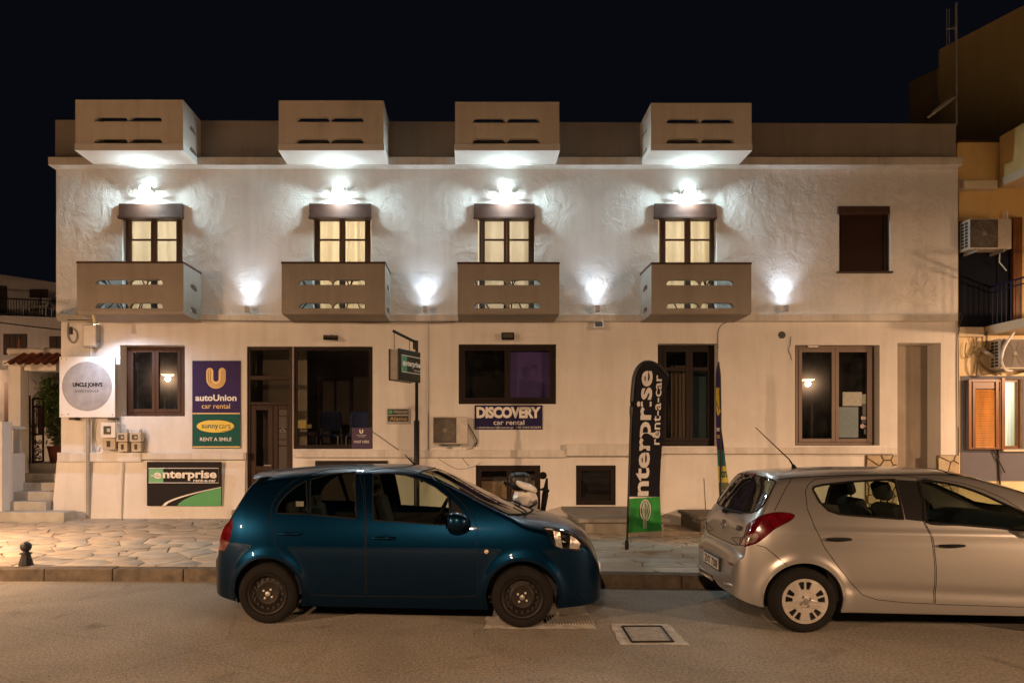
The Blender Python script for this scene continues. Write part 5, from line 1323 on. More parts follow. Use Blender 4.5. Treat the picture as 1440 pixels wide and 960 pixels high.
# blue-grey band round the window, a skin on the wall
mb = MB(); wall_sheet(mb, PX(1350.5, DN), xn1, PZ(676, DN), PZ(528.5, DN), DN - .012, [(hw[0], hw[1], hw[2], hw[3], .012)]); mb.build('painted_band', M_bluegrey, nb, fix=False)
nbox('floor_slab', 1348.5, 1384, 459.5, 473, DN - .10, DN + .1, M_creamtrim, None, .01)
nbox('upper_wall', 1348.5, 1520, 258, 470, DN + .02, DN + 6, M_yellowwall)
nbox('dark_panel', 1349.2, 1402, 312, 460, DN - .005, DN + .02, M_navypaint)
nbox('upper_slab', 1357, 1403, 253.5, 265, DN - .16, DN + .1, M_creamtrim, None, .01)
nbox('upper_slab', 1348.5, 1357, 251, 267, DN - .05, DN + .1, M_creamtrim, None, .01)
nbox('parapet', 1346, 1520, 197, 254, DN + .05, DN + .25, M_yellowwall)
nbox('parapet_edge', 1346, 1520, 196, 199, DN - .0, DN + .3, M_shutbox)
xb0 = PX(1403, DN)
def bal(v0, v1, label=None, yf=12.6):
    zb_, zt2 = PZ(v1, DN), PZ(v0, DN); return MB().box(xb0, xn1, yf, DN + .02, zb_, zt2).build('balcony_slab', M_creamtrim, nb, bevel=.01)
bal(253, 265)
MB().box(xb0 + .04, xn1, 12.65, DN, PZ(253, DN), PZ(253, DN) + .9).build('balcony_parapet', M_yellowwall, nb)
xb1 = PX(1385, DN)
MB().box(xb1, xn1, 12.7, DN + .02, PZ(472, DN), PZ(459, DN)).build('balcony_slab', M_creamtrim, nb, bevel=.01)
nbox('door_post', 1425, 1438, 305, 458, DN - .10, DN + .05, M_orangeframe, None, .01)
nbox('dark_panel', 1402, 1425, 312, 458, DN - .02, DN + .02, M_navypaint)
mb = MB(); zr0, zr1 = PZ(459, DN), PZ(404, DN); xr = xb1 + .12
mb.tube([(xr, 12.8, zr1), (xr, DN, zr1)], .02, 6); mb.tube([(xr, 12.8, zr1 - .12), (xr, DN, zr1 - .12)], .014, 6); mb.tube([(xr, 12.8, zr1), (xn1, 12.8, zr1)], .02, 6)
mb.build('handrail', mat('blue_railing', (.03, .035, .09), .4, .3, var=.1), nb)
for k in range(13): MB().tube([(xr, 12.85 + k * .12, zr0), (xr, 12.85 + k * .12, zr1)], .010, 4).build('rail_bar', MAT['blue_railing'], nb)
# window: lit, lace curtain, shutter leaf folded open on the wall
xw0, xw1, zw0, zw1, _ = hw
mb = MB(); frame_bars(mb, xw0, xw1, zw0, zw1, DN + .06, DN + .12, .05); w = mb.build('window', M_orangeframe, nb)
MB().poly([(xw0, DN + .09, zw0), (xw1, DN + .09, zw0), (xw1, DN + .09, zw1), (xw0, DN + .09, zw1)]).build('pane', M_glassclear, w, fix=False)
M_lace = cloth('lace_cloth', (.85, .88, .84), .6)
curtain(xw0, xw1, zw0, zw1, DN + .2, M_lace, w, folds=4, amp=.015, name='lace_curtain')
mb = MB()
for x_, y_2 in ((xw0 - .5, DN + .25), (xw1 + .5, DN + .25)): mb.poly([(x_, DN + .25, zw0 - .3), (x_, DN + 2.4, zw0 - .3), (x_, DN + 2.4, zw1 + .3), (x_, DN + .25, zw1 + .3)])
mb.poly([(xw0 - .5, DN + 2.4, zw0 - .3), (xw1 + .5, DN + 2.4, zw0 - .3), (xw1 + .5, DN + 2.4, zw1 + .3), (xw0 - .5, DN + 2.4, zw1 + .3)])
mb.poly([(xw0 - .5, DN + .25, zw1 + .3), (xw1 + .5, DN + .25, zw1 + .3), (xw1 + .5, DN + 2.4, zw1 + .3), (xw0 - .5, DN + 2.4, zw1 + .3)])
mb.poly([(xw0 - .5, DN + .25, zw0 - .3), (xw1 + .5, DN + .25, zw0 - .3), (xw1 + .5, DN + 2.4, zw0 - .3), (xw0 - .5, DN + 2.4, zw0 - .3)])
mb.build('room_shell', M_roomlight, nb, fix=False)
lamp_point('room_light', ((xw0 + xw1) / 2, DN + 1.2, zw1 - .2), 62, (.93, 1, .92), .12)
box('window_sill', M_creamtrim, PX(1407, DN), PX(1445, DN), DN - .08, DN + .2, PZ(634.5, DN), PZ(631.5, DN), nb, .006)
sx0, sx1, sz0, sz1 = PX(1367, DN - .1), PX(1409, DN - .1), PZ(631.5, DN - .1), PZ(533, DN - .1)
for k, off in enumerate((.10, .16)):
    xo = -.09 * k
    mb = MB(); frame_bars(mb, sx0 + xo, sx1 + xo, sz0, sz1, DN - off - .02, DN - off + .02, .06, .04)
    lf = mb.build('shutter_leaf', M_orangeframe, nb, bevel=.004)
    if k == 0:
        mb = MB(); n_ = 24; zt2 = sz1 - .22
        for i in range(n_):
            z = sz0 + .04 + (zt2 - sz0 - .04) * (i + .5) / n_; mb.obox(((sx0 + sx1) / 2 + xo, DN - off, z), (sx1 - sx0 - .1, .010, (zt2 - sz0) / n_ * 1.15), Matrix.Rotation(radians(-25), 3, 'X'))
        mb.build('shutter_slats', M_orangewood, lf, kind='stuff')
        box('top_panel', M_orangeframe, sx0 + .05, sx1 - .05, DN - off - .005, DN - off + .01, zt2 + .02, sz1 - .05, lf)
    else: lf.location.y += .05
nbox('shutter_edge', 1409, 1413.5, 531, 632, DN - .14, DN + .02, M_orangeframe)
MB().tube([(PX(1394, DN), DN - .05, PZ(632, DN)), (PX(1410, DN), DN - .06, PZ(664, DN))], .014, 5).build('shutter_stay', M_wire, nb)
MB().tube([(PX(1402, DN), DN - .04, PZ(632, DN)), (PX(1404.5, DN), DN - .04, PZ(688, DN))], .02, 6).build('pipe', M_wire, nb)
for pts, r_ in (([(1388, 466), (1386, 486), (1380, 496), (1375, 510), (1373, 528)], .018), ([(1376, 500), (1380, 512), (1392, 522), (1408, 526)], .022), ([(1368, 474), (1370, 486), (1366, 498), (1360, 503), (1357, 494), (1359, 482)], .010), ([(1373, 474), (1374, 484), (1370, 490)], .008)):
    wire(pts, DN - .06, r_, 'cable', mat('aged_cable', (.22, .16, .09), .6, var=.15), nb)
y = DN - .14; x, z = PX(1389, y), PZ(494.5, y)
t = empty('floodlight', (x, DN, z), 'tilted grey floodlight among the cables on the yellow house', 'floodlight', 'unlit floodlights under the ledge')
R = Matrix.Rotation(radians(25), 3, 'Y') @ Matrix.Rotation(radians(-50), 3, 'X')
MB().obox((x, y, z), (.24, .06, .20), R).build('housing', M_greyplastic, t, bevel=.01); MB().obox(Vector((x, y, z)) + R @ Vector((0, -.033, 0)), (.19, .004, .15), R).build('lens', MAT['dark_lens'], t)
MB().tube([(x - .12, y + .02, z), (x - .2, y + .05, z + .02), (x - .2, DN, z + .02)], .015, 5).build('bracket', M_greyplastic, t)
ac_unit((PX(1397, 13.9) , DN, PZ(357, DN)), .86, .62, .30, 0, 'white air conditioner with side grilles below the yellow house upper slab', True)
ac_unit((PX(1440, 13.9), DN, PZ(521, DN)), .86, .62, .30, 0, 'white air conditioner with side grilles above the lit lace window', True)
wire([(1437, 452), (1424, 470), (1412, 490), (1409, 508), (1414, 520), (1424, 521)], DN - .45, .022, 'cable', M_white, nb)
MB().tube([(PX(1393, DN), DN - .25, PZ(360, DN)), (PX(1395, DN), DN - .2, PZ(372, DN)), (PX(1405, DN), DN - .2, PZ(384, DN))], .012, 5).build('drain_pipe', M_white, nb)
MB().tube([(PX(1410, DN), DN - .1, PZ(312, DN)), (PX(1410, DN), DN - .1, PZ(300, DN))], .03, 6).build('pipe', M_white, nb)

# taller blocks behind the yellow house
M_block = plaster('ochre_plaster', (.66, .52, .24), .1, .3, .12)
def block(name, u, vtop, D, L, W, label, vp=262):
    d = Vector(((vp - UX) / F, 1, 0)).normalized(); n_ = Vector((d.y, -d.x, 0))
    c = Vector((PX(u, D), D, 0)); zt2 = PZ(vtop, D)
    t = empty(name, c, label, 'building')
    P = [c, c - d * L, c - d * L + n_ * W, c + n_ * W]
    mb = MB(); mb.add([(p.x, p.y, 0) for p in P] + [(p.x, p.y, zt2) for p in P], [(0, 1, 2, 3), (4, 7, 6, 5), (0, 4, 5, 1), (1, 5, 6, 2), (2, 6, 7, 3), (3, 7, 4, 0)])
    mb.build('wall', M_block, t)
    Q = [c - n_ * .0, c - d * L, c - d * L + n_ * .25, c + n_ * .25]
    mb = MB(); mb.add([(p.x, p.y, zt2) for p in Q] + [(p.x, p.y, zt2 + .12) for p in Q], [(0, 1, 2, 3), (4, 7, 6, 5), (0, 4, 5, 1), (1, 5, 6, 2), (2, 6, 7, 3), (3, 7, 4, 0)])
    mb.build('parapet', M_block, t)
    return t
block('tall_block', 1320, 76, 20.0, 3.6, 8, 'tall ochre block with a plain side wall rising behind the yellow house')
block('tall_block', 1278, 121, 24.0, 3.4, 8, 'lower ochre block half hidden behind the tall one')

# aerials on the roof corner
Da = 14.6
t = empty('roof_aerial', (PX(1344.5, Da), Da, PZ(174, Da)), 'thin roof mast with two aerials at the parapet corner', 'aerial')
MB().tube([(PX(1344.5, Da), Da, PZ(176, Da)), (PX(1344.5, Da), Da, PZ(5, Da))], [.03, .022], 7).build('mast', M_pipe, t)
MB().tube([(PX(1331, Da), Da, PZ(41.5, Da)), (PX(1344, Da), Da, PZ(39.5, Da))], .018, 5).build('boom', M_pipe, t)
for u in (1331.5, 1335): MB().tube([(PX(u, Da), Da, PZ(13, Da)), (PX(u, Da), Da, PZ(66, Da))], .008, 4).build('dipole', M_pipe, t)
MB().tube([(PX(1305, Da - .6), Da - .6, PZ(165, Da - .6)), (PX(1343, Da), Da, PZ(137, Da))], .02, 5).build('boom', M_whitemetal, t)
for k in range(9):
    q = .15 + k * .085; u, v, y = 1305 + 38 * q, 165 - 28 * q, Da - .6 * (1 - q)
    MB().tube([(PX(u - 3, y), y - .12, PZ(v - 2, y)), (PX(u + 3, y), y + .12, PZ(v + 1, y))], .008, 4).build('element', M_whitemetal, t)
MB().tube([(PX(1343, Da), Da, PZ(133.5, Da)), (PX(1360, Da), Da + .1, PZ(131, Da))], .010, 4).build('boom', M_pipe, t)

# waiting room
M_bluechair = mat('blue_fabric', (.012, .035, .16), .7, var=.15)
def office_chair(u, D, label):
    x = PX(u, D); z = zfl
    t = empty('waiting_chair', (x, D, z), label, 'chair', 'blue chairs in the waiting room')
    zs = PZ(606, D); zt2 = PZ(578, D)
    MB().obox((x, D - .18, zs - .10), (.46, .46, .06)).build('seat', M_bluechair, t, bevel=.025)
    def bk(q, s_): return (x + (q - .5) * .50 * (1 - .18 * abs(2 * s_ - 1) ** 3), D + .06 - .05 * (1 - (2 * q - 1) ** 2) * 0 + .05 * (1 - (2 * q - 1) ** 2), zs + (zt2 - zs) * s_)
    b = MB().grid(8, 8, bk).build('backrest', M_bluechair, t, smooth=180); m_ = b.modifiers.new('thick', 'SOLIDIFY'); m_.thickness = .04
    for s in (-1, 1):
        MB().tube([(x + s * .24, D + .1, z), (x + s * .24, D + .06, zs - .12), (x + s * .22, D + .05, zs + .1)], .012, 6).build('leg', M_greyplastic, t)
        MB().tube([(x + s * .24, D - .38, z), (x + s * .24, D - .38, zs - .12)], .012, 6).build('leg', M_greyplastic, t)
office_chair(465, 15.6, 'blue waiting chair behind the shop window nearer the shop door')
office_chair(506, 15.6, 'blue waiting chair behind the shop window above the violet notice')
t = empty('reception_desk', (PX(424, 15.6), 15.6, zfl), 'dark desk with yellow leaflets inside the shop window', 'desk')
MB().box(PX(404, 15.5), PX(446, 15.5), 15.3, 16.0, PZ(612, 15.5), PZ(607, 15.5)).build('top', M_doorwood, t)
for u in (408, 443): MB().box(PX(u, 15.5) - .02, PX(u, 15.5) + .02, 15.35, 15.95, zfl, PZ(612, 15.5)).build('leg', M_doorwood, t)
for i, (a, b, c, d) in enumerate(((418.5, 431, 590.5, 597), (419, 439, 596.5, 602))):
    tt = MB().box(PX(a, 15.35), PX(b, 15.35), 15.33 - .05 * i, 15.35 - .05 * i, PZ(d, 15.35), PZ(c, 15.35)).build('leaflet_holder', mat('leaflet_yellow', (.75, .62, .20), .6, var=.1))
    tag(tt, ['small yellow notice on the desk behind the shop window', 'wide yellow notice standing lower on the desk behind the shop window'][i], 'notice')
# ------------------------------------------------------------------ cars
def pchip(xk, yk):
    xk = np.array(xk, float); yk = np.array(yk, float); h = np.diff(xk); d = np.diff(yk) / h; m = np.zeros_like(yk)
    for i in range(1, len(xk) - 1):
        if d[i - 1] * d[i] > 0:
            w1 = 2 * h[i] + h[i - 1]; w2 = h[i] + 2 * h[i - 1]; m[i] = (w1 + w2) / (w1 / d[i - 1] + w2 / d[i])
    m[0] = d[0]; m[-1] = d[-1]
    def f(x):
        x = np.clip(np.asarray(x, float), xk[0], xk[-1]); i = np.clip(np.searchsorted(xk, x) - 1, 0, len(h) - 1); t = (x - xk[i]) / h[i]
        return (1 + 2 * t) * (1 - t) ** 2 * yk[i] + t * (1 - t) ** 2 * h[i] * m[i] + t * t * (3 - 2 * t) * yk[i + 1] + t * t * (t - 1) * h[i] * m[i + 1]
    return f
def inside(P, x, y):
    P = np.array(P); r = np.zeros(np.shape(x), bool); n = len(P)
    for i in range(n):
        x0, y0 = P[i]; x1, y1 = P[(i + 1) % n]
        if y0 == y1: continue
        c = ((y0 > y) != (y1 > y)) & (x < (x1 - x0) * (y - y0) / (y1 - y0) + x0); r ^= c
    return r
def nearest(P, x, y):
    best = (1e9, x, y); n = len(P)
    for i in range(n):
        x0, y0 = P[i]; x1, y1 = P[(i + 1) % n]; dx, dy = x1 - x0, y1 - y0; l2 = dx * dx + dy * dy
        t = 0 if l2 == 0 else max(0, min(1, ((x - x0) * dx + (y - y0) * dy) / l2)); qx, qy = x0 + t * dx, y0 + t * dy; d = hypot(x - qx, y - qy)
        if d < best[0]: best = (d, qx, qy)
    return best
def roundp(P, closed=True, n=5):
    out = []; N = len(P); rng = range(N) if closed else range(N - 1)
    for i in rng:
        p0, p1, p2, p3 = (P[(i + k) % N] for k in (-1, 0, 1, 2)) if closed else (P[max(i - 1, 0)], P[i], P[i + 1], P[min(i + 2, N - 1)])
        for k in range(n):
            t = k / n; out.append(tuple(.5 * ((2 * p1[a]) + (-p0[a] + p2[a]) * t + (2 * p0[a] - 5 * p1[a] + 4 * p2[a] - p3[a]) * t * t + (-p0[a] + 3 * p1[a] - 3 * p2[a] + p3[a]) * t ** 3) for a in (0, 1)))
    if not closed: out.append(tuple(P[-1]))
    return out

M_tyre = mat('tyre_rubber', (.011, .010, .009), .9, var=.2, vscale=9, spec=.15, bump=.2, bscale=60, bdist=.004)
M_rubber = mat('black_rubber', (.010, .010, .010), .6, var=.1, spec=.08)
M_interior = mat('dark_interior', (.028, .028, .03), .75, var=.15, vscale=8, spec=.1)
M_seat = mat('seat_fabric', (.022, .022, .024), .9, var=.2, vscale=20)
M_chrome = mat('chrome', (.75, .74, .72), .08, 1.0, var=.0)
M_reflector = mat('lamp_reflector_silver', (.80, .76, .70), .38, .6, var=.1, vscale=30)
M_steelrim = mat('black_steel_wheel', (.016, .013, .011), .55, .2, var=.2, vscale=12, spec=.25)
M_hubcap = mat('silver_hubcap', (.52, .49, .45), .32, .55, var=.12, vscale=9)
M_carglass = glass('car_glass', (.66, .72, .64), haze=.001, hrough=.12, ior=1.3)
M_rearglass = glass('car_rear_glass', (.22, .25, .24), haze=.004, hrough=.1, dirt=.03)
M_lens = glass('lamp_lens', (.92, .94, .95))
M_redlens = mat('red_lamp_lens', (.11, .002, .005), .12, var=.3, vscale=14, coat=1)
M_clearlens = mat('clear_lamp_facets', (.55, .42, .40), .12, .7, var=.35, vscale=40)
def paint(name, c, metal, rough, flake):
    m = bpy.data.materials.new(name); m.use_nodes = True; nt = m.node_tree; b = nt.nodes['Principled BSDF']
    b.inputs['Metallic'].default_value = metal; b.inputs['Roughness'].default_value = rough; b.inputs['Specular IOR Level'].default_value = .05; b.inputs['Coat Weight'].default_value = .7; b.inputs['Coat IOR'].default_value = 1.32; b.inputs['Coat Roughness'].default_value = .04
    tc = nd(nt, 'ShaderNodeTexCoord'); nz = nd(nt, 'ShaderNodeTexNoise'); nz.inputs['Scale'].default_value = 420; nz.inputs['Detail'].default_value = 2
    n2 = nd(nt, 'ShaderNodeTexNoise'); n2.inputs['Scale'].default_value = 1.6; n2.inputs['Detail'].default_value = 8
    nt.links.new(tc.outputs['Object'], nz.inputs['Vector']); nt.links.new(tc.outputs['Object'], n2.inputs['Vector'])
    cr = nd(nt, 'ShaderNodeValToRGB'); cr.color_ramp.elements[0].position = .3; cr.color_ramp.elements[1].position = .75
    cr.color_ramp.elements[0].color = (*[x * (1 - flake) for x in c], 1); cr.color_ramp.elements[1].color = (*[min(1, x * (1 + flake)) for x in c], 1)
    nt.links.new(nz.outputs['Fac'], cr.inputs['Fac']); nt.links.new(cr.outputs[0], b.inputs['Base Color'])
    mr = nd(nt, 'ShaderNodeMapRange'); mr.inputs['From Min'].default_value = .35; mr.inputs['From Max'].default_value = .75; mr.inputs['To Min'].default_value = .02; mr.inputs['To Max'].default_value = .07   # road dust dulls the clear coat in patches
    nt.links.new(n2.outputs['Fac'], mr.inputs['Value']); nt.links.new(mr.outputs[0], b.inputs['Coat Roughness'])
    return m

class Car:
    def __init__(s, root, S):
        for k in ('top', 'bot', 'plan', 'rad', 'pw'): S[k] = [(x * S.get('tail', 1) if x < 0 else x, v) for x, v in S[k]]
        s.root, s.S = root, S
        s.M = Matrix.Translation(root.location) @ root.rotation_euler.to_matrix().to_4x4(); s.Mi = s.M.inverted()
        s.top = pchip(*zip(*S['top'])); s.bot = pchip(*zip(*S['bot'])); s.plan = pchip(*zip(*S['plan'])); s.shape = np.poly1d(np.polyfit(np.linspace(.1, 1.55, 200), pchip(*zip(*S['shape']))(np.linspace(.1, 1.55, 200)), 7)); s.rad = pchip(*zip(*S['rad'])); s.pw = pchip(*zip(*S['pw']))
        s.x0, s.x1 = S['top'][0][0], S['top'][-1][0]
    def zr(s, x):
        t, b = s.top(x), s.bot(x); return t - np.minimum(s.rad(x), .85 * (t - b))
    def W(s, x, z):
        w = s.plan(x) * s.shape(z)
        for (ax, az, r_) in s.S['arches']:                     # swollen wheel arches
            d = np.hypot(x - ax, z - az); w = w + .020 * np.exp(-((d - r_ - .01) / .055) ** 2) * (d > r_ - .05)
        for (xa, za, xb, zb, a, wd) in s.S.get('crease', ()):
            zc = za + (zb - za) * (x - xa) / (xb - xa); fade = 1 / (1 + np.exp(-(x - min(xa, xb)) * 12)) / (1 + np.exp((x - max(xa, xb)) * 12))
            w = w + a * np.exp(-((z - zc) / wd) ** 2) * fade
        return w
    def Y(s, x, z):
        x = np.asarray(x, float); z = np.asarray(z, float); zr = s.zr(x); r = np.maximum(s.top(x) - zr, 1e-4); p = s.pw(x)
        q = np.clip((z - zr) / r, 0, 1); return s.W(x, z) * np.power(np.maximum(1 - q ** p, 0), 1 / p)
    def Z(s, x, y):
        x = np.asarray(x, float); y = np.abs(np.asarray(y, float)); zr = s.zr(x); r = s.top(x) - zr; p = s.pw(x); z = s.top(x) + 0 * y
        for _ in range(6):
            q = np.clip(y / np.maximum(s.W(x, z), 1e-4), 0, 1); z = zr + r * np.power(np.maximum(1 - q ** p, 0), 1 / p)
        return z
    def hit(s, u, v):
        """photo pixel -> point of the body surface, in the car's own axes"""
        o = s.Mi @ Vector((0, 0, H)); d = (s.Mi.to_3x3() @ Vector(((u - UX) / F, 1, -(v - VY) / F)))
        D = np.arange(4.5, 9.5, .004); x = o.x + d.x * D; y = o.y + d.y * D; z = o.z + d.z * D
        ok = (x >= s.x0) & (x <= s.x1) & (z < s.top(x)) & (z > s.bot(x)) & (np.abs(y) <= s.Y(x, z))
        k = np.argmax(ok)
        if not ok[k]:
            k = np.argmin(np.abs(y + .80)); return Vector((x[k], y[k], z[k]))
        return Vector((x[k], y[k], z[k]))
    def side(s, P, rnd=True):
        Q = []
        for u, v in P: h = s.hit(u, v); Q.append((h.x, h.z))
        return roundp(Q) if rnd else Q
    def pt(s, x, z, sgn=-1, off=0.0):
        y = float(s.Y(x, z)); return Vector((x, sgn * (y + off), z))

    def shell(s, side_regions, wind, rear, mats):
        S = s.S; N, ns, na = S.get('N', 420), 66, 26
        xd = np.linspace(s.x0, s.x1, 6000); td = s.top(xd); L = np.concatenate([[0], np.cumsum(np.hypot(np.diff(xd), np.diff(td)) + 1e-9)])
        xs = np.interp(np.linspace(0, L[-1], N), L, xd)
        for (ax, az, r_) in S['arches']: pass
        zr = s.zr(xs); bt = s.bot(xs); tp = s.top(xs); r = tp - zr; p = s.pw(xs)
        J = ns + na
        X = np.repeat(xs[:, None], J + 1, 1); Zg = np.zeros_like(X)
        for j in range(ns + 1): Zg[:, j] = bt + (zr - bt) * j / ns
        for k in range(1, na + 1):
            a = pi / 2 * k / na; Zg[:, ns + k] = zr + r * np.power(sin(a), 2 / p)
        Yg = s.Y(X, Zg)
        for k in range(1, na + 1):
            a = pi / 2 * k / na; Yg[:, ns + k] = s.W(X[:, ns + k], Zg[:, ns + k]) * np.power(max(cos(a), 0), 2 / p) if k < na else 0
        cls = np.zeros((N - 1, J), int); names = ['body']
        def cen(A): return (A[:-1, :-1] + A[1:, :-1] + A[1:, 1:] + A[:-1, 1:]) / 4
        cx, cyy, cz = cen(X), cen(Yg), cen(Zg)
        moved = np.zeros((N, J + 1), bool)
        def snap(mask, fn, lim=.02):
            pad = np.zeros((N + 1, J + 2), int) - 1; pad[1:N, 1:J + 1] = mask.astype(int)
            a, b, c, d = pad[:-1, :-1], pad[1:, :-1], pad[1:, 1:], pad[:-1, 1:]
            st = np.stack([a, b, c, d]); has1 = (st == 1).any(0); has0 = (st == 0).any(0)
            for i, j in zip(*np.nonzero(has1 & has0)):
                if moved[i, j]: continue
                q = fn(X[i, j], Yg[i, j], Zg[i, j])
                if q is not None and (q[0] - X[i, j]) ** 2 + (q[1] - Yg[i, j]) ** 2 + (q[2] - Zg[i, j]) ** 2 < lim ** 2:
                    X[i, j], Yg[i, j], Zg[i, j] = q; moved[i, j] = True
        for nm, P, cond in side_regions:
            names.append(nm)
            m = inside(P, cx, cz)
            if cond: m &= cond(cx, cyy, cz)
            def fn(x, y, z, P=P):
                d, qx, qz = nearest(P, x, z)
                if qz >= float(s.top(qx)) - .004: return None
                return (qx, float(s.Y(qx, qz)), qz)
            snap(m, fn); cls[m] = len(names) - 1
        # windscreen: top view outline (x, |y|)
        Pw = wind; names.append('windscreen'); m = inside(Pw, cx, cyy) & (cz > S['zwind'])
        def fw(x, y, z):
            d, qx, qy = nearest(Pw, x, y)
            if qy < 0: return None
            return (qx, qy, float(s.Z(qx, qy)))
        snap(m, fw); cls[m & (cls == 0)] = len(names) - 1
        # rear window: rear view outline (|y|, z)
        Pr = rear; names.append('rear_window'); m = inside(Pr, cyy, cz) & (cx < S['xrear'])
        def solve(y, z):
            lo, hi = s.x0, S['xrear'] + .15
            for _ in range(28):
                mid = (lo + hi) / 2
                if float(s.top(mid)) > z and float(s.Y(mid, z)) > y: hi = mid
                else: lo = mid
            return hi
        s.solve = solve
        def fr_(x, y, z):
            d, qy, qz = nearest(Pr, y, z)
            if qy < 0: return None
            return (solve(qy, qz), qy, qz)
        snap(m, fr_); cls[m & (cls == 0)] = len(names) - 1
        Yg[:, J] = 0
        out = {}
        idx = lambda i, j: i * (J + 1) + j
        V = [(float(X[i, j]), float(Yg[i, j]), float(Zg[i, j])) for i in range(N) for j in range(J + 1)]
        def emit_part(nm, quads, sides, m, parent=None, smooth=180, cap=False, off=0):
            used = {}; mb = MB()
            for sg in sides:
                used.clear()
                for (i, j) in quads:
                    f = []
                    for a, b in ((i, j), (i + 1, j), (i + 1, j + 1), (i, j + 1)):
                        k = idx(a, b)
                        if k not in used: used[k] = len(mb.v); v = V[k]; mb.v.append((v[0], sg * v[1], v[2]))
                        f.append(used[k])
                    mb.f.append(tuple(f) if sg < 0 else tuple(reversed(f)))
                if cap:
                    for i in (0, N - 1):
                        P = [(V[idx(i, j)][0], sg * V[idx(i, j)][1], V[idx(i, j)][2]) for j in range(J + 1)] + [(V[idx(i, 0)][0], 0, V[idx(i, 0)][2])]
                        mb.poly(P)
            o = mb.build(nm, m, None, smooth=smooth, fix=False, weld=False)
            bm = bmesh.new(); bm.from_mesh(o.data); bmesh.ops.remove_doubles(bm, verts=bm.verts, dist=2e-4); bmesh.ops.recalc_face_normals(bm, faces=bm.faces) if False else None; bm.to_mesh(o.data); bm.free()
            o.data.polygons.foreach_set('use_smooth', [True] * len(o.data.polygons))
            o.parent = parent or s.root; return o
        ids = {n: [k for k, q in enumerate(names) if q == n] for n in set(names)}
        for n, ks in ids.items():
            if n == 'cut': continue
            quads = list(zip(*np.nonzero(np.isin(cls, ks))))
            if not quads: continue
            if n == 'body': out[n] = emit_part('body', quads, (-1, 1), mats[n], cap=True)
            elif n in ('windscreen', 'rear_window'): out[n] = emit_part(n, quads, (-1, 1), mats[n])
            else:
                for sg in (-1, 1): out[(n, sg)] = emit_part(n.split('#')[0], quads, (sg,), mats[n])
        return out
    # thin lines lying on the body
    def line(s, P, r, name, m, parent=None, closed=False, off=0.0, both=True):
        res = []; P = list(P); Q = []
        for i in range(len(P) if closed else len(P) - 1):
            a, b = P[i], P[(i + 1) % len(P)]; k = max(1, int(hypot(b[0] - a[0], b[1] - a[1]) / .025))
            Q += [(a[0] + (b[0] - a[0]) * j / k, a[1] + (b[1] - a[1]) * j / k) for j in range(k)]
        P = Q if closed else Q + [P[-1]]
        for sg in ((-1, 1) if both else (-1,)):
            pts = [s.pt(x, z, sg, off) for x, z in P]
            o = MB().tube(pts, r, 5, closed).build(name, m, None, smooth=60, fix=False); o.parent = (parent or {}).get(sg, s.root) if isinstance(parent, dict) else (parent or s.root); res.append(o)
        return res
def rel(mb, name, m, parent, **k):
    o = mb.build(name, m, None, **k); o.parent = parent; return o

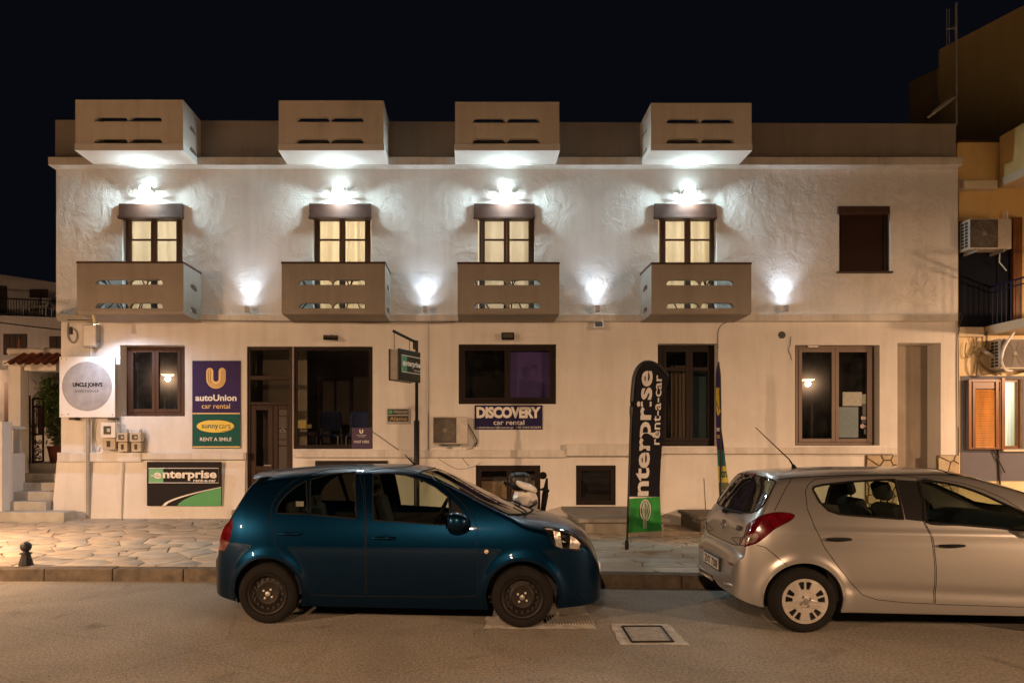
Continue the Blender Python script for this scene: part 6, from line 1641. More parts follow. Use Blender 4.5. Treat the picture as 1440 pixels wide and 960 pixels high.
def wheel(root, x, y, z, sgn, R, rim_r, width, kind):
    """sgn: -1 faces the camera side"""
    ax = (0, sgn, 0)
    h = width / 2
    t = rel(MB().lathe([(rim_r, -h * .9), (rim_r + .02, -h), (R - .035, -h), (R - .008, -h * .72), (R, -h * .4), (R, h * .4), (R - .008, h * .72), (R - .035, h), (rim_r + .03, h * 1.03), (rim_r + .01, h * .95), (rim_r, h * .8)], (x, y, z), ax, 48, caps=False), 'wheel', M_tyre, root, smooth=40)
    mb = MB()
    for k in range(2): mb.lathe([(R - .055 - .04 * k, h * 1.0), (R - .052 - .04 * k, h * 1.035), (R - .049 - .04 * k, h * 1.0)], (x, y, z), ax, 48, caps=False)
    rel(mb, 'sidewall_ring', M_tyre, t, smooth=60)
    if kind == 'steel':
        rel(MB().lathe([(rim_r + .006, h * .86), (rim_r - .004, h * .98), (rim_r - .018, h * .9), (rim_r - .03, h * .55), (rim_r - .045, h * .42), (.115, h * .52), (.10, h * .68), (.075, h * .62), (.03, h * .60), (0, h * .60)], (x, y, z), ax, 48, caps=False), 'rim', M_steelrim, t, smooth=35)
        for k in range(16):
            mb = MB(); a = 2 * pi * k / 16; c = Vector((x + (rim_r - .052) * cos(a), y + sgn * h * .47, z + (rim_r - .052) * sin(a)))
            mb.lathe([(.0, .012), (.013, .012)], c, ax, 8, caps=False)
            rel(mb, 'rim_hole', M_black, t, fix=False)
        for k in range(4):
            a = pi / 2 * k + .95; rel(MB().lathe([(.011, 0), (.010, .014), (0, .018)], (x + .05 * cos(a), y + sgn * h * .61, z + .05 * sin(a)), ax, 8), 'wheel_nut', M_greyplastic, t, smooth=40)
        rel(MB().lathe([(.027, -.005), (.024, .016), (0, .022)], (x, y + sgn * h * .61, z), ax, 14), 'hub', mat('bare_hub', (.35, .33, .30), .4, .6, var=.2), t, smooth=40)
    else:
        rel(MB().lathe([(rim_r + .004, h * .84), (rim_r - .02, h * .6), (.05, h * .45), (0, h * .45)], (x, y, z), ax, 40, caps=False), 'rim', M_black, t, smooth=35)
        holes = []
        for k in range(5):
            for s_ in (-1, 1):
                a = 2 * pi * k / 5 + pi / 2 + s_ * .20; da = .155; r0, r1 = rim_r * .56, rim_r * .89
                d0 = da * .80; holes.append([(r0 * cos(a - d0), r0 * sin(a - d0)), (r0 * cos(a + d0), r0 * sin(a + d0)), (r1 * cos(a + da), r1 * sin(a + da)), (r1 * cos(a), r1 * 1.02 * sin(a)), (r1 * cos(a - da), r1 * sin(a - da))])
        for k in range(4):
            a = pi / 2 * k + .5; holes.append([(rim_r * .235 * cos(a) + .014 * cos(b), rim_r * .235 * sin(a) + .014 * sin(b)) for b in [2 * pi * i / 10 for i in range(10)]])
        outer = [((rim_r + .004) * cos(2 * pi * i / 60), (rim_r + .004) * sin(2 * pi * i / 60)) for i in range(60)]
        vs_, fs = flat_shape(outer, holes, .014)
        def dome(p): return h * .98 + .012 * (1 - (hypot(p[0], p[1]) / rim_r) ** 2) - .016 * math.exp(-((hypot(p[0], p[1]) / rim_r - .42) / .12) ** 2)
        mb = MB().add([(x + p[0] * (-sgn), y + sgn * (dome(p) + p[2]), z + p[1]) for p in vs_], fs)
        rel(mb, 'hubcap', M_hubcap, t, fix=True)
        rel(MB().lathe([(.034, 0), (.030, .008), (0, .010)], (x, y + sgn * (h * .98 + .012), z), ax, 20), 'hubcap_badge', M_chrome, t, smooth=40)
        for k in range(4):
            a = pi / 2 * k + .5; rel(MB().lathe([(.013, 0), (.011, .012), (0, .014)], (x + rim_r * .235 * cos(a), y + sgn * h * .86, z + rim_r * .235 * sin(a)), ax, 8), 'wheel_nut', M_greyplastic, t, smooth=40)
        rel(MB().lathe([(rim_r - .006, h * .97), (rim_r + .006, h * 1.02), (rim_r + .010, h * .96)], (x, y, z), ax, 48, caps=False), 'hubcap_edge', M_hubcap, t, smooth=60)
    return t

def seat(root, x, y, z, nm='seat'):
    def blob(c, size, R=None, bev=.05): return c
    s = rel(MB().obox((x, y, z), (.50, .46, .16)), nm, M_seat, root, bevel=.05)
    R = Matrix.Rotation(radians(-17), 3, 'Y')
    o = rel(MB().obox(Vector((x - .30, y, z + .32)), (.14, .46, .58), R), 'backrest', M_seat, s, bevel=.055)
    hr = rel(MB().obox(Vector((x - .42, y, z + .72)), (.11, .25, .19), R), 'headrest', M_seat, s, bevel=.05)
    for k in (-.06, .06): rel(MB().tube([(x - .39, y + k, z + .58), (x - .41, y + k, z + .68)], .007, 6), 'headrest_post', M_chrome, s)
    return s

def build_car(C, regs, wind, rear, P, seams, cfg):
    root = C.root
    mats = dict(body=P, door=P, side_window=M_carglass, windscreen=M_carglass, rear_window=cfg.get('rearglass', M_carglass), headlight=M_lens, tail_light=M_redlens, reversing_light=M_clearlens, sail_panel=M_rubber, pillar=M_rubber, lower_grille=M_rubber, reflector=M_redlens)
    for q in [r_[0] for r_ in regs]: mats.setdefault(q, mats.get(q.split('#')[0], P))
    out = C.shell(regs, wind, rear, mats)
    for nm, Pn, cond in regs:
        b = nm.split('#')[0]
        if nm == 'cut': C.line([q for q in Pn[:49] if q[1] > float(C.bot(q[0])) + .01], .008, 'arch_lip', P)
        elif b in ('side_window',): C.line(Pn, .0075, 'window_seal', M_rubber, closed=True)
        elif b == 'door': C.line(Pn, .0040, 'door_seam', M_rubber, closed=True, off=-.0016)
        elif b in ('tail_light', 'headlight') and min(q[0] for q in Pn) > C.x0: C.line(Pn, .004, 'lamp_seal', M_rubber, closed=True, off=-.002)
    for Q, r_ in seams: C.line(Q, r_ + .0005, 'panel_seam', M_rubber, off=-.001)
    # windscreen and rear window seals
    for sg in (-1, 1):
        pts = [Vector((x, sg * y, float(C.Z(x, y)))) for x, y in wind if y >= 0]
        rel(MB().tube(pts, .009, 5), 'windscreen_seal', M_rubber, root, smooth=60, fix=False)
        pts = [Vector((C.solve(y, z), sg * y, z)) for y, z in rear if y >= 0]
        rel(MB().tube(pts, .008, 5), 'rear_window_seal', M_rubber, root, smooth=60, fix=False)
    # wheels, wells, underside
    xa0, xa1 = C.S['arches'][0][0], C.S['arches'][1][0]
    for xa, za, r_ in C.S['arches']:
        for sg in (-1, 1):
            wheel(root, xa, sg * cfg['track'], cfg['R'], sg, cfg['R'], cfg['rim'], .185, cfg['kind'])
            mb = MB(); n = 24
            for k in range(n):
                a0, a1 = -.35 + (pi + .7) * k / n, -.35 + (pi + .7) * (k + 1) / n
                q = [(xa + (r_ - .002) * cos(a), za + (r_ - .002) * sin(a)) for a in (a0, a1)]
                mb.poly([(q[0][0], sg * .50, q[0][1]), (q[1][0], sg * .50, q[1][1]), (q[1][0], sg * (float(C.Y(q[1][0], q[1][1])) - .004), q[1][1]), (q[0][0], sg * (float(C.Y(q[0][0], q[0][1])) - .004), q[0][1])])
            mb.poly([(xa + r_ * cos(-.35 + (pi + .7) * k / n), sg * .50, za + r_ * sin(-.35 + (pi + .7) * k / n)) for k in range(n + 1)])
            rel(mb, 'wheel_well', M_black, root, fix=False)
    rel(MB().box(C.x0 + .25, C.x1 - .35, -.50, .50, .17, .24), 'underside', M_black, root)
    rel(MB().box(xa0 + .40, xa1 - .40, -.74, .74, .17, .26), 'underside', M_black, root)
    # cabin
    fl = cfg.get('floor', .28); bx = cfg['belt']
    for sg in (-1, 1):
        rel(MB().box(cfg['cab0'], cfg['cab1'], sg * .70, sg * .745, fl, bx - .05), 'door_lining', M_interior, root)
        seat(root, cfg['seatx'], sg * .36, fl + .28)
    rb = rel(MB().box(cfg['rearx'] - .05, cfg['rearx'] + .45, -.60, .60, fl + .15, fl + .32), 'rear_bench', M_seat, root, bevel=.05)
    rel(MB().obox((cfg['rearx'] - .10, 0, fl + .52), (.13, 1.2, .52), Matrix.Rotation(radians(-15), 3, 'Y')), 'backrest', M_seat, rb, bevel=.05)
    for y in (-.38, .38): rel(MB().obox((cfg['rearx'] - .17, y, fl + .80), (.09, .26, .14), Matrix.Rotation(radians(-12), 3, 'Y')), 'headrest', M_seat, rb, bevel=.04)
    rel(MB().box(cfg['cab0'] - .1, cfg['cab1'] + .3, -.70, .70, fl - .02, fl), 'cabin_floor', M_interior, root)
    def dash(q, s_):
        y = -.70 + 1.4 * q; x = cfg['cab1'] - .32 + .85 * s_
        return (x, y, bx - .12 + .17 * sin(min(1, s_ * 1.6) * pi / 2) - .05 * s_ ** 2)
    rel(MB().grid(10, 10, dash), 'dashboard', M_interior, root, smooth=60, fix=False)
    rel(MB().box(cfg['cab1'] - .32, cfg['cab1'] - .25, -.70, .70, fl, bx - .12), 'dashboard', M_interior, root)
    sw = Vector((cfg['cab1'] - .40, .36, bx - .02)); axs = Vector((-.9, 0, .42)).normalized(); a_ = Vector((0, 1, 0)); b_ = axs.cross(a_)
    rel(MB().tube([sw + (a_ * cos(2 * pi * k / 24) + b_ * sin(2 * pi * k / 24)) * .18 for k in range(24)], .014, 6, closed=True), 'steering_wheel', M_rubber, root, smooth=60)
    rel(MB().tube([sw - a_ * .17, sw, sw + a_ * .17], .016, 5), 'steering_wheel', M_rubber, root)
    rel(MB().tube([sw, sw - axs * .2], .03, 6), 'steering_column', M_rubber, root)
    # inside mirror, sun visors strip
    hx = max(x for x, y in wind); 
    return out
def handle(C, u0, u1, v, m, parent, cup):
    a, b = C.hit(u0, v), C.hit(u1, v)
    for sg in (-1, 1):
        pts = []
        for k in range(9):
            q = k / 8; x = a.x + (b.x - a.x) * q; z = a.z + (b.z - a.z) * q; pts.append(C.pt(x, z, sg, .014 + .016 * sin(pi * q)))
        o = rel(MB().tube(pts, [.010, .013, .015, .016, .016, .016, .015, .013, .010], 8), 'door_handle', m, parent[sg], smooth=60)
        xm, zm = (a.x + b.x) / 2, (a.z + b.z) / 2
        mb = MB(); n = 20
        pts = [C.pt(xm + .055 * cos(2 * pi * k / n), zm + .04 * sin(2 * pi * k / n), sg, .001) for k in range(n)]
        cc = C.pt(xm, zm, sg, -.0)
        mb.v = [tuple(p) for p in pts] + [tuple(cc)]
        mb.f = [(k, (k + 1) % n, n) for k in range(n)]
        rel(mb, 'handle_cup', cup, parent[sg], fix=False)
def mirror(C, u, v, w, h, m, parent):
    c = C.hit(u, v)
    for sg in (-1, 1):
        yb = float(C.Y(c.x, c.z)); ctr = Vector((c.x, sg * (yb + .13), c.z))
        mb = MB()
        def ell(q, s_):
            a = 2 * pi * q; b = pi * s_
            X_ = cos(b); e = .75
            sx_, cx_ = sin(a), cos(a)
            ry = math.copysign(abs(cx_) ** e, cx_) * abs(sin(b)) ** .7; rz = math.copysign(abs(sx_) ** e, sx_) * abs(sin(b)) ** .7
            return (ctr.x + X_ * w * .46, ctr.y + sg * ry * .115, ctr.z + rz * h / 2 * (1 - .18 * X_))
        mo = rel(mb.grid(24, 14, ell), 'wing_mirror', m, parent, smooth=180, fix=False)
        rel(MB().tube([(c.x, sg * (yb - .01), c.z - h * .35), (c.x, sg * (yb + .10), c.z - h * .4)], .03, 8), 'mirror_arm', M_rubber, mo, smooth=60)
        rel(MB().grid(12, 2, lambda q, s_: (ctr.x - w * .425, ctr.y + sg * .085 * s_ * cos(2 * pi * q), ctr.z + h * .38 * s_ * sin(2 * pi * q))), 'mirror_glass', M_chrome, mo, fix=False)

SHAPE = [(.10, .90), (.18, .935), (.30, .968), (.45, .988), (.62, 1.0), (.78, .997), (.90, .978), (.98, .955), (1.05, .925), (1.2, .845), (1.35, .745), (1.45, .665), (1.55, .58)]
heading = atan2(-.0625, 1)
# ---- dark teal hatchback
P_teal = paint('teal_metallic_paint', (.0009, .0145, .039), .85, .36, .25)
rt = empty('hatchback_car', (-1.93, 7.388, 0), 'dark teal small hatchback with black steel wheels parked along the kerb', 'car', 'cars parked along the kerb', None, (0, 0, heading))
teal = Car(rt, dict(
    top=[(-.66, .40), (-.655, .55), (-.615, .66), (-.575, .72), (-.545, .9), (-.51, 1.01), (-.46, 1.075), (-.36, 1.25), (-.275, 1.39), (-.245, 1.425), (-.16, 1.455), (.07, 1.485), (.56, 1.513), (.8, 1.52), (1.17, 1.522), (1.36, 1.507), (1.55, 1.465), (1.8, 1.355), (2.1, 1.205), (2.42, 1.07), (2.5, 1.048), (2.7, 1.015), (2.89, .965), (3.02, .905), (3.12, .815), (3.18, .70), (3.215, .56), (3.235, .42)],
    bot=[(-.66, .26), (-.45, .21), (-.2, .19), (0, .18), (2.0, .165), (2.8, .18), (3.1, .20), (3.235, .24)],
    plan=[(-.66, .50), (-.63, .60), (-.55, .69), (-.45, .735), (-.25, .785), (0, .812), (.5, .828), (1.5, .832), (2.3, .825), (2.65, .805), (2.9, .755), (3.05, .70), (3.15, .62), (3.21, .52), (3.235, .42)],
    shape=SHAPE, rad=[(-.66, .06), (-.58, .10), (-.45, .15), (-.2, .13), (.3, .11), (1.3, .10), (1.6, .085), (2.3, .09), (2.5, .13), (2.8, .16), (3.1, .16), (3.235, .10)],
    pw=[(-.66, 2.2), (-.4, 2.3), (.2, 2.2), (1.4, 2.2), (2.2, 2.4), (2.6, 2.1), (3.235, 2.1)],
    arches=[(0.0, .300, .347), (2.45, .300, .347)], tail=.96, zwind=1.0, xrear=-.15))
arch = lambda C, k, lo=.02: [(C.S['arches'][k][0] + C.S['arches'][k][2] * cos(a), C.S['arches'][k][1] + C.S['arches'][k][2] * sin(a)) for a in [2 * pi * i / 64 for i in range(64)]]
def arch_cut(C, k): # the arch and everything below it down to the sill
    ax, az, r_ = C.S['arches'][k]
    return [(ax + r_ * cos(a), az + r_ * sin(a)) for a in [-.45 + (pi + .9) * i / 48 for i in range(49)]] + [(ax - r_ * cos(.45), .05), (ax + r_ * cos(.45), .05)]
front_door = teal.side([(516, 734), (514, 706), (513, 680), (512, 662), (545, 657.5), (580, 661), (606, 671), (632, 690), (652, 709), (666, 727), (671, 741), (671.5, 775), (671.5, 810), (671, 837), (640, 838.5), (590, 838.5), (516, 837.5), (515.5, 800), (515.5, 760)], False)
rear_door = teal.side([(380, 724), (384, 706), (396, 690), (413, 676), (436, 666), (465, 659.5), (509, 657), (511, 690), (513, 734), (513.5, 760), (513.5, 800), (514, 837.5), (470, 837), (438, 835.5), (430, 826), (423, 810), (414, 797), (400, 785), (388, 765), (383, 745)], False)
fw_ = teal.side([(525, 667), (545, 665), (570, 667.5), (592, 674), (612, 684), (630, 698), (632, 712), (634, 737), (620, 737.5), (560, 733), (525, 731)], False)
rw_ = teal.side([(389, 721), (390, 713), (395, 704), (404, 694), (417, 683.5), (431, 675.8), (433, 722.5), (410, 721.8)], False)
rw2 = teal.side([(437, 674), (464, 667), (482, 664.7), (501, 663.5), (501.5, 729), (470, 726), (437, 723)], False)
sail = teal.side([(634, 701), (645, 712), (655, 725), (663, 739.5), (655, 741), (637, 738)], False)
hl = teal.side([(763, 742), (774, 740.5), (789, 743), (804, 748.5), (815, 756.5), (821, 764), (818, 770.5), (813, 774), (800, 772), (786, 770.5), (778, 764), (773, 752)])
grl = [(3.0, .30), (3.4, .30), (3.4, .44), (3.08, .42)]
regs = [('cut', arch_cut(teal, 0), None), ('cut', arch_cut(teal, 1), None), ('door', front_door, None), ('door#2', rear_door, None), ('side_window', fw_, None), ('side_window#2', rw_, None), ('side_window#3', rw2, None), ('sail_panel', sail, None),
        ('headlight', hl, None), ('tail_light', [(-.9, .71), (-.46, .69), (-.40, .80), (-.375, .93), (-.385, 1.0), (-.9, 1.01)], lambda x, y, z: y > .42), ('lower_grille', grl, lambda x, y, z: y < .50)]
wind = [(1.52, -.05), (1.52, .0), (1.50, .25), (1.46, .42), (1.43, .50), (1.62, .555), (2.0, .64), (2.32, .70), (2.40, .62), (2.50, .40), (2.55, .15), (2.56, 0), (2.56, -.05)]
rear = [(-.05, 1.40), (0, 1.40), (.35, 1.385), (.47, 1.36), (.53, 1.28), (.56, 1.12), (.50, 1.07), (.3, 1.06), (0, 1.06), (-.05, 1.06)]
out = build_car(teal, regs, wind, rear, P_teal, [], dict(track=.735, R=.292, rim=.195, kind='steel', belt=.98, cab0=.25, cab1=1.95, seatx=1.22, rearx=.28))
dF = {sg: out[('door', sg)] for sg in (-1, 1)}; dR = {sg: out[('door#2', sg)] for sg in (-1, 1)}
handle(teal, 524, 557, 755.5, P_teal, dF, P_teal); handle(teal, 390, 423, 749.5, P_teal, dR, P_teal)
mirror(teal, 645, 731, .24, .18, P_teal, rt)
# bonnet gap, indicator, wiper, spoiler lip, bumper marks, lamp reflectors
for sg in (-1, 1):
    rp = teal.hit(684, 775); c = teal.pt(rp.x, rp.z, sg, .004)
    rel(MB().lathe([(.020, 0), (.016, .006), (0, .008)], c, (0, sg, 0), 16), 'side_repeater', mat('clear_orange_lens', (.62, .50, .38), .15, var=.2, vscale=60), rt, smooth=60)
    # headlamp: black housing behind the lens with two chrome bowls
    for poly in (((780, 746), (789.5, 748.5), (793, 771), (784, 768)), ((804.5, 753), (812, 757.5), (818.5, 764.5), (815.5, 772), (803, 771)), ((767, 742.5), (779, 743.5), (780, 745.5), (772, 745))):
        hh = [teal.hit(u, v) for u, v in poly]; n = len(hh)
        P1 = [Vector((h_.x - .012, sg * (abs(h_.y) - .022), h_.z)) for h_ in hh]; cc = sum(P1, Vector()) / n + Vector((-.035, -sg * .035, 0))
        mb = MB(); mb.v = [tuple(q_) for q_ in P1] + [tuple(P1[i] * .45 + cc * .55) for i in range(n)] + [tuple(cc)]
        mb.f = [(i, (i + 1) % n, n + (i + 1) % n, n + i) for i in range(n)] + [(n + i, n + (i + 1) % n, 2 * n) for i in range(n)]
        rel(mb, 'lamp_reflector', M_reflector, rt, smooth=180, fix=False)
    hb = teal.hit(798, 762); rel(MB().lathe([(.0, .012), (.018, .0), (.022, -.04)], Vector((hb.x - .02, sg * (abs(hb.y) - .04), hb.z)), (.55, sg * .8, 0), 12, caps=False), 'bulb', M_chrome, rt, smooth=60)
    mb = MB(); q = [(x, z) for x, z in hl][::2]
    pts = [teal.pt(x, z, sg, -.005) for x, z in q]; cc = sum((Vector(p) for p in pts), Vector()) / len(pts); inn = [p + Vector((-.07, -sg * .07, 0)) for p in pts]
    n = len(pts); mb.v = [tuple(p) for p in pts + inn]; mb.f = [(k, (k + 1) % n, n + (k + 1) % n, n + k) for k in range(n)] + [tuple(range(n, 2 * n))]
    rel(mb, 'lamp_housing', mat('lamp_housing_dark', (.045, .042, .04), .3, .3, var=.3, vscale=18), rt, fix=False)
    rel(MB().tube([teal.pt(2.62, float(teal.top(2.62)) - .10, sg, .0), teal.pt(2.75, float(teal.top(2.75)) - .125, sg, 0), teal.pt(2.9, float(teal.top(2.9)) - .13, sg, 0)], .003, 4), 'bonnet_seam', M_rubber, rt)
pts = [(x, sg_ * y_) for x, y_, sg_ in ()]
bon = [(2.60, y) for y in (-.66, -.5, -.3, 0, .3, .5, .66)]
rel(MB().tube([Vector((2.57 - .22 * abs(y / .66) ** 2, y, float(teal.Z(2.57 - .22 * abs(y / .66) ** 2, abs(y))) + .002)) for y in (-.70, -.6, -.45, -.25, 0, .25, .45, .6, .70)], .012, 5), 'cowl', M_rubber, rt, smooth=60)
for k in range(2):
    y0 = -.42 + .62 * k
    rel(MB().tube([Vector((2.50 - .25 * (q - .3) ** 2 - .05 * k, y0 + .42 * q - .12, float(teal.Z(2.50 - .25 * (q - .3) ** 2 - .05 * k, abs(y0 + .42 * q - .12))) + .018)) for q in [i / 6 for i in range(7)]], .009, 5), 'wiper', M_rubber, rt, smooth=60)
rel(MB().grid(20, 4, lambda q, s_: (-.30 + .26 * s_ - .02 * (2 * q - 1) ** 2 * 0 + .05 * (2 * q - 1) ** 4, (q - .5) * 1.06, float(teal.Z(-.16, abs(q - .5) * 1.0)) - .012 + .035 * s_ * (1 - s_) * 2 + .014 * s_ + .0)), 'spoiler', P_teal, rt, smooth=180, fix=False)
a = teal.hit(640, 664); rel(MB().tube([(1.32, -.0, float(teal.top(1.32)) - .005), (1.20, 0, float(teal.top(1.2)) + .10)], [.012, .004], 6), 'aerial', M_rubber, rt)
rel(MB().box(3.215, 3.245, -.26, .26, .42, .53), 'number_plate', M_white, rt, bevel=.004)
rel(MB().obox((1.40, .0, 1.36), (.04, .22, .06)), 'inner_mirror', M_rubber, rt, bevel=.015)
rel(MB().box(.22, .30, -.63, -.627, 1.12, 1.17), 'window_sticker', mat('grey_sticker', (.32, .31, .30), .6, var=.1), rt)

# ---- silver hatchback
P_sil = paint('silver_metallic_paint', (.43, .42, .405), .80, .28, .12)
rs = empty('hatchback_car', (3.09, 7.09, 0), 'silver hatchback with ten-slot hubcaps parked nose out of the picture', 'car', 'cars parked along the kerb', None, (0, 0, heading))
silver = Car(rs, dict(
    top=[(-.665, .36), (-.66, .52), (-.64, .63), (-.605, .705), (-.575, .74), (-.56, .80), (-.545, .90), (-.50, 1.01), (-.455, 1.075), (-.35, 1.24), (-.245, 1.40), (-.205, 1.445), (-.10, 1.468), (.23, 1.486), (.83, 1.503), (1.3, 1.503), (1.55, 1.485), (1.86, 1.405), (2.25, 1.265), (2.6, 1.13), (2.8, 1.06), (3.0, .985), (3.15, .88), (3.25, .7), (3.29, .45)],
    bot=[(-.665, .30), (-.5, .24), (-.3, .21), (0, .20), (2.0, .185), (2.8, .19), (3.29, .25)],
    plan=[(-.665, .56), (-.64, .64), (-.58, .705), (-.48, .755), (-.3, .80), (0, .832), (.6, .85), (2.0, .852), (2.6, .835), (2.9, .78), (3.15, .65), (3.29, .4)],
    shape=SHAPE, rad=[(-.665, .05), (-.6, .07), (-.52, .12), (-.35, .15), (-.2, .13), (.3, .10), (1.3, .09), (1.6, .085), (2.3, .09), (2.6, .13), (3.29, .10)],
    pw=[(-.665, 2.4), (-.5, 2.6), (-.2, 2.4), (.2, 2.2), (1.4, 2.2), (2.2, 2.4), (2.6, 2.1), (3.29, 2.1)],
    arches=[(0.0, .305, .35), (2.525, .305, .35)], zwind=1.02, xrear=-.15, tail=.88, crease=[(.05, .925, 2.6, .90, .011, .035), (.3, .42, 2.2, .36, -.012, .05)]))
C = silver
fd = C.side([(1301, 735), (1297, 705), (1291, 672), (1320, 673), (1352, 679), (1382, 688), (1412, 701), (1445, 722)], False)
xF = fd[-1][0]
fd = fd + [(xF + .12, fd[-1][1] - .12), (xF + .16, .90), (xF + .15, .40), (xF + .10, .30)] + C.side([(1440, 853), (1380, 851), (1315, 849), (1316.5, 800), (1312, 758)], False)
rd = C.side([(1132.5, 690), (1137, 680), (1146, 674), (1165, 671.5), (1210, 669), (1262, 668.5), (1289, 671), (1295, 705), (1299, 735), (1310, 758), (1314.5, 800), (1313, 848.5), (1270, 846.5), (1233, 842.5), (1213, 836), (1196, 818), (1180, 798), (1160, 770), (1146, 742), (1135, 715)], False)
rwin = C.side([(1143, 688), (1145, 684), (1158, 681), (1195, 677), (1235, 674.5), (1258, 674), (1264, 700), (1270, 729.5), (1240, 727.5), (1200, 724.5), (1180, 722.5), (1165, 717.5), (1153, 706)], False)
pil = C.side([(1260, 674), (1290, 676), (1297, 705), (1300, 733), (1273, 730), (1266, 700)], False)
fwin = C.side([(1293, 676.5), (1320, 677.5), (1350, 683.5), (1378, 693), (1408, 706.5), (1438, 720)], False)
xw = fwin[-1][0]; fwin = fwin + [(xw + .10, fwin[-1][1] - .07), (xw + .13, fwin[-1][1] - .14)] + C.side([(1439, 745.5), (1400, 741.5), (1350, 737.5), (1303, 733.5), (1299, 705)], False)
tl_ = C.side([(1117.5, 725), (1110, 721), (1091, 720), (1072.5, 724), (1060, 731), (1050, 739), (1041, 755), (1037, 765), (1046, 767), (1055, 766), (1065, 762.5), (1079, 752), (1091, 742.5), (1110, 732.5)])
rv = C.side([(1050, 752), (1064, 750), (1066, 756), (1060, 762), (1050, 764.5), (1039, 764)])
rf = C.side([(1024, 786.5), (1040, 789), (1053, 792), (1053, 794.5), (1040, 792.5), (1024, 789.5)], False)
regs = [('cut', arch_cut(C, 0), None), ('cut', arch_cut(C, 1), None), ('door', fd, None), ('door#2', rd, None), ('side_window', fwin, None), ('side_window#2', rwin, None), ('pillar', pil, None), ('tail_light', tl_, lambda x, y, z: y > .54), ('reversing_light', rv, lambda x, y, z: y > .54)]
rr = [C.hit(u, v) for u, v in ((1047, 667), (1072, 670), (1090, 673.5), (1097, 677), (1096, 684), (1086, 697), (1075, 708), (1061, 716), (1045, 718.5), (1030, 715))]
rr = [(abs(p.y), p.z) for p in rr]
zt_r = max(z for y, z in rr); zb_r = min(z for y, z in rr)
print('rear glass', rr)
rear = [(-.05, 1.42), (0, 1.42), (.36, 1.412), (.51, 1.395), (.575, 1.37), (.612, 1.325), (.645, 1.245), (.66, 1.165), (.635, 1.105), (.56, 1.075), (.40, 1.062), (.2, 1.055), (0, 1.055), (-.05, 1.055)]
wind = [(1.56, -.05), (1.56, .0), (1.54, .25), (1.50, .42), (1.46, .51), (1.65, .57), (2.05, .66), (2.50, .735), (2.62, .66), (2.74, .40), (2.79, .15), (2.80, 0), (2.80, -.05)]
tg = [C.hit(u, v) for u, v in ((1116, 660), (1104, 690), (1092, 715))]
seam1 = [(C.hit(u, v).x, C.hit(u, v).z) for u, v in ((1112, 672), (1105, 686), (1097, 702), (1089, 718))]
seam2 = [(C.hit(u, v).x, C.hit(u, v).z) for u, v in ((1064, 766), (1076, 769), (1092, 782), (1107, 795))]
out = build_car(C, regs, wind, rear, P_sil, [(seam1, .003), (seam2, .003)], dict(track=.755, R=.300, rim=.200, kind='cap', belt=1.0, cab0=.25, cab1=2.05, seatx=1.35, rearx=.36, rearglass=M_rearglass))
dF = {sg: out[('door', sg)] for sg in (-1, 1)}; dR = {sg: out[('door#2', sg)] for sg in (-1, 1)}
handle(C, 1319, 1355, 766.5, M_rubber, dF, P_sil); handle(C, 1161, 1196, 757.5, M_rubber, dR, P_sil)
C.line(roundp(fwin), .012, 'window_frame', M_rubber, closed=True); C.line(rwin, .011, 'window_frame', M_rubber, closed=True)
# tail: hatch seam, badge, writing, plate, wiper, reflector, brake light, aerial
def rear_pt(y, z, off=0.0):
    x = C.solve(abs(y), z); return Vector((x - off, y, z))
for sg in (-1, 1):
    P_ = [(.0, .745), (.2, .745), (.40, .748), (.54, .765), (.60, .80), (.63, .85)]
    rel(MB().tube([rear_pt(sg * y, z, .001) for y, z in P_], .004, 5), 'hatch_seam', M_rubber, rs, smooth=60)
    q = rf[0]
    rel(MB().tube([rear_pt(sg * y, .585 + .0 * y, .002) for y in (.42, .50, .57, .62)], [.006, .014, .014, .008], 6), 'rear_reflector', M_redlens, rs, smooth=60)
    rel(MB().tube([rear_pt(sg * y, .36 + .02 * (y > .5), .0) for y in (.36, .45, .54, .60)], [.01, .02, .022, .012], 6), 'bumper_ridge', P_sil, rs, smooth=60)
def decal(P2, yc, zc, nm, m, off=.004, fs=None):
    """small flat outline set on the tail: local (right, up) metres, right = towards the near side"""
    mb = MB(); mb.add([tuple(rear_pt(yc - p[0], zc + p[1], off)) for p in P2], fs or [tuple(range(len(P2)))]); return rel(mb, nm, m, rs, fix=False)
bx0 = rear_pt(0, .90)
rel(MB().tube([rear_pt(.055 * cos(2 * pi * k / 24), .905 + .042 * sin(2 * pi * k / 24), .004) for k in range(24)], .007, 6, closed=True), 'badge', M_chrome, rs, smooth=60)
rel(MB().tube([rear_pt(-.02, .88, .004), rear_pt(-.014, .93, .004), rear_pt(-.004, .905, .004), rear_pt(.006, .905, .004), rear_pt(.014, .88, .004), rear_pt(.02, .93, .004)], .006, 5), 'badge', M_chrome, rs)
pts, fs = text_fit('i20', .0, .16, 0, .05, .03, .15); decal(pts, -.40, .895, 'lettering', M_blackmetal, .004, fs)

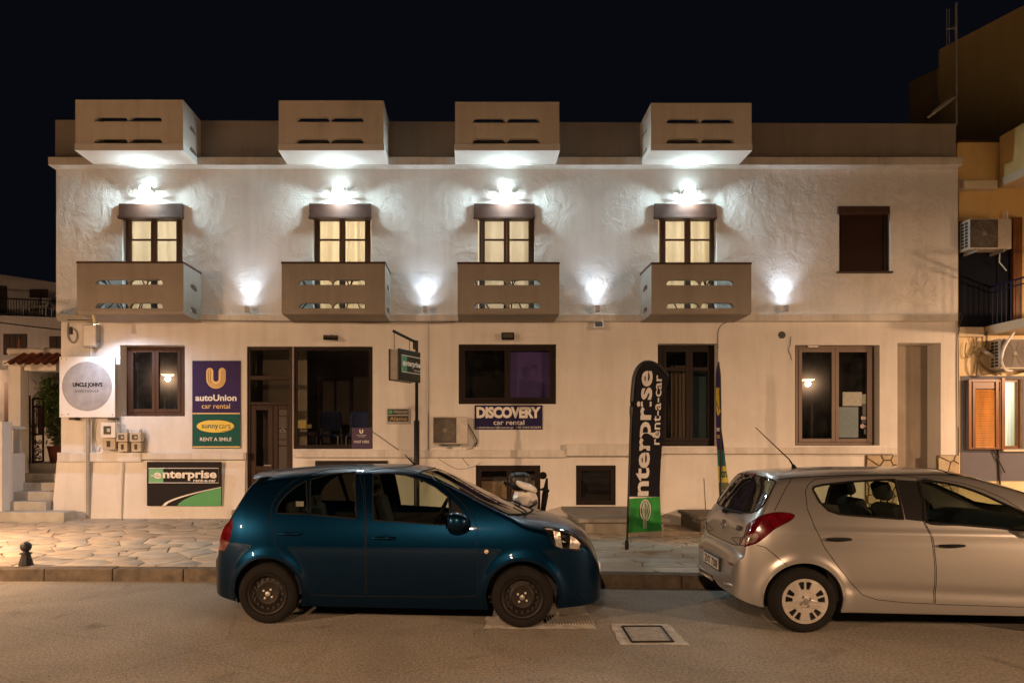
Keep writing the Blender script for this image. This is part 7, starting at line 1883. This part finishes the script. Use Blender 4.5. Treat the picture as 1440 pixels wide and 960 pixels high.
R_ = [(-.27, -.075), (.27, -.075), (.27, .075), (-.27, .075)]
def plate_pt(y, z, off): return Vector((-.672 - off, y, z))
mb = MB().box(-.605, -.570, -.275, .275, .455, .595); rel(mb, 'number_plate', M_black, rs, bevel=.004)
rel(MB().box(-.609, -.600, -.257, .257, .472, .578), 'plate_face', mat('plate_white', (.48, .47, .44), .5, var=.08), rs)
pts, fs = text_fit('ZNT 7208', -.22, .24, .485, .565, .02); rel(MB().add([(-.611, -p[0], p[1]) for p in pts], fs), 'lettering', M_blackprint, rs, fix=False)
rel(MB().tube([rear_pt(y, 1.045 + .035 * (y < .1) * 0 + (.05 - y) * .03, .02) for y in (.05, -.1, -.25, -.40)], [.016, .012, .009, .006], 6), 'rear_wiper', M_rubber, rs, smooth=60)
rel(MB().obox(rear_pt(.06, 1.035, .015), (.05, .09, .045)), 'wiper_motor_cap', M_rubber, rs, bevel=.012)
rel(MB().obox((-.198, -.0, 1.425), (.03, .30, .022), Matrix.Rotation(radians(-25), 3, 'Y')), 'brake_light', mat('dim_red_lens', (.12, .02, .025), .3, var=.1), rs, bevel=.006)
a = C.hit(1116, 658)
rel(MB().lathe([(.03, -.01), (.02, .02), (.012, .04)], (.24, 0, float(C.top(.24))), (-.35, 0, 1), 12), 'aerial_base', M_rubber, rs, smooth=60)
rel(MB().tube([(.24, 0, float(C.top(.24)) + .01), (.19, 0, float(C.top(.24)) + .09), (-.15, 0, float(C.top(.24)) + .42)], [.010, .007, .004], 6), 'aerial', M_rubber, rs)
for sg in (-1, 1): rel(MB().tube([Vector((x, sg * (.545 - .0 * x), float(C.Z(x, .545)) + .001)) for x in np.linspace(-.12, 1.55, 14)], .006, 5), 'roof_channel', M_rubber, rs, smooth=60)
mirror(C, 1470, 735, .24, .17, P_sil, rs)
# front lamp so that the car stays whole off-camera
for sg in (-1, 1): rel(MB().grid(8, 6, lambda q, s_: tuple(C.pt(2.75 + .36 * q, .70 + .16 * s_ - .06 * q, sg, .003))), 'headlight', M_clearlens, rs, smooth=180, fix=False)

# ------------------------------------------------------------------ scooter behind the teal car
xs_, ys_ = PX(739, 9.5), 9.5
zs_ = pave_z(xs_, ys_) - .0
sc = empty('scooter', (xs_, ys_, zs_), 'white scooter facing the road with a dark top box', 'scooter')
M_scw = mat('scooter_white', (.70, .68, .66), .25, var=.05, coat=.6)
X0, Y0, Z0 = xs_, ys_, zs_
def SB(fn, nm, m, nu=16, nv=12): return MB().grid(nu, nv, fn).build(nm, m, sc, smooth=180, fix=False)
def apron(q, s_):
    a = (q - .5) * 2; w_ = .07 + .105 * sin(min(1, s_ * 1.25) * pi / 2) if s_ < .8 else .175 - .035 * ((s_ - .8) / .2) ** 1.5
    return (X0 + a * w_, Y0 - .10 + .14 * a * a - .12 * sin(pi * s_) + .10 * s_, Z0 + .42 + .485 * s_)
SB(apron, 'front_apron', M_scw)
MB().tube([(X0 + (q - .5) * .30, Y0 - .195 + .13 * (2 * q - 1) ** 2, Z0 + .765 - .06 * sin(pi * q)) for q in [i / 10 for i in range(11)]], .016, 6).build('grille_strip', M_blackmetal, sc, smooth=60)
for s in (-1, 1): MB().obox((X0 + s * .115, Y0 - .15, Z0 + .785), (.085, .05, .03), Matrix.Rotation(-s * .5, 3, 'Y')).build('indicator', mat('grey_lens', (.22, .21, .22), .2, var=.1), sc, bevel=.012)
def head(q, s_):
    a = 2 * pi * q; b = pi * s_; return (X0 + .02 + .15 * math.copysign(abs(sin(b) * cos(a)) ** .8, cos(a)), Y0 + .06 + .12 * cos(b), Z0 + .975 + .055 * math.copysign(abs(sin(b) * sin(a)) ** .7, sin(a)) - .06 * sin(b) * cos(a))
SB(head, 'handlebar_cover', M_scw, 20, 12)
MB().tube([(X0 - .28, Y0 + .1, Z0 + .99), (X0, Y0 + .06, Z0 + .99), (X0 + .32, Y0 + .1, Z0 + .91)], .016, 6).build('handlebar', M_blackmetal, sc, smooth=60)
for s in (-1, 1): MB().tube([(X0 + s * .22 + .02, Y0 + .1, Z0 + .97 - .03 * s), (X0 + s * .32 + .02, Y0 + .1, Z0 + .97 - .06 * s)], .022, 8).build('grip', M_rubber, sc)
for s in (-1, 1):
    MB().tube([(X0 + s * .15, Y0 + .1, Z0 + 1.02), (X0 + s * .22, Y0 + .06, Z0 + 1.10)], .007, 5).build('mirror_stem', M_blackmetal, sc)
    if s > 0: MB().lathe([(0, -.01), (.05, -.008), (.055, .004), (0, .01)], (X0 + .25, Y0 + .06, Z0 + 1.13), (0, 1, .2), 14).build('mirror', M_rubber, sc, smooth=60)
def tbox(q, s_):
    a = 2 * pi * q; b = pi * s_; e = .6
    f = lambda t: math.copysign(abs(t) ** e, t)
    return (X0 - .02 + .165 * f(sin(b)) * f(cos(a)), Y0 + .95 + .20 * f(cos(b)), Z0 + 1.0 + .14 * f(sin(b)) * f(sin(a)))
SB(tbox, 'top_box', M_black, 24, 14)
MB().obox((X0, Y0 + .62, Z0 + .78), (.30, .65, .14)).build('seat', M_seat, sc, bevel=.05)
MB().obox((X0, Y0 + .75, Z0 + .55), (.34, .60, .32)).build('rear_body', M_scw, sc, bevel=.09)
MB().obox((X0, Y0 + .28, Z0 + .32), (.36, .40, .10)).build('footboard', M_scw, sc, bevel=.03)
for yy, nm in ((Y0 - .12, 'wheel'), (Y0 + 1.0, 'wheel')):
    w_ = MB().lathe([(.13, -.05), (.20, -.055), (.225, -.03), (.225, .03), (.20, .055), (.13, .05)], (X0, yy, Z0 + .225), (1, 0, 0), 28).build(nm, M_tyre, sc, smooth=40)
    MB().lathe([(0, -.04), (.13, -.045), (.13, .045), (0, .04)], (X0, yy, Z0 + .225), (1, 0, 0), 20).build('rim', M_greyplastic, w_, smooth=40)
def fender(q, s_):
    a = pi * (.1 + .8 * q); return (X0 + (s_ - .5) * .16, Y0 - .12 - .25 * cos(a), Z0 + .225 + .25 * sin(a) - .03 * (2 * s_ - 1) ** 2)
SB(fender, 'mudguard', M_scw)
MB().tube([(X0, Y0 - .12, Z0 + .25), (X0, Y0 + .02, Z0 + .9)], .03, 8).build('fork', M_blackmetal, sc)
MB().tube([(X0 + .25, Y0 + .3, Z0 + .45), (X0 + .30, Y0 + .25, Z0 + .85), (X0 + .33, Y0 + .3, Z0 + 1.08)], [.03, .05, .015], 6).build('leg_cover', M_rubber, sc, smooth=60)
